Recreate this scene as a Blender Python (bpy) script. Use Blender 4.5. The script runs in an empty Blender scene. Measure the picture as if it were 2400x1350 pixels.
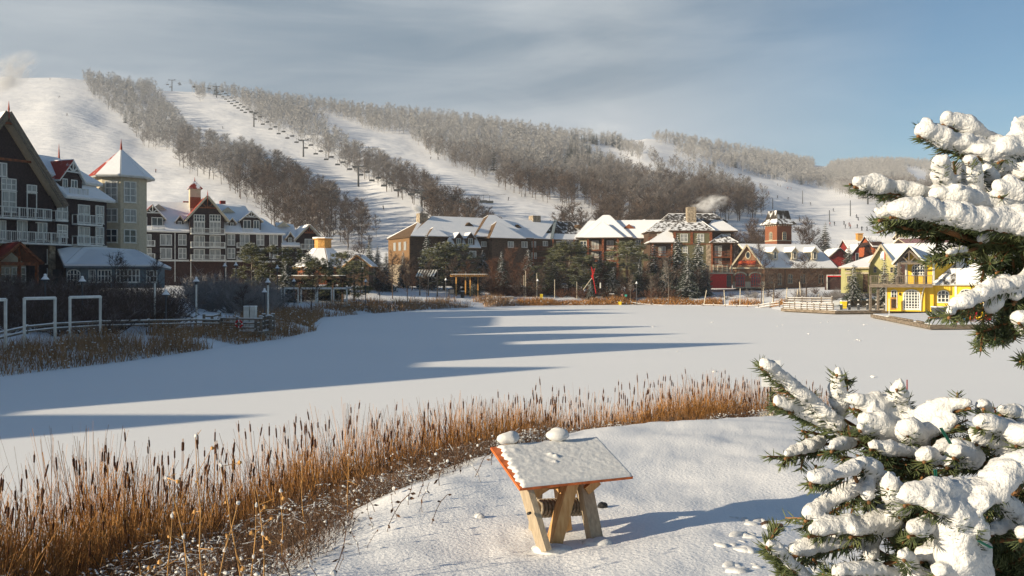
import bpy, bmesh, math, random
import numpy as np
from mathutils import Vector, Matrix
R = math.radians
random.seed(7)
rng = np.random.default_rng(11)
SC = bpy.context.scene
COL = SC.collection
# ---------------------------------------------------------------- camera
HC = 5.0          # eye height above the pond
FP = 2078.0       # focal length in px of a 2400 px wide picture
CX, HZ = 1200.0, 660.0
cam = bpy.data.cameras.new('camera')
cam.sensor_width = 36.0
cam.lens = FP / 2400 * 36
cam.shift_y = -15 / 2400
cam.clip_start = 0.1
cam.clip_end = 9000
camo = bpy.data.objects.new('camera', cam)
COL.objects.link(camo)
camo.location = (0, 0, HC)
camo.rotation_euler = (R(90), 0, 0)
SC.camera = camo
# ---------------------------------------------------------------- light
SUN_EL, SUN_DX, SUN_DY = R(16.2), 0.91, 0.414     # the light travels towards +x and a little away from the eye
sd = bpy.data.lights.new('sun', 'SUN')
sd.energy = 5.0
sd.angle = R(0.5)
sd.color = (1.0, 0.85, 0.62)
so = bpy.data.objects.new('sun', sd)
COL.objects.link(so)
dv = Vector((SUN_DX * math.cos(SUN_EL), SUN_DY * math.cos(SUN_EL), -math.sin(SUN_EL)))
so.rotation_euler = dv.to_track_quat('-Z', 'Y').to_euler()
W = bpy.data.worlds.new('World')
SC.world = W
W.use_nodes = True
nt = W.node_tree
nt.nodes.clear()
N = nt.nodes.new
L = nt.links.new
out = N('ShaderNodeOutputWorld')
bg = N('ShaderNodeBackground')
bg.inputs[1].default_value = 0.086
sky = N('ShaderNodeTexSky')
sky.sky_type = 'NISHITA'
sky.sun_disc = False
sky.sun_elevation = SUN_EL
sky.sun_rotation = math.atan2(-SUN_DX, -SUN_DY) % (2 * math.pi)
sky.air_density = 1.0
sky.dust_density = 0.2
sky.ozone_density = 3.0
tc = N('ShaderNodeTexCoord')
def world_noise(scale, rot, stretch, detail, dist=0.0):
    mp = N('ShaderNodeMapping')
    mp.inputs['Rotation'].default_value = rot
    mp.inputs['Scale'].default_value = stretch
    L(tc.outputs['Generated'], mp.inputs[0])
    n = N('ShaderNodeTexNoise')
    n.inputs['Scale'].default_value = scale
    n.inputs['Detail'].default_value = detail
    n.inputs['Roughness'].default_value = 0.55
    n.inputs['Distortion'].default_value = dist
    L(mp.outputs[0], n.inputs[0])
    return n.outputs[0]
def ramp(sock, p0, p1, c0=(0, 0, 0, 1), c1=(1, 1, 1, 1), mode='EASE'):
    r = N('ShaderNodeValToRGB')
    r.color_ramp.interpolation = mode
    r.color_ramp.elements[0].position = p0
    r.color_ramp.elements[1].position = p1
    r.color_ramp.elements[0].color = c0
    r.color_ramp.elements[1].color = c1
    L(sock, r.inputs[0])
    return r.outputs[0]
def math_(op, a, b):
    m = N('ShaderNodeMath')
    m.operation = op
    m.use_clamp = op != 'MULTIPLY_ADD'
    for i, x in enumerate((a, b)):
        if hasattr(x, 'links'):
            L(x, m.inputs[i])
        else:
            m.inputs[i].default_value = x
    return m.outputs[0]
n1 = world_noise(1.9, (0.0, R(-24), R(10)), (0.75, 1.0, 3.4), 5, 0.5)     # broad slanting bands of thin cloud
n2 = world_noise(5.0, (0.0, R(-28), R(4)), (0.7, 1.0, 4.0), 6, 0.6)       # fine wisps
n3 = world_noise(1.1, (0.4, 0.2, 1.0), (1, 1, 1.5), 2)
sx = N('ShaderNodeSeparateXYZ')
L(tc.outputs['Generated'], sx.inputs[0])
mr = N('ShaderNodeMapRange')                 # clear sky opens towards the right
L(sx.outputs['X'], mr.inputs[0])
for i, vv in enumerate((0.12, 0.42, 0.0, 1.0)):
    mr.inputs[1 + i].default_value = vv
clear = math_('MULTIPLY', mr.outputs[0], 0.95)
mz = N('ShaderNodeMapRange')                 # and overhead
L(sx.outputs['Z'], mz.inputs[0])
for i, vv in enumerate((0.38, 0.62, 1.0, 0.0)):
    mz.inputs[1 + i].default_value = vv
cover = math_('SUBTRACT', ramp(n3, 0.0, 0.42), clear)
cover = math_('MAXIMUM', cover, math_('MULTIPLY', ramp(n1, 0.5, 0.75), 0.25))
cover = math_('MULTIPLY', cover, mz.outputs[0])
tone = math_('ADD', math_('MULTIPLY', ramp(n1, 0.28, 0.70), 0.72), math_('MULTIPLY', ramp(n2, 0.38, 0.75), 0.30))
cc = N('ShaderNodeMix')
cc.data_type = 'RGBA'
L(tone, cc.inputs[0])
cc.inputs[6].default_value = (1.18, 1.75, 2.32, 1)
cc.inputs[7].default_value = (3.9, 4.2, 4.45, 1)
mx = N('ShaderNodeMix')
mx.data_type = 'RGBA'
L(cover, mx.inputs[0])
tn = N('ShaderNodeMix')
tn.data_type = 'RGBA'
tn.blend_type = 'MULTIPLY'
tn.inputs[0].default_value = 1.0
L(sky.outputs[0], tn.inputs[6])
tn.inputs[7].default_value = (0.45, 0.63, 0.67, 1)
L(tn.outputs[2], mx.inputs[6])
L(cc.outputs[2], mx.inputs[7])
L(mx.outputs[2], bg.inputs[0])
L(bg.outputs[0], out.inputs[0])
SC.view_settings.view_transform = 'Standard'
SC.view_settings.look = 'None'
SC.view_settings.exposure = 0.74
SC.view_settings.gamma = 1.0
SC.view_settings.use_curve_mapping = False
SC.render.engine = 'CYCLES'
SC.cycles.max_bounces = 6
SC.cycles.volume_bounces = 1

# ---------------------------------------------------------------- materials
MATS = {}
def mat(name, col, rough=0.8, var=0.12, scale=3.0, bump=0.0, bscale=20.0, col2=None, stretch=None, spec=0.3, lo=0.35, hi=0.65, metal=0.0, alpha_snow=None, gen='Object'):
    if name in MATS:
        return MATS[name]
    m = bpy.data.materials.new(name)
    m.use_nodes = True
    t = m.node_tree
    b = t.nodes['Principled BSDF']
    b.inputs['Roughness'].default_value = rough
    b.inputs['Specular IOR Level'].default_value = spec
    b.inputs['Metallic'].default_value = metal
    tcn = t.nodes.new('ShaderNodeTexCoord')
    src = tcn.outputs[gen]
    if stretch:
        mp = t.nodes.new('ShaderNodeMapping')
        mp.inputs['Scale'].default_value = stretch
        t.links.new(src, mp.inputs[0])
        src = mp.outputs[0]
    n = t.nodes.new('ShaderNodeTexNoise')
    n.inputs['Scale'].default_value = scale
    n.inputs['Detail'].default_value = 5
    t.links.new(src, n.inputs[0])
    r = t.nodes.new('ShaderNodeValToRGB')
    c2 = col2 if col2 else tuple(min(1, c * (1 + 2 * var)) for c in col)
    c1 = col if col2 else tuple(c * (1 - 2 * var) for c in col)
    r.color_ramp.elements[0].position = lo
    r.color_ramp.elements[1].position = hi
    r.color_ramp.elements[0].color = (*c1, 1)
    r.color_ramp.elements[1].color = (*c2, 1)
    t.links.new(n.outputs[0], r.inputs[0])
    t.links.new(r.outputs[0], b.inputs['Base Color'])
    if bump:
        n2 = t.nodes.new('ShaderNodeTexNoise')
        n2.inputs['Scale'].default_value = bscale
        n2.inputs['Detail'].default_value = 6
        t.links.new(src, n2.inputs[0])
        bp = t.nodes.new('ShaderNodeBump')
        bp.inputs['Strength'].default_value = 1.0
        bp.inputs['Distance'].default_value = bump
        t.links.new(n2.outputs[0], bp.inputs['Height'])
        t.links.new(bp.outputs[0], b.inputs['Normal'])
    MATS[name] = m
    return m
SNOW = (0.80, 0.81, 0.83)
M_snow = mat('roof snow', (0.78, 0.79, 0.81), 0.7, col2=(0.83, 0.83, 0.84), scale=0.6, bump=0.03, bscale=3, gen='Object')
M_ground = mat('ground snow', (0.76, 0.77, 0.79), 0.7, col2=(0.82, 0.82, 0.83), scale=0.9, bump=0.010, bscale=30)
M_hill = mat('piste snow', (0.72, 0.73, 0.76), 0.7, col2=(0.83, 0.83, 0.84), scale=0.03, bump=0.9, bscale=0.16, stretch=(0.6, 1.0, 1.0))
M_pond = mat('pond snow', (0.86, 0.865, 0.87), 0.65, col2=(0.885, 0.885, 0.885), scale=0.05, bump=0.008, bscale=22)
M_nearsnow = mat('fresh snow', (0.60, 0.60, 0.60), 0.8, col2=(0.71, 0.71, 0.70), scale=30, bump=0.0035, bscale=210, spec=0.1)
M_dark = mat('dark brown shingle', (0.030, 0.019, 0.020), 0.8, var=0.2, scale=5)
M_white = mat('white trim', (0.62, 0.62, 0.58), 0.6, var=0.05)
M_dkbase = mat('dark base brick', (0.045, 0.022, 0.018), 0.85, var=0.25, scale=5)
M_cream = mat('cream render', (0.46, 0.40, 0.29), 0.8, var=0.05)
M_glass = mat('window glass', (0.035, 0.045, 0.055), 0.12, var=0.3, scale=0.6, spec=0.6)
M_curt = mat('curtained glass', (0.16, 0.17, 0.17), 0.25, col2=(0.34, 0.34, 0.32), scale=1.2, spec=0.6, stretch=(3, 3, 0.4))
M_red = mat('red roof metal', (0.24, 0.025, 0.015), 0.6, col2=(0.34, 0.05, 0.025), scale=2)
def patchy(name, base, lo, hi, scale, st):
    return mat(name, base, 0.8, col2=(0.78, 0.79, 0.81), lo=lo, hi=hi, scale=scale, stretch=st, bump=0.03, bscale=4)
M_redpatch = patchy('red roof with snow patches', (0.24, 0.025, 0.015), 0.44, 0.56, 0.9, (1, 1, 0.6))
M_redpatch2 = patchy('red roof half clear of snow', (0.26, 0.03, 0.018), 0.53, 0.66, 0.8, (1, 1, 0.6))
M_dkpatch = patchy('dark shingles under melting snow', (0.035, 0.028, 0.022), 0.52, 0.66, 1.1, (1, 1, 0.35))
M_dkpatch2 = patchy('dark shingles with thin snow', (0.06, 0.05, 0.04), 0.42, 0.55, 1.3, (1, 1, 0.35))
M_shing = mat('brown shingles', (0.10, 0.06, 0.03), 0.85, var=0.25, scale=4)
M_lodge = mat('dark stained boards', (0.075, 0.045, 0.028), 0.8, var=0.3, scale=2, stretch=(1, 1, 5))
M_tan = mat('tan boards', (0.17, 0.095, 0.04), 0.8, var=.15, scale=2, stretch=(1, 1, 5))
M_olive = mat('olive siding', (0.115, 0.105, 0.055), 0.8, var=0.12, scale=2, stretch=(1, 1, 5))
M_timber = mat('orange stained timber', (0.17, 0.052, 0.018), 0.6, var=0.25, scale=3)
M_stone = mat('rubble stone', (0.14, 0.11, 0.08), 0.9, col2=(0.40, 0.33, 0.24), scale=2.2, bump=0.05, bscale=4)
M_brick = mat('brown brick', (0.17, 0.085, 0.045), 0.85, col2=(0.30, 0.16, 0.09), scale=6)
M_brick2 = mat('red brown brick', (0.17, 0.055, 0.025), 0.85, col2=(0.26, 0.10, 0.05), scale=6)
M_yellow = mat('yellow siding', (0.70, 0.46, 0.035), 0.7, var=0.08, scale=6, stretch=(4, 4, .2))
M_green = mat('pale green siding', (0.40, 0.38, 0.17), 0.7, var=0.05, scale=6, stretch=(4, 4, .2))
M_brred = mat('bright red paint', (0.55, 0.012, 0.012), 0.5, var=0.08)
M_dkred = mat('barn red', (0.20, 0.02, 0.015), 0.7, var=0.15)
M_wood = mat('grey weathered wood', (0.10, 0.08, 0.065), 0.85, col2=(0.22, 0.18, 0.14), scale=2, stretch=(1, 1, 6), bump=0.01)
M_dock = mat('dock timber', (0.11, 0.085, 0.06), 0.85, col2=(0.26, 0.21, 0.16), scale=1.5, stretch=(1, 1, 6), bump=0.02)
M_black = mat('black painted metal', (0.02, 0.02, 0.022), 0.5)
M_steel = mat('dark grey steel', (0.07, 0.075, 0.085), 0.5)
M_grey = mat('grey blue boards', (0.13, 0.16, 0.18), 0.8, var=0.08)
M_orange = mat('golden timber', (0.50, 0.26, 0.07), 0.6, var=0.15, scale=4)
M_pale = mat('pale debarked wood', (0.50, 0.44, 0.34), 0.8, var=.1)
M_bark = mat('grey bark', (0.10, 0.08, 0.065), 0.9, col2=(0.20, 0.17, 0.14), scale=3, stretch=(3, 3, 1))
M_twig = mat('brown twigs', (0.085, 0.058, 0.045), 0.9, var=0.3, scale=0.4)
M_redtwig = mat('reddish twigs', (0.13, 0.06, 0.035), 0.9, var=0.3, scale=0.4)
M_dktwig = mat('dark purple twigs', (0.075, 0.050, 0.043), 0.9, col2=(0.25, 0.21, 0.20), scale=2.5, lo=.48, hi=.72)
M_frost = mat('frosted twigs', (0.36, 0.35, 0.35), 0.85, col2=(0.52, 0.51, 0.50), scale=0.5)
M_frostsh = mat('frosted shrub twigs', (0.11, 0.10, 0.10), 0.85, col2=(0.34, 0.33, 0.33), scale=0.5)
M_conif = mat('spruce green', (0.038, 0.055, 0.042), 0.8, col2=(0.085, 0.10, 0.07), scale=1.2)
M_pine = mat('pine green', (0.07, 0.085, 0.035), 0.8, col2=(0.17, 0.16, 0.085), scale=0.8)
M_reed = mat('dry reed', (0.20, 0.085, 0.024), 0.8, col2=(0.48, 0.24, 0.07), scale=3.5)
M_reedd = mat('dull reed', (0.19, 0.105, 0.048), 0.85, col2=(0.40, 0.24, 0.12), scale=1.5)
M_head = mat('cattail head', (0.075, 0.03, 0.015), 0.9, var=0.25, scale=20)
M_brush = mat('dead weed stalks', (0.06, 0.035, 0.025), 0.9, col2=(0.15, 0.085, 0.045), scale=2)
M_needle = mat('spruce needle', (0.045, 0.070, 0.030), 0.5, col2=(0.13, 0.15, 0.06), scale=14)
M_bud = mat('twig bark and buds', (0.17, 0.085, 0.035), 0.8, var=0.25, scale=60)
M_stand = mat('sawn timber', (0.42, 0.22, 0.08), 0.6, col2=(0.55, 0.34, 0.15), scale=6, stretch=(6, 6, 1), bump=0.002, bscale=20)
M_standg = mat('greyed timber', (0.30, 0.24, 0.17), 0.7, col2=(0.42, 0.34, 0.24), scale=6, stretch=(8, 8, 1), bump=0.002, bscale=20)
M_panel = mat('rust orange panel', (0.55, 0.13, 0.03), 0.5, var=0.15, scale=12)
M_rope = mat('old rope', (0.20, 0.16, 0.11), 0.9, col2=(0.36, 0.30, 0.23), scale=40, bump=0.003, bscale=90)
# wood on the hill: brown low down, rimed white higher up
def forest_mat(name, brown, frost, z0, z1):
    m = bpy.data.materials.new(name)
    m.use_nodes = True
    t = m.node_tree
    b = t.nodes['Principled BSDF']
    b.inputs['Roughness'].default_value = 0.9
    g = t.nodes.new('ShaderNodeNewGeometry')
    s = t.nodes.new('ShaderNodeSeparateXYZ')
    t.links.new(g.outputs['Position'], s.inputs[0])
    n = t.nodes.new('ShaderNodeTexNoise')
    n.inputs['Scale'].default_value = 0.02
    n.inputs['Detail'].default_value = 4
    t.links.new(g.outputs['Position'], n.inputs['Vector'])
    a = t.nodes.new('ShaderNodeMath')
    a.operation = 'MULTIPLY_ADD'
    t.links.new(n.outputs[0], a.inputs[0])
    a.inputs[1].default_value = 150.0
    t.links.new(s.outputs['Z'], a.inputs[2])
    mr = t.nodes.new('ShaderNodeMapRange')
    mr.inputs[1].default_value = z0 + 75
    mr.inputs[2].default_value = z1 + 75
    t.links.new(a.outputs[0], mr.inputs[0])
    n2 = t.nodes.new('ShaderNodeTexNoise')
    n2.inputs['Scale'].default_value = 0.12
    t.links.new(g.outputs['Position'], n2.inputs['Vector'])
    cr = t.nodes.new('ShaderNodeValToRGB')
    cr.color_ramp.elements[0].position = 0.35
    cr.color_ramp.elements[1].position = 0.65
    cr.color_ramp.elements[0].color = (*[c * 0.65 for c in brown], 1)
    cr.color_ramp.elements[1].color = (*[c * 1.4 for c in brown], 1)
    t.links.new(n2.outputs[0], cr.inputs[0])
    mx = t.nodes.new('ShaderNodeMix')
    mx.data_type = 'RGBA'
    t.links.new(mr.outputs[0], mx.inputs[0])
    t.links.new(cr.outputs[0], mx.inputs[6])
    mx.inputs[7].default_value = (*frost, 1)
    t.links.new(mx.outputs[2], b.inputs['Base Color'])
    return m
M_forest = forest_mat('wood on the slope', (0.066, 0.045, 0.033), (0.32, 0.315, 0.315), 50, 130)
M_fcon = forest_mat('conifers on the slope', (0.035, 0.045, 0.035), (0.20, 0.22, 0.23), 60, 200)

# ---------------------------------------------------------------- helpers
def px(u, v, Y):
    return Vector(((u - CX) / FP * Y, Y, HC + (HZ - v) / FP * Y))
def tag(o, label=None, cat=None, group=None, kind=None):
    for k, x in (('label', label), ('category', cat), ('group', group), ('kind', kind)):
        if x:
            o[k] = x
    return o
def empty(name, loc, label=None, cat=None, group=None, rz=0):
    o = bpy.data.objects.new(name, None)
    COL.objects.link(o)
    o.location = loc
    o.rotation_euler = (0, 0, rz)
    o.empty_display_size = 0.3
    return tag(o, label, cat, group)
def link(name, me, parent=None, loc=(0, 0, 0)):
    o = bpy.data.objects.new(name, me)
    COL.objects.link(o)
    o.location = loc
    if parent:
        o.parent = parent
    return o
class MB:
    """mesh builder; coordinates are world ones, build() makes them local to the parent"""
    def __init__(s):
        s.v, s.f, s.m = [], [], []
    def face(s, pts, mi=0):
        b = len(s.v)
        s.v += [tuple(p) for p in pts]
        s.f.append(tuple(range(b, b + len(pts))))
        s.m.append(mi)
    def slab(s, pts, th, mi=0, mi2=None):
        """polygon thickened downwards along its normal"""
        P = [Vector(p) for p in pts]
        n = Vector((0, 0, 0))
        for i in range(len(P)):
            n += (P[i] - P[0]).cross(P[(i + 1) % len(P)] - P[0])
        n.normalize()
        if n.z < 0:
            P.reverse()
            n = -n
        Q = [p - n * th for p in P]
        b = len(s.v)
        k = len(P)
        s.v += [tuple(p) for p in P] + [tuple(q) for q in Q]
        s.f.append(tuple(range(b, b + k)))
        s.m.append(mi)
        s.f.append(tuple(range(b + 2 * k - 1, b + k - 1, -1)))
        s.m.append(mi if mi2 is None else mi2)
        for i in range(k):
            j = (i + 1) % k
            s.f.append((b + j, b + i, b + k + i, b + k + j))
            s.m.append(mi if mi2 is None else mi2)
    def box8(s, a, mi=0):
        """a: 8 points, bottom four then top four in the same order"""
        b = len(s.v)
        s.v += [tuple(p) for p in a]
        for f in ((3, 2, 1, 0), (4, 5, 6, 7), (0, 1, 5, 4), (1, 2, 6, 5), (2, 3, 7, 6), (3, 0, 4, 7)):
            s.f.append(tuple(b + i for i in f))
            s.m.append(mi)
    def box(s, c, d, mi=0, rz=0.0):
        x, y, z = d[0] / 2, d[1] / 2, d[2] / 2
        ca, sa = math.cos(rz), math.sin(rz)
        pts = []
        for dz in (-z, z):
            for dx, dy in ((-x, -y), (x, -y), (x, y), (-x, y)):
                pts.append((c[0] + dx * ca - dy * sa, c[1] + dx * sa + dy * ca, c[2] + dz))
        s.box8(pts, mi)
    def tube(s, a, b, r0, r1=None, n=6, mi=0, cap=True):
        a, b = Vector(a), Vector(b)
        r1 = r0 if r1 is None else r1
        ax = (b - a)
        if ax.length < 1e-6:
            return
        ax.normalize()
        e1 = ax.orthogonal().normalized()
        e2 = ax.cross(e1)
        k = len(s.v)
        for p, r in ((a, r0), (b, r1)):
            for i in range(n):
                t = 2 * math.pi * i / n
                s.v.append(tuple(p + (e1 * math.cos(t) + e2 * math.sin(t)) * r))
        for i in range(n):
            j = (i + 1) % n
            s.f.append((k + i, k + j, k + n + j, k + n + i))
            s.m.append(mi)
        if cap:
            s.f.append(tuple(range(k + n - 1, k - 1, -1)))
            s.f.append(tuple(range(k + n, k + 2 * n)))
            s.m += [mi, mi]
    def bar(s, a, b, w, h, mi=0):
        """rectangular bar from a to b: w sideways, h upwards"""
        a, b = Vector(a), Vector(b)
        ax = (b - a).normalized()
        up = Vector((0, 0, 1))
        if abs(ax.z) > 0.95:
            up = Vector((0, 1, 0))
        sd_ = ax.cross(up).normalized() * (w / 2)
        up = sd_.cross(ax).normalized() * (h / 2)
        s.box8([a - sd_ - up, a + sd_ - up, b + sd_ - up, b - sd_ - up, a - sd_ + up, a + sd_ + up, b + sd_ + up, b - sd_ + up], mi)
    def ball(s, c, r, mi=0, seg=8, rings=5, jit=0.0):
        k = len(s.v)
        rx, ry, rz = (r, r, r) if not hasattr(r, '__len__') else r
        for i in range(rings + 1):
            ph = math.pi * i / rings
            for j in range(seg):
                t = 2 * math.pi * j / seg
                q = 1 + random.uniform(-jit, jit)
                s.v.append((c[0] + rx * q * math.sin(ph) * math.cos(t), c[1] + ry * q * math.sin(ph) * math.sin(t), c[2] + rz * q * math.cos(ph)))
        for i in range(rings):
            for j in range(seg):
                j2 = (j + 1) % seg
                s.f.append((k + i * seg + j, k + (i + 1) * seg + j, k + (i + 1) * seg + j2, k + i * seg + j2))
                s.m.append(mi)
    def build(s, name, mats, parent=None, smooth=False, loc=None):
        me = bpy.data.meshes.new(name)
        off = Vector(loc) if loc is not None else (Vector((0, 0, 0)) if parent is None else WL(parent))
        me.from_pydata([(x[0] - off[0], x[1] - off[1], x[2] - off[2]) for x in s.v], [], s.f)
        if not isinstance(mats, (list, tuple)):
            mats = [mats]
        for m in mats:
            me.materials.append(m)
        if len(mats) > 1:
            me.polygons.foreach_set('material_index', s.m)
        if smooth:
            me.polygons.foreach_set('use_smooth', [True] * len(s.f))
        me.update()
        o = bpy.data.objects.new(name, me)
        COL.objects.link(o)
        if parent:
            o.parent = parent
        elif loc is not None:
            o.location = off
        return o
def WL(o):
    v = Vector((0, 0, 0))
    while o is not None:
        v = v + o.location
        o = o.parent
    return v
def np_mesh(name, V, F, mats, MI=None, smooth=False):
    """V (n,3); F (m,k) all faces of one size"""
    me = bpy.data.meshes.new(name)
    V = np.asarray(V, np.float32)
    F = np.asarray(F, np.int32)
    me.vertices.add(len(V))
    me.vertices.foreach_set('co', V.ravel())
    k = F.shape[1]
    me.loops.add(F.size)
    me.loops.foreach_set('vertex_index', F.ravel())
    me.polygons.add(len(F))
    me.polygons.foreach_set('loop_start', np.arange(0, F.size, k, dtype=np.int32))
    try:
        me.polygons.foreach_set('loop_total', np.full(len(F), k, np.int32))
    except Exception:
        pass
    for m in mats:
        me.materials.append(m)
    if MI is not None:
        me.polygons.foreach_set('material_index', np.asarray(MI, np.int32))
    if smooth:
        me.polygons.foreach_set('use_smooth', np.ones(len(F), bool))
    me.update(calc_edges=True)
    me.validate()
    return me
def copy_tree(o, parent=None):
    c = o.copy()
    COL.objects.link(c)
    c.parent = parent
    for ch in [x for x in o.children]:
        copy_tree(ch, c)
    return c
# ---------------------------------------------------------------- the land
POND = [(-6.6, 5.5), (-7.2, 8.5), (-6.0, 12.5), (-3.2, 16.2), (-0.4, 19.0), (2.6, 22.0), (6.2, 24.6), (9.5, 25.0), (13, 24), (20, 23), (40, 18), (62, 10),
        (85, 30), (85, 90), (85, 132), (66, 141), (54, 148), (47, 158), (50, 172), (54, 181), (44, 190), (27.8, 193), (1.8, 184), (-15, 161), (-27, 124), (-23, 100),
        (-20.3, 90), (-20.7, 77), (-22.6, 66), (-24.3, 56), (-27, 47), (-31, 35), (-33, 15), (-28, 0), (-16, -4), (-8, 0)]
BERM = [(-2.9, 4.4), (-1.9, 5.2), (-1.6, 6.2), (-1.2, 8.5), (-0.29, 12), (1.1, 14.2), (2.6, 15.6), (5, 18), (8, 20), (12, 20.5), (20, 19), (40, 13), (60, 0), (60, -40), (-40, -40), (-40, -20), (-10, -14), (-4, -4)]
def seg_dist(X, Y, poly, closed=True):
    D = np.full(X.shape, 1e9)
    n = len(poly)
    for i in range(n if closed else n - 1):
        ax, ay = poly[i]
        bx, by = poly[(i + 1) % n]
        dx, dy = bx - ax, by - ay
        t = np.clip(((X - ax) * dx + (Y - ay) * dy) / (dx * dx + dy * dy), 0, 1)
        D = np.minimum(D, np.hypot(X - ax - t * dx, Y - ay - t * dy))
    return D
def inside(X, Y, poly):
    c = np.zeros(X.shape, bool)
    n = len(poly)
    for i in range(n):
        ax, ay = poly[i]
        bx, by = poly[(i + 1) % n]
        if ay == by:
            continue
        k = ((ay > Y) != (by > Y)) & (X < (bx - ax) * (Y - ay) / (by - ay) + ax)
        c ^= k
    return c
_tab = np.random.default_rng(5).random((256, 256))
def vnoise(x, y):
    xi, yi = np.floor(x).astype(int), np.floor(y).astype(int)
    fx, fy = x - xi, y - yi
    fx, fy = fx * fx * (3 - 2 * fx), fy * fy * (3 - 2 * fy)
    g = lambda a, b: _tab[a & 255, b & 255]
    return (g(xi, yi) * (1 - fx) + g(xi + 1, yi) * fx) * (1 - fy) + (g(xi, yi + 1) * (1 - fx) + g(xi + 1, yi + 1) * fx) * fy - 0.5
def fbm(x, y, o=4):
    r = 0
    a = 1.0
    for i in range(o):
        r = r + a * vnoise(x * 2 ** i + 17 * i, y * 2 ** i + 31 * i)
        a *= 0.5
    return r
def smooth(a, b, x):
    t = np.clip((x - a) / (b - a), 0, 1)
    return t * t * (3 - 2 * t)
RU = [-900, 0, 150, 330, 420, 560, 700, 850, 1000, 1150, 1300, 1380, 1450, 1520, 1620, 1700, 1800, 1900, 1950, 2050, 2150, 2300, 2500, 3400]
RV = [170, 179, 180, 206, 212, 224, 246, 262, 277, 295, 318, 326, 334, 322, 335, 350, 366, 386, 391, 383, 386, 402, 420, 450]
RY = [900, 950, 960, 1000, 1000, 1000, 1000, 1000, 1000, 1000, 1020, 1050, 1080, 1100, 1150, 1200, 1300, 1450, 1500, 1550, 1550, 1550, 1600, 1700]
YB = 300.0
SU = np.arange(-900, 3401, 10.0)
_k = np.hanning(17)
_k /= _k.sum()
_sm = lambda a, n: np.convolve(np.pad(a, n, 'edge'), np.hanning(2 * n + 1) / np.hanning(2 * n + 1).sum(), 'same')[n:-n]
SV = _sm(np.interp(SU, RU, RV), 6)
SY = _sm(np.interp(SU, RU, RY), 22)
def hgt(X, Y):
    X, Y = np.asarray(X, float), np.asarray(Y, float)
    d = seg_dist(X, Y, POND)
    d = np.where(inside(X, Y, POND), -d, d)
    zb = np.interp(d, [-3, -0.3, 0.3, 2, 6, 12, 30, 60, 120], [-0.7, -0.08, 0.10, 0.5, 1.15, 1.7, 3.0, 4.2, 5.0])
    # the town side of the pond rises faster
    e = seg_dist(X, Y, BERM)
    e = np.where(inside(X, Y, BERM), e, -e)
    pl = np.interp(Y, [-10, 0, 4, 7.7, 12, 15, 18, 21], [3.4, 3.3, 3.05, 2.82, 2.72, 2.62, 2.30, 2.0])
    pl = pl - 0.035 * np.clip(X - 4, 0, 20)
    w = smooth(-4.2, 0.4, e)
    zb = np.where(Y < 45, np.maximum(zb * (1 - w) + pl * w, np.minimum(zb, 1e9)), zb)
    zb = np.where((Y < 45) & (d > 0) & (w > 0.0), np.minimum(zb, np.maximum(pl, 0.4) * w + 0.5 * (1 - w) + 0.02 * d), zb)
    zb = zb + np.where(d > 0.5, 0.10 * fbm(X * 0.6, Y * 0.6, 3) * smooth(0.5, 3, d), 0)
    zb = zb + np.where((Y < 30) & (d > 0.5), 0.028 * fbm(X * 2.2, Y * 2.2, 4), 0)
    zb = zb + (6.0 - zb) * smooth(225, 298, Y)
    u = CX + FP * X / np.maximum(Y, 1)
    v = np.interp(u, SU, SV)
    Yr = np.interp(u, SU, SY)
    zr = HC + (HZ - v) / FP * Yr
    t = (Y - YB) / (Yr - YB)
    tt = np.clip(t, 0, 1)
    f = tt ** 1.06
    zh = 6 + (zr - 6) * f + 7 * np.sin(np.pi * tt) * fbm(u / 260, tt * 3, 3) + 1.2 * np.sin(np.pi * tt) * fbm(X / 25, Y / 25, 3)
    zh = np.where(t > 1, np.maximum(zr - (Y - Yr) * 0.12, 5), zh)
    return np.where((Y > YB), zh, zb)
def gz(x, y):
    return float(hgt(np.array([x]), np.array([y]))[0])
def gpt(u, Y, dz=0.0):
    x = (u - CX) / FP * Y
    return Vector((x, Y, gz(x, Y) + dz))
def ray_hill(u, v, y0=310.0, y1=1500.0):
    """where the sight line through (u, v) meets the slope"""
    Ys = np.linspace(y0, y1, 900)
    Z = hgt((u - CX) / FP * Ys, Ys)
    ray = HC + (HZ - v) / FP * Ys
    k = np.where(Z >= ray)[0]
    i = k[0] if len(k) else 600
    return Vector(((u - CX) / FP * Ys[i], Ys[i], Z[i]))
az = np.concatenate([np.linspace(-180, -48, 34)[:-1], np.linspace(-48, -31, 35)[:-1], np.linspace(-31, 31, 560), np.linspace(31, 48, 35)[1:], np.linspace(48, 180, 34)[1:]])
rr = np.concatenate([np.array([0.02]), np.exp(np.linspace(math.log(0.8), math.log(2000), 430))])
AZ, RR = np.meshgrid(np.radians(az), rr)
GX, GY = RR * np.sin(AZ), RR * np.cos(AZ)
GZ = hgt(GX, GY)
nr, na = GX.shape
V = np.stack([GX.ravel(), GY.ravel(), GZ.ravel()], 1)
idx = np.arange(nr * na).reshape(nr, na)
F = np.stack([idx[:-1, :-1], idx[:-1, 1:], idx[1:, 1:], idx[1:, :-1]], -1).reshape(-1, 4)[:, ::-1]
fy = V[F][:, :, 1].mean(1)
def sub(F_, name, m, kind):
    used, inv = np.unique(F_, return_inverse=True)
    me = np_mesh(name, V[used], inv.reshape(F_.shape), [m], smooth=True)
    return tag(link(name, me), kind=kind)
sub(F[fy <= YB + 5], 'ground', M_ground, 'structure')
sub(F[fy > YB + 5], 'ski_hill', M_hill, 'structure')
pb = MB()
cxm, cym = 10, 90
pb.face([(x + (x - cxm) * 0.012, y + (y - cym) * 0.012 + 0, 0.0) for x, y in POND])
pond = tag(pb.build('frozen_pond', M_pond), kind='structure')
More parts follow.
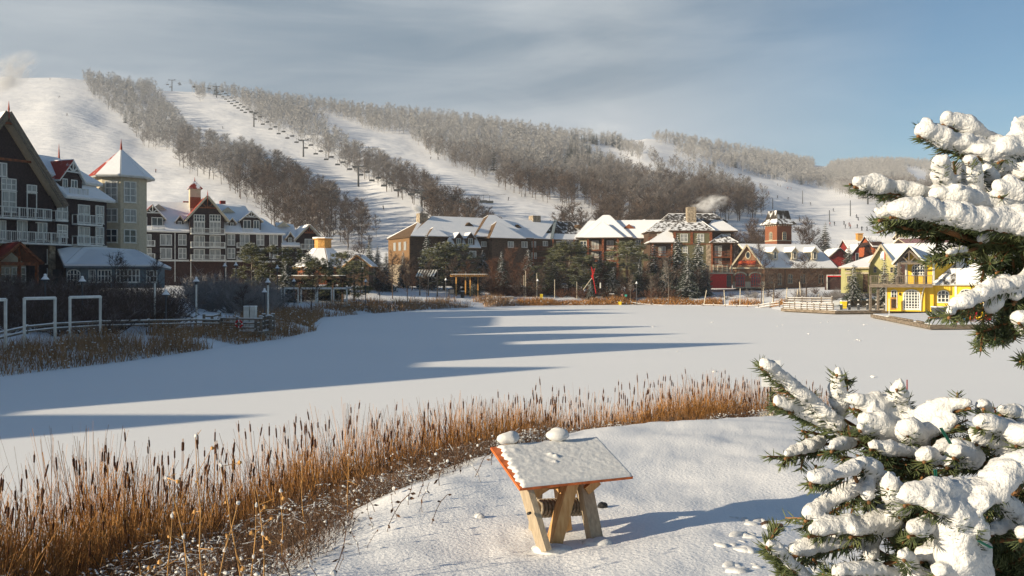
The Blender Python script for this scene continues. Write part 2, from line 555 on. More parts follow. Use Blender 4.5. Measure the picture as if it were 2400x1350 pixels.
RUNS = [
    [(-600, 160), (28, 172), (110, 172), (180, 180), (215, 235), (300, 300), (330, 350), (400, 355), (420, 400), (520, 445), (590, 490), (650, 560), (500, 720), (-600, 720)],
    [(360, 205), (435, 208), (470, 248), (495, 224), (535, 230), (600, 290), (680, 325), (760, 375), (850, 428), (930, 465), (975, 490), (985, 530), (1000, 620), (930, 620), (905, 540), (872, 480), (780, 420), (700, 372), (600, 327), (520, 310), (445, 290), (425, 250)],
    [(715, 258), (800, 281), (880, 312), (945, 318), (995, 362), (1060, 393), (1130, 426), (1200, 457), (1280, 478), (1390, 508), (1420, 560), (1260, 560), (1200, 505), (1150, 475), (1090, 445), (1000, 395), (900, 352), (830, 322), (785, 292)],
    [(1345, 336), (1400, 341), (1440, 352), (1500, 382), (1560, 402), (1620, 428), (1650, 450), (1600, 444), (1540, 430), (1470, 400), (1400, 374)],
    [(1435, 320), (1505, 318), (1545, 341), (1605, 342), (1575, 365), (1620, 382), (1740, 408), (1830, 428), (1900, 436), (1990, 466), (2100, 486), (2200, 516), (2600, 560), (2600, 700), (1700, 700), (1740, 580), (1800, 500), (1760, 462), (1700, 430), (1600, 402), (1540, 376), (1485, 350)],
    [(1908, 374), (1945, 376), (1940, 390), (1908, 388)],
    [(2118, 392), (2150, 398), (2185, 422), (2150, 418)],
]
def in_runs(u, v):
    r = np.zeros(np.shape(u), bool)
    for p in RUNS:
        r |= inside(np.asarray(u, float), np.asarray(v, float), p)
    return r
# ---------------------------------------------------------------- plants as arrays: V (n,3) of triangles, unit height
class TS:
    def __init__(s):
        s.t, s.m = [], []
    def tri(s, a, b, c, mi=0):
        s.t.append((tuple(a), tuple(b), tuple(c)))
        s.m.append(mi)
    def quad(s, a, b, c, d, mi=0):
        s.tri(a, b, c, mi)
        s.tri(a, c, d, mi)
    def limb(s, a, b, ra, rb, n=3, mi=0):
        a, b = Vector(a), Vector(b)
        ax = (b - a).normalized()
        e1 = ax.orthogonal().normalized()
        e2 = ax.cross(e1)
        A = [a + (e1 * math.cos(2 * math.pi * i / n) + e2 * math.sin(2 * math.pi * i / n)) * ra for i in range(n)]
        B = [b + (e1 * math.cos(2 * math.pi * i / n) + e2 * math.sin(2 * math.pi * i / n)) * rb for i in range(n)]
        for i in range(n):
            j = (i + 1) % n
            if rb > 1e-5:
                s.quad(A[i], A[j], B[j], B[i], mi)
            else:
                s.tri(A[i], A[j], b, mi)
    def arr(s):
        return np.array(s.t, np.float32).reshape(-1, 3), np.array(s.m, np.int32)
def rdir(rg, zlo=-1, zhi=1):
    a = rg.uniform(0, 2 * math.pi)
    z = rg.uniform(zlo, zhi)
    q = math.sqrt(max(0, 1 - z * z))
    return Vector((q * math.cos(a), q * math.sin(a), z))
def bare_tree(seed, limbs=15, twigs=14, tw=0.0075, spread=0.42, trunk=0.014, low=0.25, sub=0, mi_tw=0):
    rg = random.Random(seed)
    s = TS()
    top = Vector((rg.uniform(-.04, .04), rg.uniform(-.04, .04), 0.82))
    mid = Vector((rg.uniform(-.02, .02), rg.uniform(-.02, .02), 0.42))
    s.limb((0, 0, -0.03), mid, trunk, trunk * .7, 4)
    s.limb(mid, top, trunk * .7, trunk * .25, 4)
    for i in range(limbs):
        z = low + (0.86 - low) * (i + rg.random()) / limbs
        p = mid.lerp(top, (z - .42) / .4) if z > .42 else Vector((0, 0, 0)).lerp(mid, z / .42)
        d = rdir(rg, 0.35, 0.9)
        ln = spread * (1.05 - z) ** 0.7 * rg.uniform(.7, 1.15)
        e = p + d * ln
        e.z = min(e.z, rg.uniform(0.9, 1.0))
        m2 = p.lerp(e, .5) + Vector((rg.uniform(-.02, .02), rg.uniform(-.02, .02), -.01))
        s.limb(p, m2, trunk * .38, trunk * .26, 3)
        s.limb(m2, e, trunk * .26, 0, 3)
        for k in range(twigs):
            q = rg.uniform(.25, 1)
            b = p.lerp(m2, q * 2) if q < .5 else m2.lerp(e, q * 2 - 1)
            dd = (d * .6 + rdir(rg, -.2, 1) * .9).normalized()
            ll = rg.uniform(.07, .15) * (1.15 - q * .3)
            c = b + dd * ll
            sd_ = dd.cross(rdir(rg)).normalized() * tw * .5
            s.tri(b - sd_, b + sd_, c, mi_tw)
            for _ in range(sub):
                b2 = b.lerp(c, rg.uniform(.3, .9))
                d3 = (dd * .5 + rdir(rg)).normalized()
                c2 = b2 + d3 * ll * .6
                sd_ = d3.cross(rdir(rg)).normalized() * tw * .3
                s.tri(b2 - sd_, b2 + sd_, c2, mi_tw)
    return s.arr()
def bush(seed, stems=34, tw=0.012, sub=5):
    """a bare shrub: many stems from one foot"""
    rg = random.Random(seed)
    s = TS()
    for i in range(stems):
        d = rdir(rg, .35, .98)
        b = Vector((rg.uniform(-.12, .12), rg.uniform(-.12, .12), -.02))
        m = b + d * rg.uniform(.35, .55)
        d2 = (d + Vector((rg.uniform(-.3, .3), rg.uniform(-.3, .3), .25))).normalized()
        e = m + d2 * rg.uniform(.3, .5)
        s.limb(b, m, tw * .8, tw * .55, 3)
        s.limb(m, e, tw * .55, 0, 3)
        for k in range(sub * 3):
            q = rg.random()
            p = b.lerp(m, .4 + .6 * q) if k % 3 == 0 else m.lerp(e, q)
            dd = (d2 * .5 + rdir(rg, -.3, 1)).normalized()
            c = p + dd * rg.uniform(.10, .24)
            sd_ = dd.cross(rdir(rg)).normalized() * tw * .5
            s.tri(p - sd_, p + sd_, c)
    return s.arr()
def spruce(seed, rad=.25, whorls=24, snow=.5, mess=.25):
    rg = random.Random(seed)
    s = TS()
    s.limb((0, 0, -.03), (0, 0, 1), .018, .002, 5, 2)
    for w in range(whorls):
        z = .06 + .92 * (w / whorls) ** .95
        Rr = rad * (1 - z) ** .85 * rg.uniform(.82, 1.12) + .012
        nb = max(4, int(11 * (1 - z) + 4))
        for i in range(nb):
            a = 2 * math.pi * (i + rg.random() * .8) / nb
            rl = Rr * rg.uniform(1 - mess, 1 + mess)
            dr = rg.uniform(.18, .5)
            o = Vector((math.cos(a), math.sin(a), 0))
            t = Vector((-o.y, o.x, 0))
            b = Vector((0, 0, z + .02))
            m = b + o * rl * .55 + Vector((0, 0, -rl * dr * .35))
            e = b + o * rl + Vector((0, 0, -rl * dr))
            wd = rl * .30 + .006
            # leafy sprays: several small drooping faces along the branch
            for k in range(5):
                q = .2 + .8 * k / 4
                c = b.lerp(m, q * 1.6) if q < .6 else m.lerp(e, (q - .6) / .4)
                for sg in (-1, 1):
                    w2 = wd * (1.15 - q * .7) * rg.uniform(.7, 1.3)
                    tip = c + t * sg * w2 + o * w2 * .5 + Vector((0, 0, -w2 * rg.uniform(.25, .8)))
                    s.tri(c - o * w2 * .35, c + o * w2 * .4, tip, 0)
                    s.tri(c - o * w2 * .2 - Vector((0, 0, w2 * .1)), c + o * w2 * .2, c + t * sg * w2 * .4 - Vector((0, 0, w2 * .8)), 0)
                if rg.random() < snow:
                    w2 = wd * (1.0 - q * .55) * rg.uniform(.45, .85)
                    c2 = c + Vector((0, 0, .007))
                    s.quad(c2 - t * w2, c2 - o * w2 * .6, c2 + t * w2, c2 + o * w2 * .9 - Vector((0, 0, .006)), 1)
            s.tri(m - t * wd * .15, m + t * wd * .15, e + o * rl * .08, 0)
    return s.arr()
def pine(seed, clumps=75, snow=.35, wide=.30):
    rg = random.Random(seed)
    s = TS()
    s.limb((0, 0, -.03), (.01, 0, .5), .022, .014, 5, 2)
    s.limb((.01, 0, .5), (0, .01, .95), .014, .003, 4, 2)
    for i in range(clumps):
        z = .16 + .82 * rg.random() ** .9
        prof = wide * (math.sin(math.pi * min(1, (z - .08) / 1.0)) ** .55) * (1.12 - .45 * z)
        a = rg.uniform(0, 2 * math.pi)
        rad = prof * rg.uniform(.45, 1.1)
        c = Vector((rad * math.cos(a), rad * math.sin(a), z))
        s.limb((0, 0, z - .06), c, .004, .001, 3, 2)
        cs = rg.uniform(.045, .085)
        for k in range(34):
            d = rdir(rg, -.35, 1)
            d = Vector((d.x * 1.2, d.y * 1.2, d.z * .8)).normalized()
            b = c + rdir(rg) * cs * .45
            e = b + d * cs * rg.uniform(.6, 1.1)
            sd_ = d.cross(rdir(rg)).normalized() * .0065
            s.tri(b - sd_, b + sd_, e, 0)
        if rg.random() < snow * 1.6:
            for k in range(5):
                b = c + Vector((rg.uniform(-1, 1) * cs * .7, rg.uniform(-1, 1) * cs * .7, cs * rg.uniform(.25, .6)))
                q = cs * rg.uniform(.15, .34)
                s.quad(b + Vector((-q, 0, -q * .3)), b + Vector((0, -q, 0)), b + Vector((q, 0, -q * .3)), b + Vector((0, q, q * .2)), 1)
    return s.arr()
def tri_obj(name, arr, mats, parent=None):
    Vv, mi = arr
    me = np_mesh(name, Vv, np.arange(len(Vv)).reshape(-1, 3), mats, mi if len(mats) > 1 else None)
    return me
def place_plant(name, mesh, loc, h, rz, label, cat, group, wid=1.0):
    o = link(name, mesh, None, loc)
    o.scale = (h * wid, h * wid, h)
    o.rotation_euler = (0, 0, rz)
    return tag(o, label, cat, group)
# ---- the woods on the slope
cand_u, cand_Y = [], []
cell = 7.2
xs = np.arange(-800, 1150, cell)
ys = np.arange(345, 1640, cell)
TX, TY = np.meshgrid(xs, ys)
TX = (TX + rng.uniform(-.48, .48, TX.shape) * cell).ravel()
TY = (TY + rng.uniform(-.48, .48, TY.shape) * cell).ravel()
TU = CX + FP * TX / TY
TR = np.interp(TU, RU, RY)
ok = (TU > -160) & (TU < 2560) & (TY < TR + 14)
TX, TY, TU, TR = TX[ok], TY[ok], TU[ok], TR[ok]
TZ = hgt(TX, TY)
TH = rng.uniform(8.0, 17.0, len(TX)) * np.interp(TY, [340, 520, 800, 1100, 1600], [1.25, 1.15, 0.95, .88, .95])
TV = HZ - FP * (TZ - HC) / TY
TT = HZ - FP * (TZ + TH * .93 - HC) / TY
rx = (TU > 1300) & (TU < 1800)
ok = ~in_runs(TU, TV) & (rx | ~in_runs(TU, TV * .65 + TT * .35)) & (rx | (~in_runs(TU, TV * .35 + TT * .65) & ~in_runs(TU, TT))) & (TV < 622)
ok &= ~in_runs(TU + 6, TV) & ~in_runs(TU - 6, TV)
ok &= ~((TU < 28) & (TV > 205)) & ~((TU > 1660) & (TV > 520))
# thinner belts on the right between the pistes
thin = ((TU > 1500) & (TU < 1760) & (TV > 360) & (TV < 430))
ok &= ~(thin & (rng.random(len(TU)) < .45))
ok &= ~((TU < -20) & (TV > 200))
TX, TY, TZ, TU, TV, TH = TX[ok], TY[ok], TZ[ok], TU[ok], TV[ok], TH[ok]
near = TY < 640
variants_n = [bare_tree(100 + i, 22, 17, .0085, .40, .011, .15, 1) for i in range(6)]
variants_f = [bare_tree(200 + i, 16, 14, .014, .44, .013, .12) for i in range(5)]
var_c = [spruce(300 + i, .19, 12, .3) for i in range(2)]
big = np.argsort(-(TH / TY))[:290]
isbig = np.zeros(len(TX), bool)
isbig[big] = True
conif = (rng.random(len(TX)) < np.where((TU > 1330) & (TU < 1460) & (TV > 330) & (TV < 395), .45, .035)) & ~isbig
VV, MI = [], []
for i in range(len(TX)):
    if isbig[i]:
        continue
    if conif[i]:
        A, m = var_c[i % 2]
        mm = np.full(len(A) // 3, 1, np.int32)
        wd = TH[i] * 1.0
    else:
        A, m = variants_n[i % 6] if near[i] else variants_f[i % 5]
        mm = np.zeros(len(A) // 3, np.int32)
        wd = TH[i] * rng.uniform(.85, 1.25)
    a = rng.uniform(0, 6.28)
    ca, sa = math.cos(a), math.sin(a)
    B = np.empty_like(A)
    B[:, 0] = (A[:, 0] * ca - A[:, 1] * sa) * wd + TX[i]
    B[:, 1] = (A[:, 0] * sa + A[:, 1] * ca) * wd + TY[i]
    B[:, 2] = A[:, 2] * TH[i] + TZ[i]
    VV.append(B)
    MI.append(mm)
VV = np.concatenate(VV)
me = np_mesh('forest', VV, np.arange(len(VV)).reshape(-1, 3), [M_forest, M_fcon], np.concatenate(MI))
print('forest trees', len(TX), 'tris', len(VV) // 3)
tag(link('forest', me), 'bare rime covered wood spreading over the ski hill between the white runs', 'forest', kind='stuff')
fm = [tri_obj('bare_tree', v_, [M_forest]) for v_ in variants_n]
for i in big:
    u_ = TU[i]
    if u_ < 640:
        lab = 'bare tree in the wood climbing behind the brown hotel wing'
    elif u_ < 960:
        lab = 'tall bare brown tree in the wood right of the brown hotel wing'
    elif u_ < 1330:
        lab = 'bare brown tree in the wood behind the left half of the lodge'
    elif u_ < 1560:
        lab = 'bare brown tree in the wood behind the middle of the lodge'
    else:
        lab = 'bare tree in the thin wood behind the tall stone lodge chimney'
    o = link('bare_tree', fm[i % 6], None, (TX[i], TY[i], TZ[i]))
    w_ = TH[i] * rng.uniform(.9, 1.3)
    o.scale = (w_, w_, TH[i])
    o.rotation_euler = (0, 0, rng.uniform(0, 6.28))
    tag(o, lab, 'tree', lab.replace('bare brown tree', 'bare brown trees').replace('tall bare', 'tall bare').replace('bare tree', 'bare trees'))
# ---------------------------------------------------------------- buildings
class Fr:
    """a facade line in plan: s runs along it, d goes into the building, z is up"""
    def __init__(s, A, B):
        a = Vector(((A[0] - CX) / FP * A[1], A[1]))
        b = Vector(((B[0] - CX) / FP * B[1], B[1]))
        s.o = a
        s.len = (b - a).length
        s.t = (b - a).normalized()
        s.n = Vector((-s.t.y, s.t.x))
        s.rz = math.atan2(s.t.y, s.t.x)
    def P(s, a, d, z):
        q = s.o + s.t * a + s.n * d
        return Vector((q.x, q.y, z))
    def s_of(s, u, d=0.0):
        k = (u - CX) / FP
        return (k * (s.o.y + d * s.n.y) - s.o.x - d * s.n.x) / (s.t.x - k * s.t.y)
    def z_of(s, u, v, d=0.0):
        a = s.s_of(u, d)
        Y = (s.o + s.t * a + s.n * d).y
        return HC + (HZ - v) / FP * Y
    def box(s, mb, s0, s1, d0, d1, z0, z1, mi=0):
        mb.box8([s.P(s0, d0, z0), s.P(s1, d0, z0), s.P(s1, d1, z0), s.P(s0, d1, z0),
                 s.P(s0, d0, z1), s.P(s1, d0, z1), s.P(s1, d1, z1), s.P(s0, d1, z1)], mi)
def wall(fr, root, m, s0, s1, d0, d1, z0, z1, name='wall'):
    mb = MB()
    fr.box(mb, s0, s1, d0, d1, z0, z1)
    return mb.build(name, m, root)
def part(root, name, m, fn, smooth=False):
    mb = MB()
    fn(mb)
    return mb.build(name, m, root, smooth)
def window(fr, root, s0, s1, z0, z1, d=0.0, cols=2, rows=2, arch=False, glass=None, frame=None, fw=0.12, name='window', proud=0.09, pane='pane'):
    """frame and glazing bars standing proud of the wall at depth d, the pane a sub-part"""
    glass = glass or M_glass
    frame = frame or M_white
    mb = MB()
    w, h = s1 - s0, z1 - z0
    B = lambda a0, a1, b0, b1, pr=proud: fr.box(mb, a0, a1, d - pr, d + 0.005, b0, b1)
    fr_w = min(fw, w * .12)
    mw = min(0.06, w * .05)
    if arch:
        hs = z1 - min(w * .34, h * .35)
        n = 10
        pts = [(s0 + w * (1 - math.cos(math.pi * i / n)) / 2, hs + (z1 - hs) * math.sin(math.pi * i / n)) for i in range(n + 1)]
        cxs = (s0 + s1) / 2
        inn = [((p[0] - cxs) * (1 - 2 * fr_w / w) + cxs, hs + (p[1] - hs) * (1 - fr_w / (z1 - hs))) for p in pts]
        for i in range(n):
            a, b, c, e = pts[i], pts[i + 1], inn[i + 1], inn[i]
            mb.box8([fr.P(q[0], dd, q[1]) for dd in (d - proud, d + 0.005) for q in (a, b, c, e)])
        B(s0, s0 + fr_w, z0, hs)
        B(s1 - fr_w, s1, z0, hs)
        topf = lambda a: hs + (z1 - hs) * math.sqrt(max(0, 1 - ((a - cxs) / (w / 2)) ** 2)) - fr_w * .5
    else:
        hs = z1
        B(s0, s0 + fr_w, z0, z1)
        B(s1 - fr_w, s1, z0, z1)
        B(s0 + fr_w, s1 - fr_w, z1 - fr_w, z1)
        topf = lambda a: z1 - fr_w
    B(s0 + fr_w, s1 - fr_w, z0, z0 + fr_w)
    B(s0 - .06, s1 + .06, z0 - .07, z0, proud + .05)
    for i in range(1, cols):
        a = s0 + w * i / cols
        B(a - mw, a + mw, z0 + fr_w, topf(a), proud * .7)
    for i in range(1, rows):
        b = z0 + h * i / rows
        if b < hs or not arch:
            B(s0 + fr_w, s1 - fr_w, b - mw * .8, b + mw * .8, proud * .6)
        else:
            B(s0 + w * .15, s1 - w * .15, b - mw * .8, b + mw * .8, proud * .6)
    o = mb.build(name, frame, root)
    pm = MB()
    if arch:
        out_ = [fr.P(p[0], d - .025, p[1]) for p in inn]
        pm.face([fr.P(s0 + fr_w, d - .025, z0 + fr_w), fr.P(s1 - fr_w, d - .025, z0 + fr_w)] + out_[::-1])
    else:
        pm.face([fr.P(s0 + fr_w, d - .025, z0 + fr_w), fr.P(s1 - fr_w, d - .025, z0 + fr_w), fr.P(s1 - fr_w, d - .025, z1 - fr_w), fr.P(s0 + fr_w, d - .025, z1 - fr_w)])
    pm.build(pane, glass, o)
    return o
def win(fr, root, u0, v0, u1, v1, d=0.0, **k):
    """window given by where it shows on the facade"""
    um = (u0 + u1) / 2
    return window(fr, root, fr.s_of(u0, d), fr.s_of(u1, d), fr.z_of(um, v1, d), fr.z_of(um, v0, d), d, **k)
def balcony(fr, root, s0, s1, zf, d=0.0, proj=1.3, h=1.05, m=None, step=1.6, slab=0.22, base=None, diag=False, panel=True):
    m = m or M_white
    mb = MB()
    d0, d1 = d - proj, d - 0.01
    fr.box(mb, s0, s1, d0, d1, zf - slab, zf)
    o = mb.build('balcony', base or m, root)
    rb = MB()
    n = max(1, round((s1 - s0) / step))
    t = 0.05
    for i in range(n + 1):
        a = s0 + t + (s1 - s0 - 2 * t) * i / n
        fr.box(rb, a - t, a + t, d0 + .02, d0 + .12, zf, zf + h)
    fr.box(rb, s0, s1, d0 + .01, d0 + .13, zf + h, zf + h + .09)
    fr.box(rb, s0, s1, d0 + .03, d0 + .10, zf + .10, zf + .16)
    for sd_ in (s0, s1 - .1):
        fr.box(rb, sd_, sd_ + .1, d0 + .13, d1, zf + h, zf + h + .09)
        fr.box(rb, sd_, sd_ + .1, d1 - .1, d1, zf, zf + h)
    k = int((s1 - s0) / 0.24)
    if diag:
        for i in range(n):
            a0 = s0 + (s1 - s0) * i / n
            a1 = s0 + (s1 - s0) * (i + 1) / n
            rb.bar(fr.P(a0, d0 + .07, zf + .16), fr.P(a1, d0 + .07, zf + h), .04, .08)
            rb.bar(fr.P(a0, d0 + .07, zf + h), fr.P(a1, d0 + .07, zf + .16), .04, .08)
            rb.bar(fr.P(a0, d0 + .07, zf + h * .55), fr.P(a1, d0 + .07, zf + h * .55), .04, .08)
    else:
        for i in range(1, k):
            a = s0 + (s1 - s0) * i / k
            fr.box(rb, a - .022, a + .022, d0 + .05, d0 + .09, zf + .16, zf + h)
    rb.build('railing', m, o)
    return o
def balc(fr, root, u0, u1, vt, vb, d=0.0, proj=1.3, **k):
    """balcony whose rail top shows at vt and floor at vb"""
    dd = d - proj
    um = (u0 + u1) / 2
    zt, zf = fr.z_of(um, vt, dd), fr.z_of(um, vb, dd)
    return balcony(fr, root, fr.s_of(u0, dd), fr.s_of(u1, dd), zf, d, proj, h=max(.7, zt - zf - .09), **k)
def roof(root, polys, trim, name='roof', th=0.28, snow=0.22):
    """polys: list of (points, cover); cover 'snow' puts a snow blanket on that slope"""
    mb = MB()
    mats = [trim]
    for pts, cov in polys:
        if cov == 'snow' or cov is None:
            mb.slab(pts, th, 0)
        else:
            if cov not in mats:
                mats.append(cov)
            mb.slab(pts, th, mats.index(cov), 0)
    o = mb.build(name, mats, root)
    sn = MB()
    for pts, cov in polys:
        if cov == 'snow':
            P = [Vector(p) for p in pts]
            c = sum(P, Vector((0, 0, 0))) / len(P)
            n = (P[1] - P[0]).cross(P[2] - P[0]).normalized()
            if n.z < 0:
                n = -n
            Q = [p + (c - p) * min(.06, .12 / max(.1, (c - p).length)) + n * snow for p in P]
            sn.slab(Q, snow - .01)
    if sn.v:
        s_ = sn.build('snow_cover', M_snow, o)
    return o
def gable_front(fr, s0, s1, d0, d1, ze, zr, oh=.5, ohf=.5, covL='snow', covR='snow', d_ap=None):
    """ridge runs into the building from a gable over s0..s1"""
    sm = (s0 + s1) / 2
    k = (zr - ze) / (sm - s0)
    a0, a1 = s0 - oh, s1 + oh
    z0 = ze - k * oh
    f = d0 - ohf
    return [([fr.P(a0, f, z0), fr.P(sm, f, zr), fr.P(sm, d1, zr), fr.P(a0, d1, z0)], covL),
            ([fr.P(sm, f, zr), fr.P(a1, f, z0), fr.P(a1, d1, z0), fr.P(sm, d1, zr)], covR)]
def gable_side(fr, s0, s1, d0, d1, ze, zr, oh=.5, dr=None, cov='snow', covB='snow'):
    dr = (d0 + d1) / 2 if dr is None else dr
    k = (zr - ze) / (dr - d0)
    f = d0 - oh
    z0 = ze - k * oh
    return [([fr.P(s0 - oh, f, z0), fr.P(s1 + oh, f, z0), fr.P(s1 + oh, dr, zr), fr.P(s0 - oh, dr, zr)], cov),
            ([fr.P(s0 - oh, dr, zr), fr.P(s1 + oh, dr, zr), fr.P(s1 + oh, d1, ze), fr.P(s0 - oh, d1, ze)], covB)]
def hip(fr, s0, s1, d0, d1, ze, zr, oh=.6, r0=None, r1=None, dr=None, cov=('snow',) * 4):
    """hip roof with a ridge from r0 to r1 at depth dr; cover of front, left, right, back"""
    dr = (d0 + d1) / 2 if dr is None else dr
    r0 = s0 + (dr - d0) if r0 is None else r0
    r1 = s1 - (dr - d0) if r1 is None else r1
    a0, a1, b0, b1 = s0 - oh, s1 + oh, d0 - oh, d1 + oh
    A, B, C, D = fr.P(a0, b0, ze), fr.P(a1, b0, ze), fr.P(a1, b1, ze), fr.P(a0, b1, ze)
    if r1 - r0 < .05:
        E = fr.P((r0 + r1) / 2, dr, zr)
        return [([A, B, E], cov[0]), ([D, A, E], cov[1]), ([B, C, E], cov[2]), ([C, D, E], cov[3])]
    E, G = fr.P(r0, dr, zr), fr.P(r1, dr, zr)
    return [([A, B, G, E], cov[0]), ([D, A, E], cov[1]), ([B, C, G], cov[2]), ([C, D, E, G], cov[3])]
def tri_wall(fr, root, m, s0, s1, d, ze, zr, th=.3, name='gable_wall', sm=None):
    mb = MB()
    sm = (s0 + s1) / 2 if sm is None else sm
    a = [(s0, ze), (s1, ze), (sm, zr)]
    P = [fr.P(q[0], d, q[1]) for q in a] + [fr.P(q[0], d + th, q[1]) for q in a]
    b = len(mb.v)
    mb.v += [tuple(p) for p in P]
    mb.f += [(0, 1, 2), (5, 4, 3), (0, 3, 4, 1), (1, 4, 5, 2), (2, 5, 3, 0)]
    mb.m += [0] * 5
    return mb.build(name, m, root)
def barge(fr, root, m, s0, s1, d, ze, zr, oh=.5, w=.35, truss=None, name='barge_board', finial=None, sm=None):
    """boards under the rake of a gable, with a little king-post truss if wanted"""
    sm = (s0 + s1) / 2 if sm is None else sm
    k = (zr - ze) / (sm - s0)
    mb = MB()
    top = fr.P(sm, d, zr - .1)
    mb.bar(fr.P(s0 - oh, d, ze - k * oh - .1), top, .10, w)
    mb.bar(fr.P(s1 + oh, d, ze - k * oh - .1), top, .10, w)
    o = mb.build(name, m, root)
    if truss:
        tb = MB()
        zt = ze + (zr - ze) * .38
        q = .62
        tb.bar(fr.P(sm - (sm - s0) * q, d + .05, zt), fr.P(sm + (sm - s0) * q, d + .05, zt), .12, w * .6)
        tb.bar(fr.P(sm, d + .05, zt), fr.P(sm, d + .05, zr - .2), .12, w * .6)
        tb.bar(fr.P(sm, d + .05, zt), fr.P(sm - (sm - s0) * .36, d + .05, ze + (zr - ze) * .62), .10, w * .5)
        tb.bar(fr.P(sm, d + .05, zt), fr.P(sm + (sm - s0) * .36, d + .05, ze + (zr - ze) * .62), .10, w * .5)
        tb.build('truss', truss, root)
    if finial:
        fb = MB()
        fb.tube(fr.P(sm, d, zr - .8), fr.P(sm, d, zr + .2), .09, .09, 6)
        fb.tube(fr.P(sm, d, zr + .2), fr.P(sm, d, zr + finial), .13, .01, 6)
        fb.build('finial', M_red, root)
    return o
def dormer(fr, root, s0, s1, d0, d1, zb, ze, zr, wm, trim, cols=2, rows=2, covL='snow', covR='snow', winb=None, truss=None, fin=None, winz=None, arch=False, oh=.3, frame=None):
    """a gabled dormer; one part with its own wall, roof and window"""
    mb = MB()
    fr.box(mb, s0, s1, d0, d1, zb, ze)
    sm = (s0 + s1) / 2
    b = len(mb.v)
    P = [fr.P(s0, d0, ze), fr.P(s1, d0, ze), fr.P(sm, d0, zr), fr.P(s0, d0 + .2, ze), fr.P(s1, d0 + .2, ze), fr.P(sm, d0 + .2, zr)]
    mb.v += [tuple(p) for p in P]
    for f in ((0, 1, 2), (5, 4, 3), (1, 4, 5, 2), (2, 5, 3, 0)):
        mb.f.append(tuple(b + i for i in f))
        mb.m.append(0)
    o = mb.build('dormer', wm, root)
    for wn in (winb or [(s0 + (s1 - s0) * .22, s1 - (s1 - s0) * .22)]):
        z0, z1 = winz or (zb + (ze - zb) * .12, ze - .1)
        window(fr, o, wn[0], wn[1], z0, z1, d0, cols=cols, rows=rows, proud=.07, arch=arch, frame=frame)
    r_ = MB()
    polys = gable_front(fr, s0, s1, d0, d1, ze + .1, zr + .12, oh=oh, ohf=.35, covL=covL, covR=covR)
    mats = [trim]
    for pts, cov in polys:
        if cov == 'snow':
            if M_snow not in mats:
                mats.append(M_snow)
            c_ = M_snow
        else:
            c_ = cov
            if cov not in mats:
                mats.append(cov)
        r_.slab([Vector(p) + Vector((0, 0, .18)) for p in pts], .16, mats.index(c_))
        r_.slab(pts, .16, 0)
    r_.build('dormer_roof', mats, o)
    if truss:
        tb = MB()
        zt = ze + (zr - ze) * .35
        f = d0 - .3
        for a, b_ in (((sm - (sm - s0) * .65, zt), (sm + (sm - s0) * .65, zt)), ((sm, zt), (sm, zr)), ((sm, zt), (sm - (sm - s0) * .36, ze + (zr - ze) * .62)), ((sm, zt), (sm + (sm - s0) * .36, ze + (zr - ze) * .62))):
            tb.bar(fr.P(a[0], f, a[1]), fr.P(b_[0], f, b_[1]), .10, .18)
        tb.build('truss', truss, o)
    return o
# ================= the hotel on the left
fa = Fr((0, 105), (133, 111))
H1 = empty('hotel', fa.P(8, 6, 4.6), 'big dark brown hotel with steep gable, white balconies and cream turret at left edge', 'hotel')
sA0, sA1, sAm = fa.s_of(-165), fa.s_of(134), fa.s_of(8)
ze, zr = fa.z_of(140, 478), fa.z_of(8, 264)
sR = fa.s_of(140)
sL = 2 * sAm - sR
wall(fa, H1, M_dark, sL + .8, sR - .8, 0, 9, fa.z_of(60, 572), ze)
wall(fa, H1, M_cream, sL + .8, fa.s_of(115), 0.3, 9, 4.2, fa.z_of(60, 572), 'ground_floor_wall')
wall(fa, H1, M_stone, fa.s_of(115), fa.s_of(129), -.1, 8, 4.2, fa.z_of(60, 560), 'stone_pier')
tri_wall(fa, H1, M_dark, sL + .8, sR - .8, 0, ze, zr - 1.3)
roof(H1, gable_front(fa, sL, sR, -1.0, 9, ze, zr, oh=.2, ohf=.2), M_cream, th=.35)
barge(fa, H1, M_wood, sL, sR, -1.15, ze, zr, oh=.2, w=.75, finial=1.3)
def timb(mb):
    zz = fa.z_of(40, 377)
    fa.box(mb, fa.s_of(-60), fa.s_of(72), -.16, -.02, zz - .12, zz + .16)
part(H1, 'timber_band', M_timber, timb)
def timb(mb):
    zz = fa.z_of(10, 290)
    fa.box(mb, fa.s_of(-8), fa.s_of(22), -.9, -.6, zz - .12, zz + .16)
part(H1, 'collar_beam', M_timber, timb)
for (u0, v0, u1, v1, c, r) in ((-8, 381, 16, 414, 2, 1), (2, 418, 38, 446, 3, 2), (3, 448, 38, 497, 2, 2), (62, 433, 86, 450, 2, 1), (62, 451, 86, 497, 2, 1),
                               (-12, 516, 14, 560, 2, 1), (39, 516, 64, 562, 2, 1), (78, 521, 110, 562, 3, 1)):
    win(fa, H1, u0, v0, u1, v1, cols=c, rows=r, glass=M_curt)
balc(fa, H1, -120, 122, 482, 507, proj=1.4, step=1.0)
balc(fa, H1, -120, 158, 540, 566, proj=1.4, step=1.0)
for (u0, v0, u1, v1, c, r) in ((68, 583, 111, 618, 4, 2), (64, 628, 111, 660, 4, 2), (-10, 626, 22, 660, 3, 2), (26, 626, 60, 660, 3, 2)):
    win(fa, H1, u0, v0, u1, v1, d=.3, cols=c, rows=r)
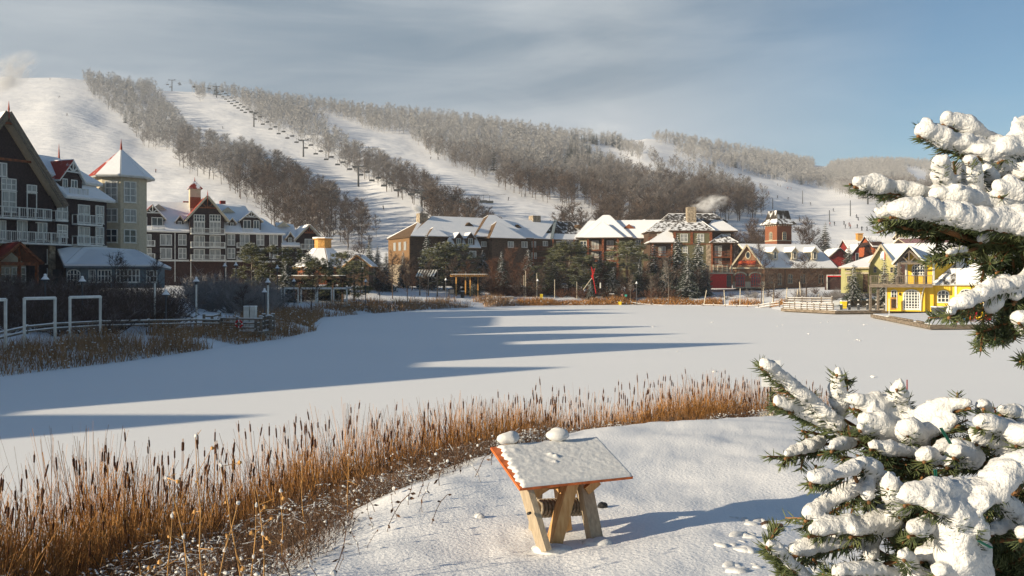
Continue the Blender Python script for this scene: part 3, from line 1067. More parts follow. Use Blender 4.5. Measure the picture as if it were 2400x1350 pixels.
# timber porch gable at the foot
fp = Fr((-60, 98), (98, 103))
zpe, zpr = fp.z_of(98, 612), fp.z_of(46, 566)
spm = fp.s_of(46)
sp1 = fp.s_of(98)
sp0 = 2 * spm - sp1
roof(H1, gable_front(fp, sp0, sp1, 0, 5.5, zpe, zpr, oh=.2, ohf=.3, covL=M_dkred, covR=M_red), M_timber, 'porch_roof', th=.25)
def porch(mb):
    mb.bar(fp.P(sp0, .1, zpe - .2), fp.P(spm, .1, zpr - .3), .25, .35)
    mb.bar(fp.P(sp1, .1, zpe - .2), fp.P(spm, .1, zpr - .3), .25, .35)
    mb.bar(fp.P(sp0, .1, zpe - .35), fp.P(sp1 - .3, .1, zpe - .35), .25, .4)
    mb.bar(fp.P(spm, .1, zpe - .3), fp.P(spm, .1, zpr - .4), .22, .22)
    for a in (sp0 + .3, spm, sp1 - .5):
        mb.bar(fp.P(a, .1, 4.2), fp.P(a, .1, zpe - .3), .3, .3)
part(H1, 'porch_frame', M_timber, porch)
# dormer block behind, running away
f2 = Fr((133, 111.5), (250, 119))
wall(f2, H1, M_dark, -4, f2.s_of(250), 0, 11, 4.4, f2.z_of(200, 468))
zt0 = f2.z_of(200, 468)
# mansard skirt of snow, set back top storey, then the top roof
z_top = f2.z_of(180, 424)
s2 = f2.len
roof(H1, [([f2.P(.6, -.9, zt0), f2.P(s2 + .7, -.9, zt0), f2.P(s2 - .5, 1.7, zt0 + 2.0), f2.P(.6, 1.7, zt0 + 2.0)], 'snow')], M_white, 'skirt_roof', th=.2)
wall(f2, H1, M_dark, 1.2, s2 - .5, 1.6, 10, zt0 + .1, z_top + .4, 'top_wall')
roof(H1, [([f2.P(1.2, .9, z_top), f2.P(s2 + .3, .9, z_top), f2.P(s2 - 3.0, 5.5, z_top + 3.4), f2.P(-1, 5.5, z_top + 3.4)], 'snow'),
          ([f2.P(s2 + .3, .9, z_top), f2.P(s2 + .3, 10, z_top), f2.P(s2 - 3.0, 5.5, z_top + 3.4)], 'snow')], M_white, th=.25)
sd0, sd1 = f2.s_of(142, .6), f2.s_of(192, .6)
dormer(f2, H1, sd0, sd1, .6, 6, f2.z_of(170, 459, .6), f2.z_of(170, 417, .6), f2.z_of(166, 378, .6), M_dark, M_white, cols=2, rows=1,
       winb=[(f2.s_of(146, .6), f2.s_of(158, .6)), (f2.s_of(166, .6), f2.s_of(181, .6))], winz=(f2.z_of(170, 456, .6), f2.z_of(170, 421, .6)), covL=M_redpatch2, truss=M_white, oh=.5)
win(f2, H1, 209, 435, 225, 461, d=1.6, cols=2, rows=1)
balc(f2, H1, 164, 208, 441, 461, d=.6, proj=1.2, step=1.2)
fbp = f2.P(s2 - 2.8, 5.4, z_top + 3.4)
part(H1, 'finial', M_red, lambda mb: mb.tube(fbp, fbp + Vector((0, 0, 2.0)), .14, .02))
for (u0, v0, u1, v1) in ((182, 480, 210, 522), (223, 482, 243, 524), (182, 531, 210, 572), (223, 532, 243, 572), (133, 477, 158, 516), (133, 526, 158, 556)):
    win(f2, H1, u0, v0, u1, v1, cols=2, rows=2, glass=M_curt)
for (u0, u1, vt, vb) in ((182, 241, 504, 525), (182, 241, 554, 573), (131, 160, 494, 515)):
    balc(f2, H1, u0, u1, vt, vb, proj=1.0, step=1.1)
part(H1, 'trim_band', M_white, lambda mb: f2.box(mb, -3, s2, -.12, -.005, f2.z_of(200, 578), f2.z_of(200, 574)))
# octagonal turret
tc_ = px(284, 500, 125.5)
trd = 3.35
def octa(r, z, k=8, ph=R(22.5)):
    return [Vector((tc_.x + r * math.cos(ph + 2 * math.pi * i / k), tc_.y + r * math.sin(ph + 2 * math.pi * i / k), z)) for i in range(k)]
ztw = HC + (HZ - 414) / FP * 124
zap = HC + (HZ - 350) / FP * 125.5
TWR = part(H1, 'turret_wall', M_cream, lambda mb: [mb.face([a, b, c, d]) for a, b, c, d in zip(octa(trd, 4.4), octa(trd, 4.4)[1:] + octa(trd, 4.4)[:1], octa(trd, ztw)[1:] + octa(trd, ztw)[:1], octa(trd, ztw))])
oc = octa(trd + 1.15, ztw - .1)
apx = Vector((tc_.x, tc_.y, zap))
tro = []
for i in range(8):
    a, b = oc[i], oc[(i + 1) % 8]
    mid = (a + b) / 2 - Vector((tc_.x, tc_.y, 0))
    left = mid.x < -1.0
    tro.append(([a, b, apx], M_redpatch2 if (left and mid.y < 1.5) else 'snow'))
roof(H1, tro, M_white, 'turret_roof', th=.25, snow=.1)
part(H1, 'finial', M_red, lambda mb: mb.tube(apx - Vector((0, 0, .3)), apx + Vector((0, 0, 1.5)), .22, .01, 8))
ov = octa(trd, 0)
for i in range(8):
    a, b = ov[i], ov[(i + 1) % 8]
    mid = (a + b) / 2 - Vector((tc_.x, tc_.y, 0))
    if mid.y > -.5 or mid.x < -2:
        continue
    ft = Fr((CX + FP * a.x / a.y, a.y), (CX + FP * b.x / b.y, b.y))
    wd = ft.len
    for (v0, v1) in ((424, 474), (489, 521), (537, 569)):
        zz0, zz1 = HC + (HZ - v1) / FP * 122.7, HC + (HZ - v0) / FP * 122.7
        window(ft, H1, wd * .16, wd * .84, zz0, zz1, cols=2, rows=3 if v0 == 424 else 2, fw=.12, glass=M_curt if v0 < 530 else M_glass)
for x_ in ov:
    if (x_ - Vector((tc_.x, tc_.y, 0))).y < 1:
        pass
# glazed restaurant wing with a lean-to roof
fc = Fr((140, 108), (396, 110))
zce = fc.z_of(300, 626)
wall(fc, H1, M_grey, fc.s_of(155), fc.s_of(371), 0, 3.5, 4.2, zce - .05, 'restaurant_wall')
roof(H1, [([px(150, 624, 107.3), px(372, 625, 109.3), px(318, 588, 120), px(196, 580, 115)], 'snow'),
          ([px(150, 624, 107.3), px(196, 580, 115), px(130, 580, 112.6)], 'snow'),
          ([px(372, 625, 109.3), px(402, 631, 118), px(318, 588, 120)], 'snow')], M_grey, 'restaurant_roof', th=.2)
for (u0, v0, u1, v1, c, r, ar) in ((157, 631, 189, 668, 4, 3, True), (208, 632, 224, 662, 3, 2, False), (229, 632, 262, 662, 4, 2, False), (272, 631, 328, 662, 6, 2, False), (343, 633, 369, 662, 3, 2, False)):
    win(fc, H1, u0, v0, u1, v1, cols=c, rows=r, arch=ar)
part(H1, 'door', M_black, lambda mb: fc.box(mb, fc.s_of(157) - 1.6, fc.s_of(157) - .5, -.05, .3, 4.3, zce - .3))
# ================= long wing
fb = Fr((332, 180), (662, 193))
HB = empty('hotel_wing', fb.P(22, 6, 4.8), 'long dark brown hotel wing with snowy roofs, gables and a small red capped cupola', 'hotel')
zeB = fb.z_of(480, 545)
z0B = fb.z_of(480, 612)
sE = fb.s_of(662)
s760 = fb.s_of(757)
wall(fb, HB, M_dark, -6, sE, 0, 13, z0B, zeB)
wall(fb, HB, M_dkbase, -6, sE, .25, 13, 4.0, z0B, 'base_wall')
zR1 = fb.z_of(450, 477, 6.5)
zR2 = fb.z_of(650, 514, 6.5)
sH1 = fb.s_of(572, 6.5)
roof(HB, [([fb.P(-8, -.7, zeB), fb.P(fb.s_of(612), -.7, zeB), fb.P(sH1, 6.5, zR1), fb.P(-8, 6.5, zR1)], 'snow'),
          ([fb.P(-8, 6.5, zR1), fb.P(sH1, 6.5, zR1), fb.P(fb.s_of(612), 13.5, zeB), fb.P(-8, 13.5, zeB)], 'snow'),
          ([fb.P(fb.s_of(612), -.7, zeB), fb.P(fb.s_of(612), 13.5, zeB), fb.P(sH1, 6.5, zR1)], 'snow'),
          ([fb.P(fb.s_of(560), -.65, zeB + .02), fb.P(sE + .6, -.65, zeB + .02), fb.P(sE - 3, 6.5, zR2), fb.P(fb.s_of(590), 6.5, zR2)], 'snow'),
          ([fb.P(fb.s_of(590), 6.5, zR2), fb.P(sE - 3, 6.5, zR2), fb.P(sE + .6, 13.4, zeB), fb.P(fb.s_of(560), 13.4, zeB)], 'snow')], M_white, th=.25)
part(HB, 'trim_band', M_white, lambda mb: fb.box(mb, -6, sE, -.12, -.01, z0B - .1, z0B + .25))
part(HB, 'downpipe', M_white, lambda mb: [mb.tube(fb.P(fb.s_of(u), -.15, 5), fb.P(fb.s_of(u), -.15, zeB - .2), .09) for u in (410, 447, 529, 661)])
# central gable
sg0, sg1 = fb.s_of(445, -1.2), fb.s_of(525, -1.2)
zge, zgr = fb.z_of(485, 505, -1.2), fb.z_of(486, 459, -1.2)
wall(fb, HB, M_dark, sg0, sg1, -1.2, 6, z0B, zge)
tri_wall(fb, HB, M_dark, sg0, sg1, -1.2, zge, zgr - .2)
roof(HB, gable_front(fb, sg0, sg1, -1.2, 8.5, zge, zgr, oh=.9, ohf=.8, covL=M_red, covR='snow'), M_cream, 'gable_roof', th=.25)
barge(fb, HB, M_cream, sg0, sg1, -1.95, zge, zgr, oh=.9, w=.4, truss=M_timber, finial=1.2)
for u0, u1 in ((454, 480), (491, 517)):
    win(fb, HB, u0, 503, u1, 519, d=-1.2, cols=4, rows=2)
    win(fb, HB, u0, 520, u1, 545, d=-1.2, cols=3, rows=2, glass=M_curt)
    win(fb, HB, u0, 552, u1, 578, d=-1.2, cols=2, rows=1, glass=M_curt)
    win(fb, HB, u0, 584, u1, 607, d=-1.2, cols=2, rows=1, glass=M_curt)
for vt, vb in ((535, 547), (567, 579), (597, 609)):
    balc(fb, HB, 448, 528, vt, vb, d=-1.2, proj=1.1, step=2.0)
# other windows and balconies
for v0, v1 in ((549, 575), (581, 606)):
    for (u0, u1, c, r) in ((334, 355, 2, 1), (375, 403, 2, 1), (418, 437, 2, 2), (533, 551, 2, 2), (562, 585, 2, 1), (601, 619, 2, 2), (631, 651, 2, 1)):
        win(fb, HB, u0, v0, u1, v1, cols=c, rows=r, glass=M_curt)
for vt, vb, in ((563, 575), (594, 606)):
    balc(fb, HB, 332, 364, vt, vb, proj=1.2, step=1.6)
    balc(fb, HB, 556, 597, vt + 6, vb + 4, proj=1.2, step=1.6)
def bdorm(u0, u1, vb, ve, va, d0, truss=None, winb=None, covL='snow', cols=2, rows=2):
    um = (u0 + u1) / 2
    return dormer(fb, HB, fb.s_of(u0, d0), fb.s_of(u1, d0), d0, d0 + 5.5, fb.z_of(um, vb, d0), fb.z_of(um, ve, d0), fb.z_of(um, va, d0), M_dark, M_cream, cols, rows,
                  truss=truss, winb=[(fb.s_of(a, d0), fb.s_of(b, d0)) for a, b in winb] if winb else None, covL=covL, oh=.6 if truss else .35)
bdorm(332, 383, 540, 508, 482, .3, M_white, [(332, 345), (355, 382)], covL=M_red, rows=1)
bdorm(413, 430, 536, 517, 506, .8)
bdorm(536, 552, 539, 521, 512, .8)
bdorm(566, 611, 543, 515, 497, .3, M_white, [(570, 588), (594, 608)], rows=1)
balc(fb, HB, 356, 386, 528, 539, d=.3, proj=1.0)
balc(fb, HB, 569, 592, 535, 545, d=.3, proj=1.0)
def vent(u, v, d, w=1.6, h=1.2, fr_=None, root=None, m=None, cov='snow'):
    fr_ = fr_ or fb
    s_ = fr_.s_of(u, d)
    z_ = fr_.z_of(u, v, d)
    mb = MB()
    b = [fr_.P(s_ - w, d, z_ - h), fr_.P(s_ + w, d, z_ - h), fr_.P(s_, d, z_), fr_.P(s_, d + 3, z_)]
    mb.v += [tuple(p) for p in b]
    mb.f += [(0, 1, 2), (1, 3, 2), (0, 2, 3)]
    mb.m += [0, 1, 1]
    return mb.build('roof_vent', [m or M_cream, M_snow if cov == 'snow' else cov], root or HB)
vent(534, 485, 3.5)
vent(665, 519, 3.5)
vent(372, 478, 3.5)
part(HB, 'chimney', M_dkred, lambda mb: fb.box(mb, fb.s_of(516, 7), fb.s_of(528, 7), 6.5, 8, zR1 - 1, zR1 + .9))
part(HB, 'chimney', M_dkred, lambda mb: fb.box(mb, fb.s_of(430, 7), fb.s_of(446, 7), 7, 8, zR1 - 1, zR1 + .5))
# cupola
sc0, sc1 = fb.s_of(444, 5), fb.s_of(469, 5)
zc0, zc1, zc2 = fb.z_of(456, 478, 5), fb.z_of(456, 463, 5), fb.z_of(456, 443, 5)
scm = (sc0 + sc1) / 2
CU = wall(fb, HB, M_cream, sc0, sc1, 4, 4 + sc1 - sc0, zc0 - 2, zc2, 'cupola')
part(CU, 'louvre', M_brick2, lambda mb: fb.box(mb, sc0 - .03, sc1 + .03, 3.95, 4.1, zc0 - 1, zc1))
dcm = 4 + (sc1 - sc0) / 2
part(CU, 'cupola_roof', M_redpatch, lambda mb: [mb.slab([fb.P(a[0], a[1], zc2), fb.P(b[0], b[1], zc2), fb.P(scm, dcm, fb.z_of(456, 422, 5))], .1) for a, b in zip(
    *(lambda q: (q, q[1:] + q[:1]))([(sc0 - .4, 3.6), (sc1 + .4, 3.6), (sc1 + .4, 4.4 + sc1 - sc0), (sc0 - .4, 4.4 + sc1 - sc0)]))])
part(CU, 'finial', M_red, lambda mb: mb.tube(fb.P(scm, dcm, fb.z_of(456, 424, 5)), fb.P(scm, dcm, fb.z_of(456, 414, 5)), .12, .01))
# lower end of the wing with its right-hand gable
zL = fb.z_of(700, 577)
wall(fb, HB, M_dark, sE, fb.s_of(749), .5, 11, 4.2, zL)
zge2, zgr2 = fb.z_of(722, 558, .2), fb.z_of(722, 527, .2)
roof(HB, [([fb.P(sE - .3, -.6, zL - .1), fb.P(fb.s_of(703), -.6, zL - .1), fb.P(fb.s_of(703), 6, zR2 - 1.2), fb.P(sE - .3, 6, zR2 - .8)], 'snow')], M_white, 'lower_roof', th=.22)
sq0, sq1 = fb.s_of(694, .2), fb.s_of(752, .2)
wall(fb, HB, M_dark, sq0, sq1, .2, 8, zL - 1, zge2)
tri_wall(fb, HB, M_dark, sq0, sq1, .2, zge2, zgr2 - .3)
roof(HB, gable_front(fb, sq0, sq1, .2, 8, zge2, zgr2, oh=.5, ohf=1.0), M_white, 'gable_roof', th=.22)
barge(fb, HB, M_cream, sq0, sq1, -.75, zge2, zgr2, oh=.5, w=.35, truss=M_timber)
win(fb, HB, 714, 560, 734, 584, d=.2, cols=2, rows=1, glass=M_curt)
balc(fb, HB, 706, 745, 572, 583, d=.2, proj=1.3)
bdorm(672, 688, 575, 556, 545, .3)
# ================= pavilion with an octagonal lantern
fq = Fr((700, 178), (850, 178))
PV = empty('pavilion', px(757, 640, 184), 'round snowy roofed pavilion with a golden wooden lantern on top, between hotel wing and lodge', 'pavilion')
pc = px(757, 600, 184)
def ring(r, z, k=8):
    return [Vector((pc.x + r * math.cos(2 * math.pi * (i + .5) / k), pc.y + r * math.sin(2 * math.pi * (i + .5) / k), z)) for i in range(k)]
zz = [HC + (HZ - q) / FP * 184 for q in (628, 583, 561)]
rf = []
for i in range(8):
    a, b = ring(6.2, zz[0]), ring(1.9, zz[1])
    rf.append(([a[i], a[(i + 1) % 8], b[(i + 1) % 8], b[i]], 'snow'))
roof(PV, rf, M_orange, th=.2)
def lant(mb):
    a, b = ring(1.75, zz[1] - .2), ring(1.75, zz[2])
    for i in range(8):
        mb.face([a[i], a[(i + 1) % 8], b[(i + 1) % 8], b[i]])
    mb.slab(ring(2.1, zz[2] + .15), .2)
LN = part(PV, 'lantern', M_orange, lant)
part(LN, 'snow_cover', M_snow, lambda mb: mb.slab(ring(2.15, zz[2] + .4), .25))
def pwall(mb):
    a, b = ring(5.2, 4.4), ring(5.2, zz[0])
    for i in range(8):
        mb.face([a[i], a[(i + 1) % 8], b[(i + 1) % 8], b[i]])
part(PV, 'wall', M_timber, pwall)
fpv = Fr((806, 176), (868, 176))
g0, g1 = 0, fpv.len
roof(PV, gable_front(fpv, g0, g1, 0, 8, fpv.z_of(837, 622), fpv.z_of(837, 597), oh=.3, ohf=.5), M_orange, 'porch_roof', th=.2)
tri_wall(fpv, PV, M_wood, g0 + .2, g1 - .2, .1, fpv.z_of(837, 622), fpv.z_of(837, 599))
window(fpv, PV, g0 + 1.4, g1 - 1.4, fpv.z_of(837, 628), fpv.z_of(837, 608), .1, cols=4, rows=1, arch=True)
wall(fpv, PV, M_lodge, g0 + .3, g1 - .3, .12, 6, 4.2, fpv.z_of(837, 622))
# ================= the lodge: left wing in shade, right block facing the sun
L1 = Fr((963, 225), (1350, 250))
LG = empty('lodge', L1.P(30, 8, 4.6), 'long timber lodge with many snowy hipped roofs and three stone chimneys across the middle', 'lodge')
ze1 = L1.z_of(1100, 558)
e1 = L1.len
M_lw = M_lodge
wall(L1, LG, M_lw, 0, e1 + 3, .5, 15, 4.2, ze1)
part(LG, 'end_wall', M_tan, lambda mb: L1.box(mb, -.15, -.01, .6, 14.9, 9.5, ze1 - .2))
part(LG, 'end_wall', M_stone, lambda mb: L1.box(mb, -.3, -.01, .6, 14.9, 4.2, 9.5))
for dd in (2.5, 6, 9.5):
    part(LG, 'end_window', M_curt, lambda mb: [L1.box(mb, -.24, -.16, dd, dd + 1.6, ze1 - 3.4, ze1 - 1.2)])
zrd = L1.z_of(1150, 513, 8)
def L1hip(u0, u1, d0, d1, ve, va, ra, rb, dr, cov=('snow', M_shing, 'snow', 'snow'), oh=.7, name='roof'):
    um = (u0 + u1) / 2
    s0, s1 = L1.s_of(u0, d0), L1.s_of(u1, d0)
    return roof(LG, hip(L1, s0, s1, d0, d1, L1.z_of(um, ve, d0), L1.z_of((ra + rb) / 2, va, dr), oh=oh, r0=L1.s_of(ra, dr), r1=L1.s_of(rb, dr), dr=dr, cov=cov), M_shing, name, th=.25, snow=.18)
L1hip(965, 1262, .5, 15, 556, 513, 1012, 1300, 8)
L1hip(965, 1010, -.6, 14, 555, 521, 979, 985, 7.5)
L1hip(1005, 1044, -1.5, 5, 555, 533, 1016, 1017, 1.5, cov=('snow', M_shing, 'snow', 'snow'))
L1hip(1116, 1243, -1.0, 14, 557, 504.5, 1145, 1160, 7, cov=('snow', M_shing, 'snow', 'snow'))
L1hip(1150, 1225, -3.2, 6, 559, 519.5, 1164, 1165, 1.5, cov=('snow', M_shing, 'snow', 'snow'))
wall(L1, LG, M_lodge, L1.s_of(1153, -3), L1.s_of(1222, -3), -2.9, .4, 4.3, ze1 - .4)
wall(L1, LG, M_lw, L1.s_of(1120, -1), L1.s_of(1240, -1), -.7, .4, 4.3, ze1 - .4)
# roof with melting patches towards the joint with the right block
sJ0, sJ1 = L1.s_of(1262), e1 + 4
zz0, zz1 = L1.z_of(1300, 561), L1.z_of(1300, 518, 8)
roof(LG, [([L1.P(sJ0 - 8, -.1, zz0), L1.P(sJ1, -.1, zz0), L1.P(sJ1, 2.4, zz0 + 1.7), L1.P(sJ0 - 8, 2.4, zz0 + 1.7)], 'snow'),
          ([L1.P(L1.s_of(1252, 2.4), 2.4, zz0 + 1.7), L1.P(L1.s_of(1298, 2.4), 2.4, zz0 + 1.7), L1.P(L1.s_of(1302, 8), 8, zz1), L1.P(L1.s_of(1264, 8), 8, zz1)], M_dkpatch),
          ([L1.P(L1.s_of(1302, 2.4), 2.4, zz0 + 1.7), L1.P(L1.s_of(1350, 2.4), 2.4, zz0 + 1.7), L1.P(L1.s_of(1352, 8), 8, zz1), L1.P(L1.s_of(1304, 8), 8, zz1)], M_dkpatch),
          ([L1.P(L1.s_of(1350, 2.4), 2.4, zz0 + 1.7), L1.P(sJ1 + 2, 2.4, zz0 + 1.7), L1.P(sJ1 + 2, 8, zz1), L1.P(L1.s_of(1352, 8), 8, zz1)], M_dkpatch2),
          ([L1.P(sJ0 - 8, 8, zz1), L1.P(sJ1, 8, zz1), L1.P(sJ1, 15, zz0), L1.P(sJ0 - 8, 15, zz0)], 'snow')], M_shing, th=.25, snow=.1)
part(LG, 'gutter_pipe', M_grey, lambda mb: [mb.bar(L1.P(L1.s_of(1301, 8), 7.8, zz1 + .3), L1.P(L1.s_of(1292, 0), -.3, zz0 + .2), .8, .35)])
# lower roof with two dormers
zl0 = L1.z_of(1085, 581, -2.5)
zl1 = L1.z_of(1085, 552, .4)
roof(LG, [([L1.P(L1.s_of(1043, -2.5), -2.5, zl0), L1.P(L1.s_of(1128, -2.5), -2.5, zl0), L1.P(L1.s_of(1116, .4), .6, zl1), L1.P(L1.s_of(1052, .4), .6, zl1)], 'snow')], M_shing, 'lower_roof', th=.25)
wall(L1, LG, M_lw, L1.s_of(1046, -2.2), L1.s_of(1124, -2.2), -2.0, .5, 4.3, zl0 - .1, 'bay_wall')
for ua, ub, am in ((1066, 1084, 1074), (1093, 1112, 1103)):
    dormer(L1, LG, L1.s_of(ua, -2), L1.s_of(ub, -2), -2.0, 3.5, L1.z_of(am, 574, -2), L1.z_of(am, 558, -2), L1.z_of(am, 547, -2), M_lw, M_shing, cols=2, rows=1, covL='snow', covR='snow')
for u, v in ((1100, 521), (1214, 526), (1358, 526)):
    vent(u, v, 4.0, 1.5, 1.1, L1, LG, M_shing, M_shing)
part(LG, 'chimney', M_stone, lambda mb: L1.box(mb, L1.s_of(981, 7), L1.s_of(1000, 7), 6.2, 8.6, zrd - 3, L1.z_of(988, 499.5, 6.2)))
part(LG, 'chimney', M_stone, lambda mb: L1.box(mb, L1.s_of(1245, 8), L1.s_of(1263, 8), 7.0, 9.4, zrd - 3, L1.z_of(1250, 505, 7)))
for (u0, v0, u1, v1) in ((1048, 588, 1060, 604), (1100, 588, 1116, 604), (1128, 566, 1140, 578), (1190, 566, 1204, 580), (1222, 566, 1236, 580), (1246, 566, 1256, 579), (1272, 565, 1284, 577), (1304, 565, 1320, 577), (1328, 565, 1342, 577), (1304, 592, 1320, 606), (1246, 592, 1258, 606)):
    win(L1, LG, u0, v0, u1, v1, d=.5 if u0 > 1240 or u0 < 1120 and v0 > 600 else (-3.0 if 1150 < u0 < 1222 else -.72 if u0 > 1120 else -2.05), cols=2, rows=1, glass=M_curt)
for (u0, u1, vt, vb) in ((1250, 1296, 577, 587), (1300, 1346, 577, 587), (1250, 1346, 603, 614)):
    balc(L1, LG, u0, u1, vt, vb, d=.5, proj=1.6, m=M_timber, base=M_lodge)
for u in (1250, 1296, 1346):
    part(LG, 'post', M_timber, lambda mb: mb.bar(L1.P(L1.s_of(u, -1), -1, 4.4), L1.P(L1.s_of(u, -1), -1, zz0), .35, .35))
part(LG, 'downpipe', M_black, lambda mb: mb.tube(L1.P(L1.s_of(1292), -.4, 5), L1.P(L1.s_of(1292), -.4, zz0), .3))
# ---- right block
L2 = Fr((1350, 250), (1730, 243))
def L2hip(u0, u1, d0, d1, ve, va, ra, rb, dr, cov=('snow',) * 4, oh=.7, name='roof', sn=.18):
    um = (u0 + u1) / 2
    return roof(LG, hip(L2, L2.s_of(u0, d0), L2.s_of(u1, d0), d0, d1, L2.z_of(um, ve, d0), L2.z_of((ra + rb) / 2, va, dr), oh=oh, r0=L2.s_of(ra, dr), r1=L2.s_of(rb, dr), dr=dr, cov=cov), M_shing, name, th=.25, snow=sn)
zE2 = L2.z_of(1500, 559, 1)
wall(L2, LG, M_olive, L2.s_of(1352, 1), L2.s_of(1575, 1), 1, 15, 4.2, zE2)
L2hip(1350, 1580, 1, 15, 559, 517, 1380, 1560, 8, cov=('snow', 'snow', 'snow', 'snow'))
roof(LG, [([L2.P(L2.s_of(1483, 7.4), 7.2, L2.z_of(1500, 523, 7.2)), L2.P(L2.s_of(1548, 7.4), 7.2, L2.z_of(1500, 523, 7.2)), L2.P(L2.s_of(1548, 9), 8.6, L2.z_of(1500, 514, 8.6)), L2.P(L2.s_of(1483, 9), 8.6, L2.z_of(1500, 514, 8.6))], M_dkpatch)], M_shing, 'ridge_patch', th=.2)
L2hip(1355, 1477, -.5, 13, 557, 504.5, 1414, 1428, 7)
L2hip(1374, 1456, -3, 6, 557.5, 519.5, 1412, 1413.5, 1.5)
vent(1474, 525, 4.0, 1.8, 1.3, L2, LG, M_timber, M_shing)
# timber porch with stacked balconies
wall(L2, LG, M_olive, L2.s_of(1357, -.3), L2.s_of(1376, -.3), -.3, 1.2, 4.3, zE2 - .3)
wall(L2, LG, M_lodge, L2.s_of(1378, .5), L2.s_of(1452, .5), .2, 1.2, 4.3, zE2 - .3)
wall(L2, LG, M_olive, L2.s_of(1452, -.3), L2.s_of(1480, -.3), -.2, 1.2, 4.3, zE2 - .3)
for u in (1378, 1413, 1448):
    part(LG, 'post', M_timber, lambda mb: mb.bar(L2.P(L2.s_of(u, -2.8), -2.8, 4.3), L2.P(L2.s_of(u, -2.8), -2.8, L2.z_of(u, 558, -2.8)), .55, .55))
for a, b in ((1379, 1412), (1414, 1447)):
    for vt, vb in ((576, 586), (600, 611)):
        balc(L2, LG, a, b, vt, vb, d=.2, proj=2.8, m=M_timber, base=M_timber)
    for v0, v1 in ((564, 584), (589, 608)):
        win(L2, LG, a + 8, v0, b - 9, v1, d=.2, cols=2, rows=1, glass=M_curt)
win(L2, LG, 1360, 565, 1375, 580, d=-.32, cols=2, rows=2)
win(L2, LG, 1490, 562, 1502, 575, d=1, cols=2, rows=1)
balc(L2, LG, 1503, 1524, 567, 581, d=1, proj=2.0, m=M_timber, base=M_timber)
win(L2, LG, 1506, 588, 1516, 602, d=1, cols=2, rows=1)
# big block with the tall chimney
L3 = Fr((1572, 236), (1671, 236))
z3 = L3.z_of(1620, 540)
wall(L3, LG, M_olive, L3.s_of(1580), L3.s_of(1666), 0, 18, 4.3, z3)
def quoins(mb):
    for u in (1580, 1620, 1666):
        s_ = L3.s_of(u)
        L3.box(mb, s_ - .35, s_ + .35, -.15, .0, L3.z_of(1620, 567), z3)
for i, u in enumerate((1581, 1621, 1666)):
    part(LG, 'timber_post', M_timber, lambda mb: L3.box(mb, L3.s_of(u) - .35, L3.s_of(u) + .35, -.15, -.01, L3.z_of(1620, 571), z3))
part(LG, 'timber_band', M_timber, lambda mb: L3.box(mb, L3.s_of(1579), L3.s_of(1668), -.17, -.01, L3.z_of(1620, 573), L3.z_of(1620, 571)))
part(LG, 'timber_band', M_timber, lambda mb: L3.box(mb, L3.s_of(1579), L3.s_of(1668), -.17, -.01, z3 - .6, z3 - .15))
part(LG, 'stone_wall', M_stone, lambda mb: L3.box(mb, L3.s_of(1655), L3.s_of(1667), -.2, -.01, 4.3, L3.z_of(1620, 573)))
roof(LG, hip(L3, L3.s_of(1576), L3.s_of(1667), 0, 20, z3, L3.z_of(1621, 503, 9), oh=.7, r0=L3.s_of(1618, 9), r1=L3.s_of(1622, 9) , dr=9, cov=(M_dkpatch2, M_dkpatch, 'snow', 'snow')), M_shing, th=.25)
part(LG, 'chimney', M_stone, lambda mb: L3.box(mb, L3.s_of(1611, 4), L3.s_of(1632, 4), 4, 6.4, z3 + 1, L3.z_of(1620, 485, 4)))
for (u0, v0, u1, v1) in ((1594, 548, 1612, 567), (1634, 548, 1650, 567), (1600, 578, 1612, 592), (1636, 578, 1648, 592)):
    win(L3, LG, u0, v0, u1, v1, cols=2, rows=2, glass=M_curt)
def L3hip(u0, u1, d0, d1, ve, va, ra, rb, dr, cov=('snow',) * 4):
    return roof(LG, hip(L3, L3.s_of(u0, d0), L3.s_of(u1, d0), d0, d1, L3.z_of((u0 + u1) / 2, ve, d0), L3.z_of((ra + rb) / 2, va, dr), oh=.6, r0=L3.s_of(ra, dr), r1=L3.s_of(rb, dr), dr=dr, cov=cov), M_shing, th=.25, snow=.15)
L3hip(1560, 1700, 9, 24, 520, 501, 1566, 1676, 15, cov=(M_dkpatch, M_dkpatch, M_dkpatch2, 'snow'))
wall(L3, LG, M_lodge, L3.s_of(1520, 3), L3.s_of(1580, 3), 3, 16, 4.3, L3.z_of(1550, 544, 3))
L3hip(1520, 1584, 3, 16, 543, 518, 1543, 1600, 9, cov=(M_dkpatch2, M_dkpatch2, 'snow', 'snow'))
wall(L3, LG, M_lodge, L3.s_of(1525, -.5), L3.s_of(1580, -.5), .6, 3, 4.3, L3.z_of(1550, 570, .5))
L3hip(1525, 1577, -1, 7, 569, 534, 1570, 1572, 4, cov=('snow', 'snow', M_shing, 'snow'))
wall(L3, LG, M_lodge, L3.s_of(1668, 2), L3.s_of(1722, 2), 3, 15, 4.3, L3.z_of(1700, 542, 3))
L3hip(1660, 1724, 2.5, 15, 541.5, 517, 1672, 1693, 8, cov=('snow', 'snow', 'snow', 'snow'))
L3hip(1669, 1724, -1, 7, 568.5, 548, 1694, 1695, 3, cov=(M_dkpatch2, 'snow', 'snow', 'snow'))
for u0, u1, vt, vb in ((1669, 1716, 589, 602), (1669, 1716, 612, 624), (1533, 1578, 589, 601), (1522, 1560, 556, 566)):
    balc(L3, LG, u0, u1, vt, vb, d=.8 if vt > 560 else 3, proj=1.8, m=M_timber, base=M_timber, diag=True, step=3.5)
wall(L3, LG, M_lodge, L3.s_of(1668, 1), L3.s_of(1716, 1), .8, 3.2, 4.3, L3.z_of(1690, 569, 1))
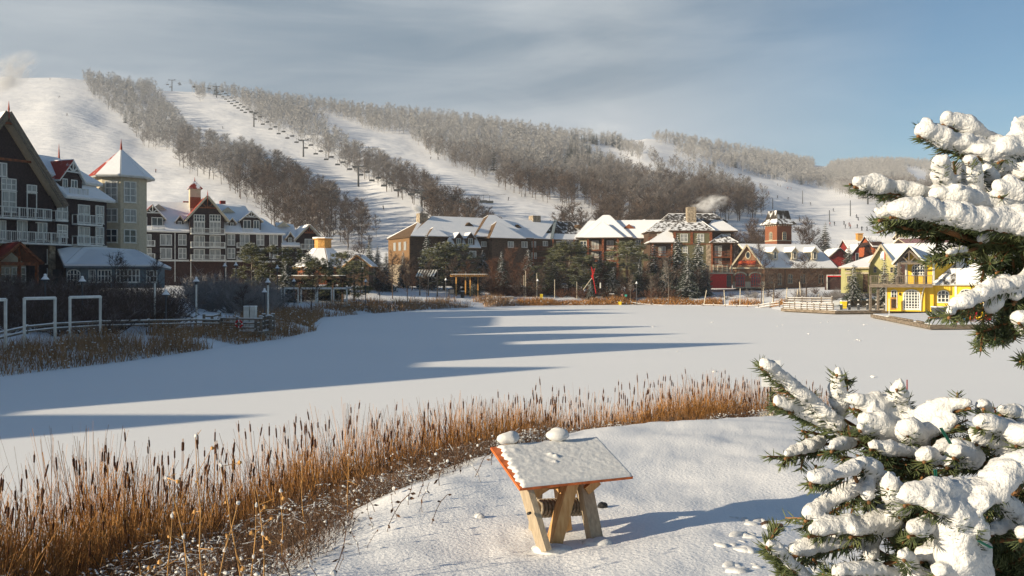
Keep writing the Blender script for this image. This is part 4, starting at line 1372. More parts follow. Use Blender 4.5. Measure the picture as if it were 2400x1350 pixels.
for u in (1669, 1714, 1530, 1575):
    part(LG, 'post', M_timber, lambda mb: mb.bar(L3.P(L3.s_of(u, -1), -.9, 4.3), L3.P(L3.s_of(u, -1), -.9, L3.z_of(u, 569, -1)), .4, .4))
for (u0, v0, u1, v1, d) in ((1675, 576, 1692, 600, .8), (1675, 606, 1692, 622, .8), (1700, 548, 1712, 562, 3), (1540, 548, 1552, 562, 3), (1544, 578, 1560, 598, .6)):
    win(L3, LG, u0, v0, u1, v1, d=d, cols=2, rows=1, glass=M_curt)
# ================= brick shop with the gable sign
S1 = Fr((1710, 215), (1795, 212.6))
SH = empty('brick_shop', S1.P(10, 5, 3.7), 'brown brick shop with a pointed gable sign, bright red arched doors and three cream dormers', 'shop')
zs_e, zs_a = S1.z_of(1750, 628), S1.z_of(1748, 573)
sa0, sa1 = S1.s_of(1718), S1.s_of(1792)
wall(S1, SH, M_brick, sa0, sa1, 0, 12, 3.4, zs_e)
sm_ = (S1.s_of(1710) + S1.s_of(1791)) / 2
tri_wall(S1, SH, M_brick, S1.s_of(1713), S1.s_of(1789), .05, zs_e, zs_a - .5)
roof(SH, gable_front(S1, S1.s_of(1711), S1.s_of(1790), 0, 14, zs_e, zs_a, oh=.1, ohf=.6), M_cream, th=.22, snow=.12)
barge(S1, SH, M_cream, S1.s_of(1711), S1.s_of(1790), -.7, zs_e, zs_a, oh=.1, w=.35)
part(SH, 'cornice', M_cream, lambda mb: S1.box(mb, S1.s_of(1711), S1.s_of(1792), -.6, -.02, zs_e - .2, zs_e + .15))
part(SH, 'stone_base', M_cream, lambda mb: S1.box(mb, sa0 - .05, sa1 + .05, -.08, -.01, 3.4, S1.z_of(1750, 660)))
def arched(fr, root, u0, v0, u1, v1, d, frm, cols, rows, name='door', glass=None):
    return win(fr, root, u0, v0, u1, v1, d=d, cols=cols, rows=rows, arch=True, frame=frm, glass=glass, name=name)
arched(S1, SH, 1724, 641, 1746, 671, -.1, M_brred, 4, 4, glass=M_glass)
arched(S1, SH, 1760, 641, 1782, 671, -.1, M_brred, 4, 4, glass=M_glass)
for u0, u1 in ((1722, 1748), (1758, 1784)):
    def ar(mb):
        a0, a1 = S1.s_of(u0), S1.s_of(u1)
        zt, zb_ = S1.z_of(1750, 640), S1.z_of(1750, 646)
        n = 10
        for i in range(n):
            f0, f1 = math.pi * i / n, math.pi * (i + 1) / n
            c_ = (a0 + a1) / 2
            r_ = (a1 - a0) / 2
            q = [(c_ - r_ * math.cos(f0), zb_ + (zt - zb_) * math.sin(f0)), (c_ - r_ * math.cos(f1), zb_ + (zt - zb_) * math.sin(f1)),
                 (c_ - (r_ + .35) * math.cos(f1), zb_ + (zt - zb_ + .35) * math.sin(f1)), (c_ - (r_ + .35) * math.cos(f0), zb_ + (zt - zb_ + .35) * math.sin(f0))]
            mb.box8([S1.P(x[0], dd, x[1]) for dd in (-.14, -.01) for x in q])
    part(SH, 'arch_trim', M_cream, ar)
def oval(mb):
    c_, zc = S1.s_of(1753), S1.z_of(1753, 598)
    for i in range(16):
        a0, a1 = 2 * math.pi * i / 16, 2 * math.pi * (i + 1) / 16
        q = [(c_ + .45 * math.cos(a0), zc + .75 * math.sin(a0)), (c_ + .45 * math.cos(a1), zc + .75 * math.sin(a1)), (c_ + .65 * math.cos(a1), zc + .98 * math.sin(a1)), (c_ + .65 * math.cos(a0), zc + .98 * math.sin(a0))]
        mb.box8([S1.P(x[0], dd, x[1]) for dd in (-.06, .03) for x in q])
ow = part(SH, 'oval_window', M_cream, oval)
part(ow, 'pane', M_glass, lambda mb: mb.face([S1.P(S1.s_of(1753) + .47 * math.cos(2 * math.pi * i / 16), .02, S1.z_of(1753, 598) + .77 * math.sin(2 * math.pi * i / 16)) for i in range(16)]))
# sign board and its lettering
zs0, zs1 = S1.z_of(1750, 620), S1.z_of(1750, 610.5)
SG = part(SH, 'sign_board', M_dkred, lambda mb: S1.box(mb, S1.s_of(1729.5), S1.s_of(1771.5), -.16, .0, zs0, zs1))
def text(root, body, loc, rz, size, m, name='lettering', rx=R(90)):
    cu = bpy.data.curves.new(name, 'FONT')
    cu.body = body
    cu.size = size
    cu.extrude = 0.012
    cu.align_x = 'CENTER'
    cu.align_y = 'CENTER'
    t = bpy.data.objects.new('tmp_text', cu)
    COL.objects.link(t)
    dg = bpy.context.evaluated_depsgraph_get()
    me = bpy.data.meshes.new_from_object(t.evaluated_get(dg))
    bpy.data.objects.remove(t)
    me.materials.clear()
    me.materials.append(m)
    o = link(name, me, root, Vector(loc) - (WL(root) if root else Vector((0, 0, 0))))
    o.rotation_euler = (rx, 0, rz)
    return o
M_letter = mat('orange letters', (0.85, 0.18, 0.03), 0.5, var=0.05)
tx = text(SG, 'FIREHALL PIZZA CO.', S1.P(S1.s_of(1750.5), -.19, (zs0 + zs1) / 2), S1.rz, .52, M_letter)
tx.scale = (.86, 1.25, 1)
for u in (1752.5, 1787):
    part(SH, 'wall_lamp', M_black, lambda mb: mb.box(S1.P(S1.s_of(u), -.2, S1.z_of(1750, 644)), (.25, .25, .6)))
# recessed wing to the right
S2 = Fr((1793, 216), (1965, 221))
zw_e = S2.z_of(1880, 628.5)
wall(S2, SH, M_brick, -1, S2.s_of(1976), 1.6, 12, 3.4, zw_e + .3)
roof(SH, [([S2.P(-1.5, -.4, zw_e), S2.P(S2.s_of(1962), -.4, zw_e), S2.P(S2.s_of(1912, 7), 7, S2.z_of(1850, 573, 7)), S2.P(-3.5, 7, S2.z_of(1850, 573, 7))], 'snow'),
          ([S2.P(S2.s_of(1962), -.4, zw_e), S2.P(S2.s_of(1978, 12), 13, zw_e), S2.P(S2.s_of(1912, 7), 7, S2.z_of(1850, 573, 7))], M_dkred)], M_cream, 'wing_roof', th=.22, snow=.12)
for ua, ub in ((1810, 1823), (1856, 1869), (1903, 1916)):
    am = (ua + ub) / 2
    dormer(S2, SH, S2.s_of(ua, 1.2), S2.s_of(ub, 1.2), 1.2, 6, S2.z_of(am, 608.5, 1.2), S2.z_of(am, 589, 1.2), S2.z_of(am, 581, 1.2), M_cream, M_cream, cols=1, rows=1, winb=[(S2.s_of(ua + 3.6, 1.2), S2.s_of(ub - 3, 1.2))], arch=True)
for (u0, v0, u1, v1) in ((1801, 642, 1812, 664), (1822, 640, 1832, 668), (1846, 642, 1858, 664), (1876, 642, 1888, 664), (1918, 642, 1930, 664)):
    win(S2, SH, u0, v0, u1, v1, d=1.6, cols=2, rows=2, arch=True, frame=M_cream)
for u in (1797, 1840, 1880, 1925, 1960):
    part(SH, 'porch_post', M_lodge, lambda mb: mb.bar(S2.P(S2.s_of(u), 0, 3.5), S2.P(S2.s_of(u), 0, zw_e), .2, .2))
# low red annex with the roof terrace
S3 = Fr((1638, 213), (1716, 213))
AN = empty('red_annex', S3.P(3, 2, 3.8), 'flat roofed bright red annex with a cream railing round its roof terrace', 'annex')
za = S3.z_of(1680, 642)
wall(S3, AN, M_brred, S3.s_of(1662), S3.s_of(1703), 0, 5, 3.4, za)
wall(S3, AN, M_dkred, 0, S3.s_of(1662), 1.5, 5, 3.4, za)
part(AN, 'corner_post', M_cream, lambda mb: S3.box(mb, S3.s_of(1658), S3.s_of(1664), -.05, 1.5, 3.4, za))
part(AN, 'terrace_floor', M_cream, lambda mb: S3.box(mb, -.3, S3.s_of(1718), -.6, 5.2, za, za + .35))
def trail(mb):
    zt = S3.z_of(1680, 622)
    s_ = 0
    e_ = S3.s_of(1714)
    n = 7
    for i in range(n + 1):
        a = s_ + (e_ - s_) * i / n
        S3.box(mb, a - .12, a + .12, -.5, -.26, za + .35, zt + .15)
    for k in range(7):
        zz = za + .5 + (zt - za - .5) * k / 6
        S3.box(mb, s_, e_, -.42, -.34, zz, zz + .07)
part(AN, 'railing', M_cream, trail)
arched(S3, AN, 1703, 644, 1714, 671, .3, M_wood, 2, 2)
wall(S3, AN, M_dkred, S3.s_of(1703), S3.s_of(1716), .3, 5, 3.4, za)
# ================= brick tower behind the shop
tcx, tcy = (1824 - CX) / FP * 231, 231.0
TW = empty('brick_tower', (tcx, tcy, 4.6), 'square brick tower with arched windows and a dark mansard cap, standing behind the brick shop', 'tower')
tz = lambda v: HC + (HZ - v) / FP * 229
ph = R(-67)
ft0 = Fr.__new__(Fr)
hw = 2.35
def tfr(k):
    """frame of face k of the tower"""
    f = Fr.__new__(Fr)
    a = ph + k * math.pi / 2
    f.t = Vector((math.cos(a), math.sin(a)))
    f.n = Vector((-f.t.y, f.t.x))
    f.o = Vector((tcx, tcy)) - f.t * hw - f.n * hw
    f.len = 2 * hw
    f.rz = a
    return f
T0, T1 = tfr(0), tfr(1)
wall(T0, TW, M_brick2, 0, 2 * hw, 0, 2 * hw, 4.4, tz(524))
part(TW, 'stone_band', M_cream, lambda mb: T0.box(mb, -.08, 2 * hw + .08, -.08, 2 * hw + .08, tz(565), tz(563)))
def sq(r, z):
    return [T0.P(hw + dx * r, hw + dy * r, z) for dx, dy in ((-1, -1), (1, -1), (1, 1), (-1, 1))]
A_, B_, C_ = sq(hw + 1.0, tz(525.5)), sq(hw - .1, tz(513)), sq(hw - .55, tz(493))
roof(TW, [([A_[i], A_[(i + 1) % 4], B_[(i + 1) % 4], B_[i]], M_dkpatch2) for i in range(4)], M_cream, 'skirt_roof', th=.12)
roof(TW, [([B_[i], B_[(i + 1) % 4], C_[(i + 1) % 4], C_[i]], M_dkpatch) for i in range(4)] + [(C_, M_dkpatch2)], M_shing, 'mansard_roof', th=.12)
for k in (0, 1):
    f_ = tfr(k)
    window(f_, TW, hw - .62, hw + .62, tz(562), tz(543), 0, cols=2, rows=4, arch=True, frame=M_cream, proud=.1)
    part(TW, 'cornice_teeth', M_cream, lambda mb: [f_.box(mb, .3 + i * .8, .55 + i * .8, -.3, -.02, tz(530), tz(526.5)) for i in range(6)])
# ================= green gabled house
G1 = Fr((2034, 152), (2092, 150.2))
GR = empty('green_house', G1.P(2, 4, 3.2), 'pale green gabled house with low left wing, left of the yellow house', 'house')
gze, gzr = G1.z_of(2060, 624), G1.z_of(2065, 573)
gs0, gs1 = G1.s_of(2032), G1.s_of(2099)
wall(G1, GR, M_green, gs0 + .2, gs1 - .2, 0, 9, 3.0, gze)
tri_wall(G1, GR, M_green, gs0 + .2, gs1 - .2, 0, gze, gzr - .35)
roof(GR, gable_front(G1, gs0, gs1, 0, 12, gze, gzr, oh=.1, ohf=.6), M_cream, th=.2, snow=.1)
barge(G1, GR, M_cream, gs0, gs1, -.7, gze, gzr, oh=.1, w=.3)
G2 = Fr((1981, 151), (2036, 150))
zlw = G2.z_of(2000, 627)
wall(G2, GR, M_green, 0, G2.len, .2, 8, 3.0, zlw)
roof(GR, [([G2.P(-1.2, -.5, zlw), G2.P(G2.len, -.5, zlw), px(2049, 597, 155), px(1990, 618, 155)], 'snow')], M_cream, 'wing_roof', th=.2, snow=.1)
part(GR, 'fascia', M_cream, lambda mb: G2.box(mb, 0, G2.len, .05, .19, zlw - 1.1, zlw - .8))
win(G1, GR, 2047, 625, 2055, 639, cols=1, rows=2, frame=M_cream)
win(G1, GR, 2086, 626, 2094, 639, cols=1, rows=2, frame=M_cream)
part(GR, 'door', M_lodge, lambda mb: G2.box(mb, G2.s_of(2023), G2.s_of(2034), .1, .25, 3.2, G2.z_of(2028, 643)))
win(G2, GR, 1985, 646, 1993, 662, d=.2, cols=2, rows=1, frame=M_cream)
win(G2, GR, 1984, 629, 1993, 634, d=.2, cols=1, rows=1, frame=M_cream)
M_poster = mat('white poster', (0.75, 0.75, 0.72), 0.5, col2=(0.30, 0.33, 0.33), scale=1.3, lo=.5, hi=.6)
BN = part(GR, 'banner', M_poster, lambda mb: G1.box(mb, G1.s_of(2063), G1.s_of(2072.5), -.10, -.02, G1.z_of(2068, 609), G1.z_of(2068, 588)))
part(BN, 'red_edge', M_brred, lambda mb: G1.box(mb, G1.s_of(2072.6), G1.s_of(2074.4), -.10, -.02, G1.z_of(2068, 609), G1.z_of(2068, 588)))
# ================= yellow house
Y1 = Fr((2076, 135.5), (2187, 132.7))
YH = empty('yellow_house', Y1.P(4, 4, 0.8), 'bright yellow two storey house with white arched windows and an upper timber balcony', 'house')
yz = lambda v, d=0: Y1.z_of(2130, v, d)
YG = mat('yellow doorway boards', (0.72, 0.52, 0.02), 0.6, var=0.04, scale=6, stretch=(4, 4, .2))
wall(Y1, YH, M_yellow, 0, Y1.s_of(2168), 0, 12, .5, yz(668))
wall(Y1, YH, M_yellow, Y1.s_of(2168), Y1.s_of(2188), .8, 12, .5, yz(668), 'recess_wall')
wall(Y1, YH, M_yellow, Y1.s_of(2124, 1.5), Y1.s_of(2189, 1.5), 1.5, 12, yz(668), yz(615, 1.5), 'upper_wall')
part(YH, 'side_wall', M_yellow, lambda mb: mb.box8([Y1.P(Y1.s_of(2189, 1.5), 1.6, yz(668)), Y1.P(Y1.s_of(2236, 4), 4, yz(668)), Y1.P(Y1.s_of(2236, 4), 12, yz(668)), Y1.P(Y1.s_of(2189, 1.5), 12, yz(668)),
                                                    Y1.P(Y1.s_of(2189, 1.5), 1.6, yz(615, 1.5)), Y1.P(Y1.s_of(2236, 4), 4, yz(615, 1.5)), Y1.P(Y1.s_of(2236, 4), 12, yz(615, 1.5)), Y1.P(Y1.s_of(2189, 1.5), 12, yz(615, 1.5))]))
# main roof behind and the porch gable
zy_e, zy_r = yz(614.5, 1.5), yz(571, 6)
roof(YH, [([Y1.P(Y1.s_of(2110, 1), 1.0, zy_e), Y1.P(Y1.s_of(2241, 1), 1.0, zy_e), Y1.P(Y1.s_of(2262, 6), 6, zy_r), Y1.P(Y1.s_of(2070, 6), 6, zy_r)], 'snow'),
          ([Y1.P(Y1.s_of(2110, 1), 11.0, zy_e), Y1.P(Y1.s_of(2241, 1), 11.0, zy_e), Y1.P(Y1.s_of(2262, 6), 6, zy_r), Y1.P(Y1.s_of(2070, 6), 6, zy_r)], 'snow')], M_white, th=.2, snow=.1)
yg0, yg1 = Y1.s_of(2092, -1.4), Y1.s_of(2169, -1.4)
yge, ygr = yz(616, -1.4), yz(574, -1.4)
roof(YH, gable_front(Y1, yg0, yg1, -1.4, 5, yge, ygr, oh=.1, ohf=.2), M_wood, 'porch_roof', th=.18, snow=.1)
barge(Y1, YH, M_white, yg0, yg1, -1.7, yge, ygr, oh=.1, w=.22)
tri_wall(Y1, YH, M_yellow, Y1.s_of(2112, 1.5), Y1.s_of(2168, 1.5), 1.4, yge, ygr - .9)
def ytruss(mb):
    ym = (yg0 + yg1) / 2
    d = -1.2
    mb.bar(Y1.P(yg0 + .4, d, yge - .1), Y1.P(ym, d, ygr - .8), .2, .25)
    mb.bar(Y1.P(yg1 - .4, d, yge - .1), Y1.P(ym, d, ygr - .8), .2, .25)
    mb.bar(Y1.P(ym, d, yge), Y1.P(ym, d, ygr - .5), .16, .16)
    mb.bar(Y1.P(yg0 + .8, d, yge - .1), Y1.P(yg1 - .5, d, yge - .1), .2, .25)
    for q in (-.5, .5):
        mb.bar(Y1.P(ym, d, yge), Y1.P(ym + q * (yg1 - ym), d, yge + (ygr - yge) * .45), .12, .14)
part(YH, 'truss', M_wood, ytruss)
for u in (2107, 2170):
    part(YH, 'post', M_wood, lambda mb: mb.bar(Y1.P(Y1.s_of(u, -1.3), -1.3, yz(668, -1.3)), Y1.P(Y1.s_of(u, -1.3), -1.3, yge), .32, .32))
for u in (2124, 2188):
    part(YH, 'corner_board', M_white, lambda mb: mb.bar(Y1.P(Y1.s_of(u, 1.4), 1.4, yz(668)), Y1.P(Y1.s_of(u, 1.4), 1.4, zy_e), .25, .2))
balc(Y1, YH, 2038, 2186, 645.5, 665, d=.2, proj=2.2, m=M_wood, base=M_wood, slab=.55, step=1.25)
part(YH, 'beam', M_wood, lambda mb: Y1.box(mb, Y1.s_of(2036, -1.5), Y1.s_of(2186, -1.5), -1.6, -1.3, yz(672), yz(668)))
for u in (2040, 2058):
    part(YH, 'deck_post', M_wood, lambda mb: mb.bar(Y1.P(Y1.s_of(u, -1), -1, .6), Y1.P(Y1.s_of(u, -1), -1, yz(668)), .3, .3))
win(Y1, YH, 2137, 617.5, 2169, 646, d=1.5, cols=5, rows=4, arch=True)
win(Y1, YH, 2116, 678, 2157, 725.5, cols=6, rows=7, arch=True, name='glazed_door', fw=.2)
win(Y1, YH, 2088, 679, 2103, 720, cols=2, rows=4, arch=True, name='glazed_door')
for u in (2109, 2161):
    part(YH, 'wall_lamp', M_black, lambda mb: mb.box(Y1.P(Y1.s_of(u), -.15, yz(689)), (.16, .2, .4)))
part(YH, 'corner_board', M_white, lambda mb: mb.bar(Y1.P(.05, -.06, .5), Y1.P(.05, -.06, yz(672)), .2, .14))
part(YH, 'curved_bracket', M_white, lambda mb: [mb.bar(Y1.P(Y1.s_of(2169 - 11 * math.cos(a)), -.2, yz(728 - 55 * math.sin(a) if a < 1.5 else 673)), Y1.P(Y1.s_of(2169 - 11 * math.cos(a + .25)), -.2, yz(728 - 55 * math.sin(a + .25))), .12, .12) for a in (0, .25, .5, .75, 1.0, 1.2)])
# right wing with catslide roof
Y2 = Fr((2187, 133.6), (2330, 129.5))
z2e = Y2.z_of(2240, 667)
wall(Y2, YH, M_yellow, 0, Y2.s_of(2335), .4, 10, .5, z2e, 'wing_wall')
win(Y2, YH, 2197, 680, 2225, 709, d=.4, cols=3, rows=3, arch=True)
win(Y2, YH, 2249, 677, 2282, 709, d=.4, cols=3, rows=3, arch=True)
part(YH, 'corner_board', M_white, lambda mb: Y2.box(mb, Y2.s_of(2237), Y2.s_of(2242), .3, .39, .5, z2e))
roof(YH, [([Y2.P(Y2.s_of(2181), -.3, z2e), Y2.P(Y2.s_of(2240), -.3, z2e), Y2.P(Y2.s_of(2240, 3.4), 3.4, Y2.z_of(2240, 616, 3.4))], M_dkpatch2),
          ([Y2.P(Y2.s_of(2240), -.3, z2e), Y2.P(Y2.s_of(2338), -.3, z2e), Y2.P(Y2.s_of(2338, 7), 7, Y2.z_of(2240, 572, 7)), Y2.P(Y2.s_of(2241, 7), 7, Y2.z_of(2240, 572, 7))], 'snow')], M_white, 'wing_roof', th=.18, snow=.1)
# ================= houses of the village behind
def small_house(name, label, uA, uB, Y, vb, ve, vr, wm, trim, depth=9, front=True, cov='snow', oh=.5, kind='house'):
    f = Fr((uA, Y), (uB, Y))
    um = (uA + uB) / 2
    z0 = HC + (HZ - vb) / FP * Y
    r_ = empty(name, f.P(f.len / 2, depth / 2, 4.5), label, kind)
    e_, p_ = f.z_of(um, ve), f.z_of(um, vr)
    wall(f, r_, wm, 0, f.len, 0, depth, 4.0, e_)
    if front:
        tri_wall(f, r_, wm, 0, f.len, 0, e_, p_ - .2)
        roof(r_, gable_front(f, 0, f.len, 0, depth, e_, p_, oh=oh, covL=cov, covR=cov), trim, th=.2)
        barge(f, r_, trim, 0, f.len, -.6, e_, p_, oh=oh, w=.3)
    else:
        roof(r_, gable_side(f, 0, f.len, 0, depth, e_, p_, oh=oh, cov=cov), trim, th=.2)
        for a in (0.0, f.len - .3):
            mb = MB()
            mb.face([f.P(a, 0, e_), f.P(a, depth, e_), f.P(a, depth / 2, p_ - .2)])
            mb.build('gable_wall', wm, r_)
    return f, r_, e_, p_
f, r_, e_, p_ = small_house('far_house', 'snowy roofed red house with a golden square lantern on its ridge', 1996, 2064, 262, 625, 592, 561, M_dkred, M_shing, 12, False)
lz = f.z_of(2013, 547, 6)
part(r_, 'lantern', M_orange, lambda mb: [f.box(mb, f.s_of(2008, 6), f.s_of(2020, 6), 5.2, 6.8, p_ - .6, lz - .25), f.box(mb, f.s_of(2007, 6), f.s_of(2021, 6), 5.0, 7.0, lz - .25, lz)])
dormer(f, r_, f.s_of(1990), f.s_of(2016), -3, 4, 4, f.z_of(2003, 592, -3), f.z_of(2003, 574, -3), M_dkred, M_shing, oh=.6)
win(f, r_, 2028, 597, 2036, 606, cols=2, rows=1, frame=M_cream)
f, r_, e_, p_ = small_house('far_house', 'tall orange red house with a dark steep roof, left of the green gable', 2047, 2100, 240, 640, 577, 552, mat('orange red boards', (.36, .09, .03), .7), M_dkbase, 10, False, 'snow')
win(f, r_, 2052, 582, 2062, 594, cols=2, rows=1, frame=M_cream)
wall(f, r_, M_dkbase, -.3, f.s_of(2066), -.2, 10, e_, e_ + 1.2, 'dark_gable')
f, r_, e_, p_ = small_house('far_house', 'long house with dark red snow dusted roof behind the yellow house', 2128, 2242, 205, 640, 571, 557, M_dkbase, M_cream, 8, False, mat('dark red roof dusting', (.14, .012, .01), .8, col2=(.42, .30, .30), scale=5))
f, r_, e_, p_ = small_house('bell_cupola_house', 'cream lantern tower rising between the dark roofs behind the green house', 2107, 2130, 212, 640, 566, 564, M_cream, M_cream, 2.4, False)
def lan(mb):
    for a in (2108, 2114, 2121, 2127):
        f.box(mb, f.s_of(a), f.s_of(a + 2.2), 0, .3, e_, f.z_of(2118, 541))
        f.box(mb, f.s_of(a), f.s_of(a + 2.2), 2.0, 2.3, e_, f.z_of(2118, 541))
    f.box(mb, f.s_of(2107), f.s_of(2130), -.1, 2.4, f.z_of(2118, 541), f.z_of(2118, 538))
part(r_, 'lantern', M_cream, lan)
part(r_, 'lantern_core', M_dkbase, lambda mb: f.box(mb, f.s_of(2110), f.s_of(2127), .4, 1.9, e_, f.z_of(2118, 541)))
f, r_, e_, p_ = small_house('far_house', 'grey dormered house with golden chimney blocks, half hidden by spruce needles', 2126, 2185, 236, 640, 560, 541, M_dkbase, M_cream, 9, False)
part(r_, 'chimney', M_orange, lambda mb: f.box(mb, f.s_of(2159), f.s_of(2167), 1, 2.6, e_, f.z_of(2163, 540)))
f, r_, e_, p_ = small_house('far_house', 'orange gabled house showing just under the snowy branch', 2192, 2246, 226, 640, 556, 532, M_orange, M_cream, 9, True)
dormer(f, r_, f.s_of(2192), f.s_of(2206), -1.5, 3, 8, f.z_of(2200, 545, -1), f.z_of(2200, 538, -1), M_cream, M_cream)
f, r_, e_, p_ = small_house('far_house', 'low dark red house with snowy roof right behind the brick shop', 1945, 1990, 244, 640, 600, 582, M_dkred, M_shing, 9, True)
# small kiosk with a red valance
kf = Fr((1938, 190), (1975, 190))
KS = empty('kiosk', kf.P(1.7, 1, 3.2), 'small red kiosk in a white frame between the brick shop and the green house', 'kiosk')
part(KS, 'frame', M_white, lambda mb: [kf.box(mb, 0, .15, 0, .15, 3.2, kf.z_of(1950, 646)), kf.box(mb, kf.len - .15, kf.len, 0, .15, 3.2, kf.z_of(1950, 646)), kf.box(mb, 0, kf.len, 0, .15, kf.z_of(1950, 646), kf.z_of(1950, 644))])
part(KS, 'back_wall', M_dkbase, lambda mb: kf.box(mb, .1, kf.len - .1, .3, 1.6, 3.2, kf.z_of(1950, 647)))
part(KS, 'valance', M_brred, lambda mb: kf.box(mb, .1, kf.len - .1, -.05, .05, kf.z_of(1950, 649), kf.z_of(1950, 646)))
# ================= unseen hotel blocks at left, roofs shaped to throw the long pond shade
def shade_block(label, x0, x1, y0, y1, ze_, zr_, wm, side):
    f_ = Fr.__new__(Fr)
    f_.o = Vector((x1, y0))
    f_.t = Vector((0, 1))
    f_.n = Vector((-1, 0))
    f_.len = y1 - y0
    f_.rz = math.pi / 2
    r_ = empty('hotel_block', (x1, (y0 + y1) / 2, 3.5), label, 'hotel')
    wall(f_, r_, wm, 0, f_.len, 0, x1 - x0, 2.0, ze_)
    if side:
        roof(r_, gable_side(f_, 0, f_.len, 0, x1 - x0, ze_, zr_, oh=.6), M_cream)
    else:
        tri_wall(f_, r_, wm, 0, f_.len, 0, ze_, zr_)
        roof(r_, gable_front(f_, 0, f_.len, 0, x1 - x0, ze_, zr_, oh=.6), M_cream)
    nfl = max(1, int((ze_ - 4) / 3))
    k = max(1, int(f_.len / 4))
    for i in range(nfl):
        for j in range(k):
            a = (j + .5) * f_.len / k
            window(f_, r_, a - .9, a + .9, 4.6 + 3 * i, 6.4 + 3 * i, cols=2, rows=1, glass=M_curt)
    return r_
shade_block('low brown hotel block with one gable, nearest the pond edge outside the picture', -68, -60, 7, 13.5, 11.79, 15.95, M_dark, False)
shade_block('low brown link block between two gabled hotel blocks outside the picture', -68, -60, 13.3, 15.5, 12.90, 13.70, M_dark, True)
shade_block('brown hotel block with medium gable outside the picture', -70, -60, 15.5, 31.0, 12.58, 19.88, M_dark, False)
shade_block('tall brown hotel block with steep gable outside the picture', -72, -60, 31, 41, 17.97, 25.16, M_dark, False)
shade_block('long flat link block of the hotel outside the picture', -72, -60, 41.5, 46, 16.84, 17.97, M_dark, True)
shade_block('second tall gabled hotel block outside the picture', -72, -60, 46, 55, 17.97, 24.14, M_dark, False)
shade_block('third tall gabled hotel block outside the picture', -72, -60, 59, 70, 17.41, 24.14, M_dark, False)
shade_block('long hotel range running up to the big gable outside the picture', -76, -63, 70, 94, 17.41, 21.34, M_dark, True)
shade_block('unseen brown filler block added to close the shade gap before the tall steep gable outside the picture', -69, -60.5, 25, 31.0, 17.3, 18.3, M_dark, True)  # this and the next two blocks are added to fill dips in the shade
shade_block('unseen brown filler block added to close the shade gap between second and third tall gable outside the picture', -71, -60.5, 55.1, 58.9, 17.2, 18.2, M_dark, True)
shade_block('unseen raised filler block added to extend the pond shade beside the tall steep gable outside the picture', -70, -60.5, 41.6, 45.9, 19.0, 19.8, M_dark, True)
# ---------------------------------------------------------------- trees and shrubs round the pond
mesh_spruce = [tri_obj('spruce', spruce(400 + i, .22 + .02 * i, 26, .7 + .1 * (i % 2)), [M_conif, M_snow, M_bark]) for i in range(3)]
mesh_pine = [tri_obj('pine', pine(420 + i, 95, .8, .30 + .03 * i), [M_pine, M_snow, M_bark]) for i in range(3)]
mesh_bare = [tri_obj('bare_tree', bare_tree(440 + i, 22, 20, .006, .46, .010, .2, 2), [M_twig]) for i in range(3)]
mesh_barer = [tri_obj('bare_tree', bare_tree(450 + i, 24, 22, .006, .40, .009, .08, 2), [M_redtwig]) for i in range(2)]
mesh_birch = [tri_obj('birch', bare_tree(460 + i, 14, 12, .006, .26, .009, .35, 2), [M_bark]) for i in range(2)]
mesh_bushd = [tri_obj('bare_shrub', bush(470 + i, 40, .011, 6), [M_dktwig]) for i in range(4)]
mesh_bushf = [tri_obj('frosted_shrub', bush(480 + i, 44, .012, 7), [M_frostsh]) for i in range(3)]
mesh_bushr = [tri_obj('reddish_shrub', bush(490 + i, 40, .012, 6), [M_redtwig]) for i in range(2)]
def at_px(u, vb, Y):
    x = (u - CX) / FP * Y
    return Vector((x, Y, gz(x, Y)))
def plant_px(name, meshes, k, u, vt, Y, label, cat, group, wid=1.0):
    p = at_px(u, 0, Y)
    top = HC + (HZ - vt) / FP * Y
    return place_plant(name, meshes[k % len(meshes)], p, max(1.0, top - p.z), random.uniform(0, 6.28), label, cat, group, wid)
G_sp, G_pi = 'snow dusted spruces round the pond', 'pines in front of the hotel and the lodge'
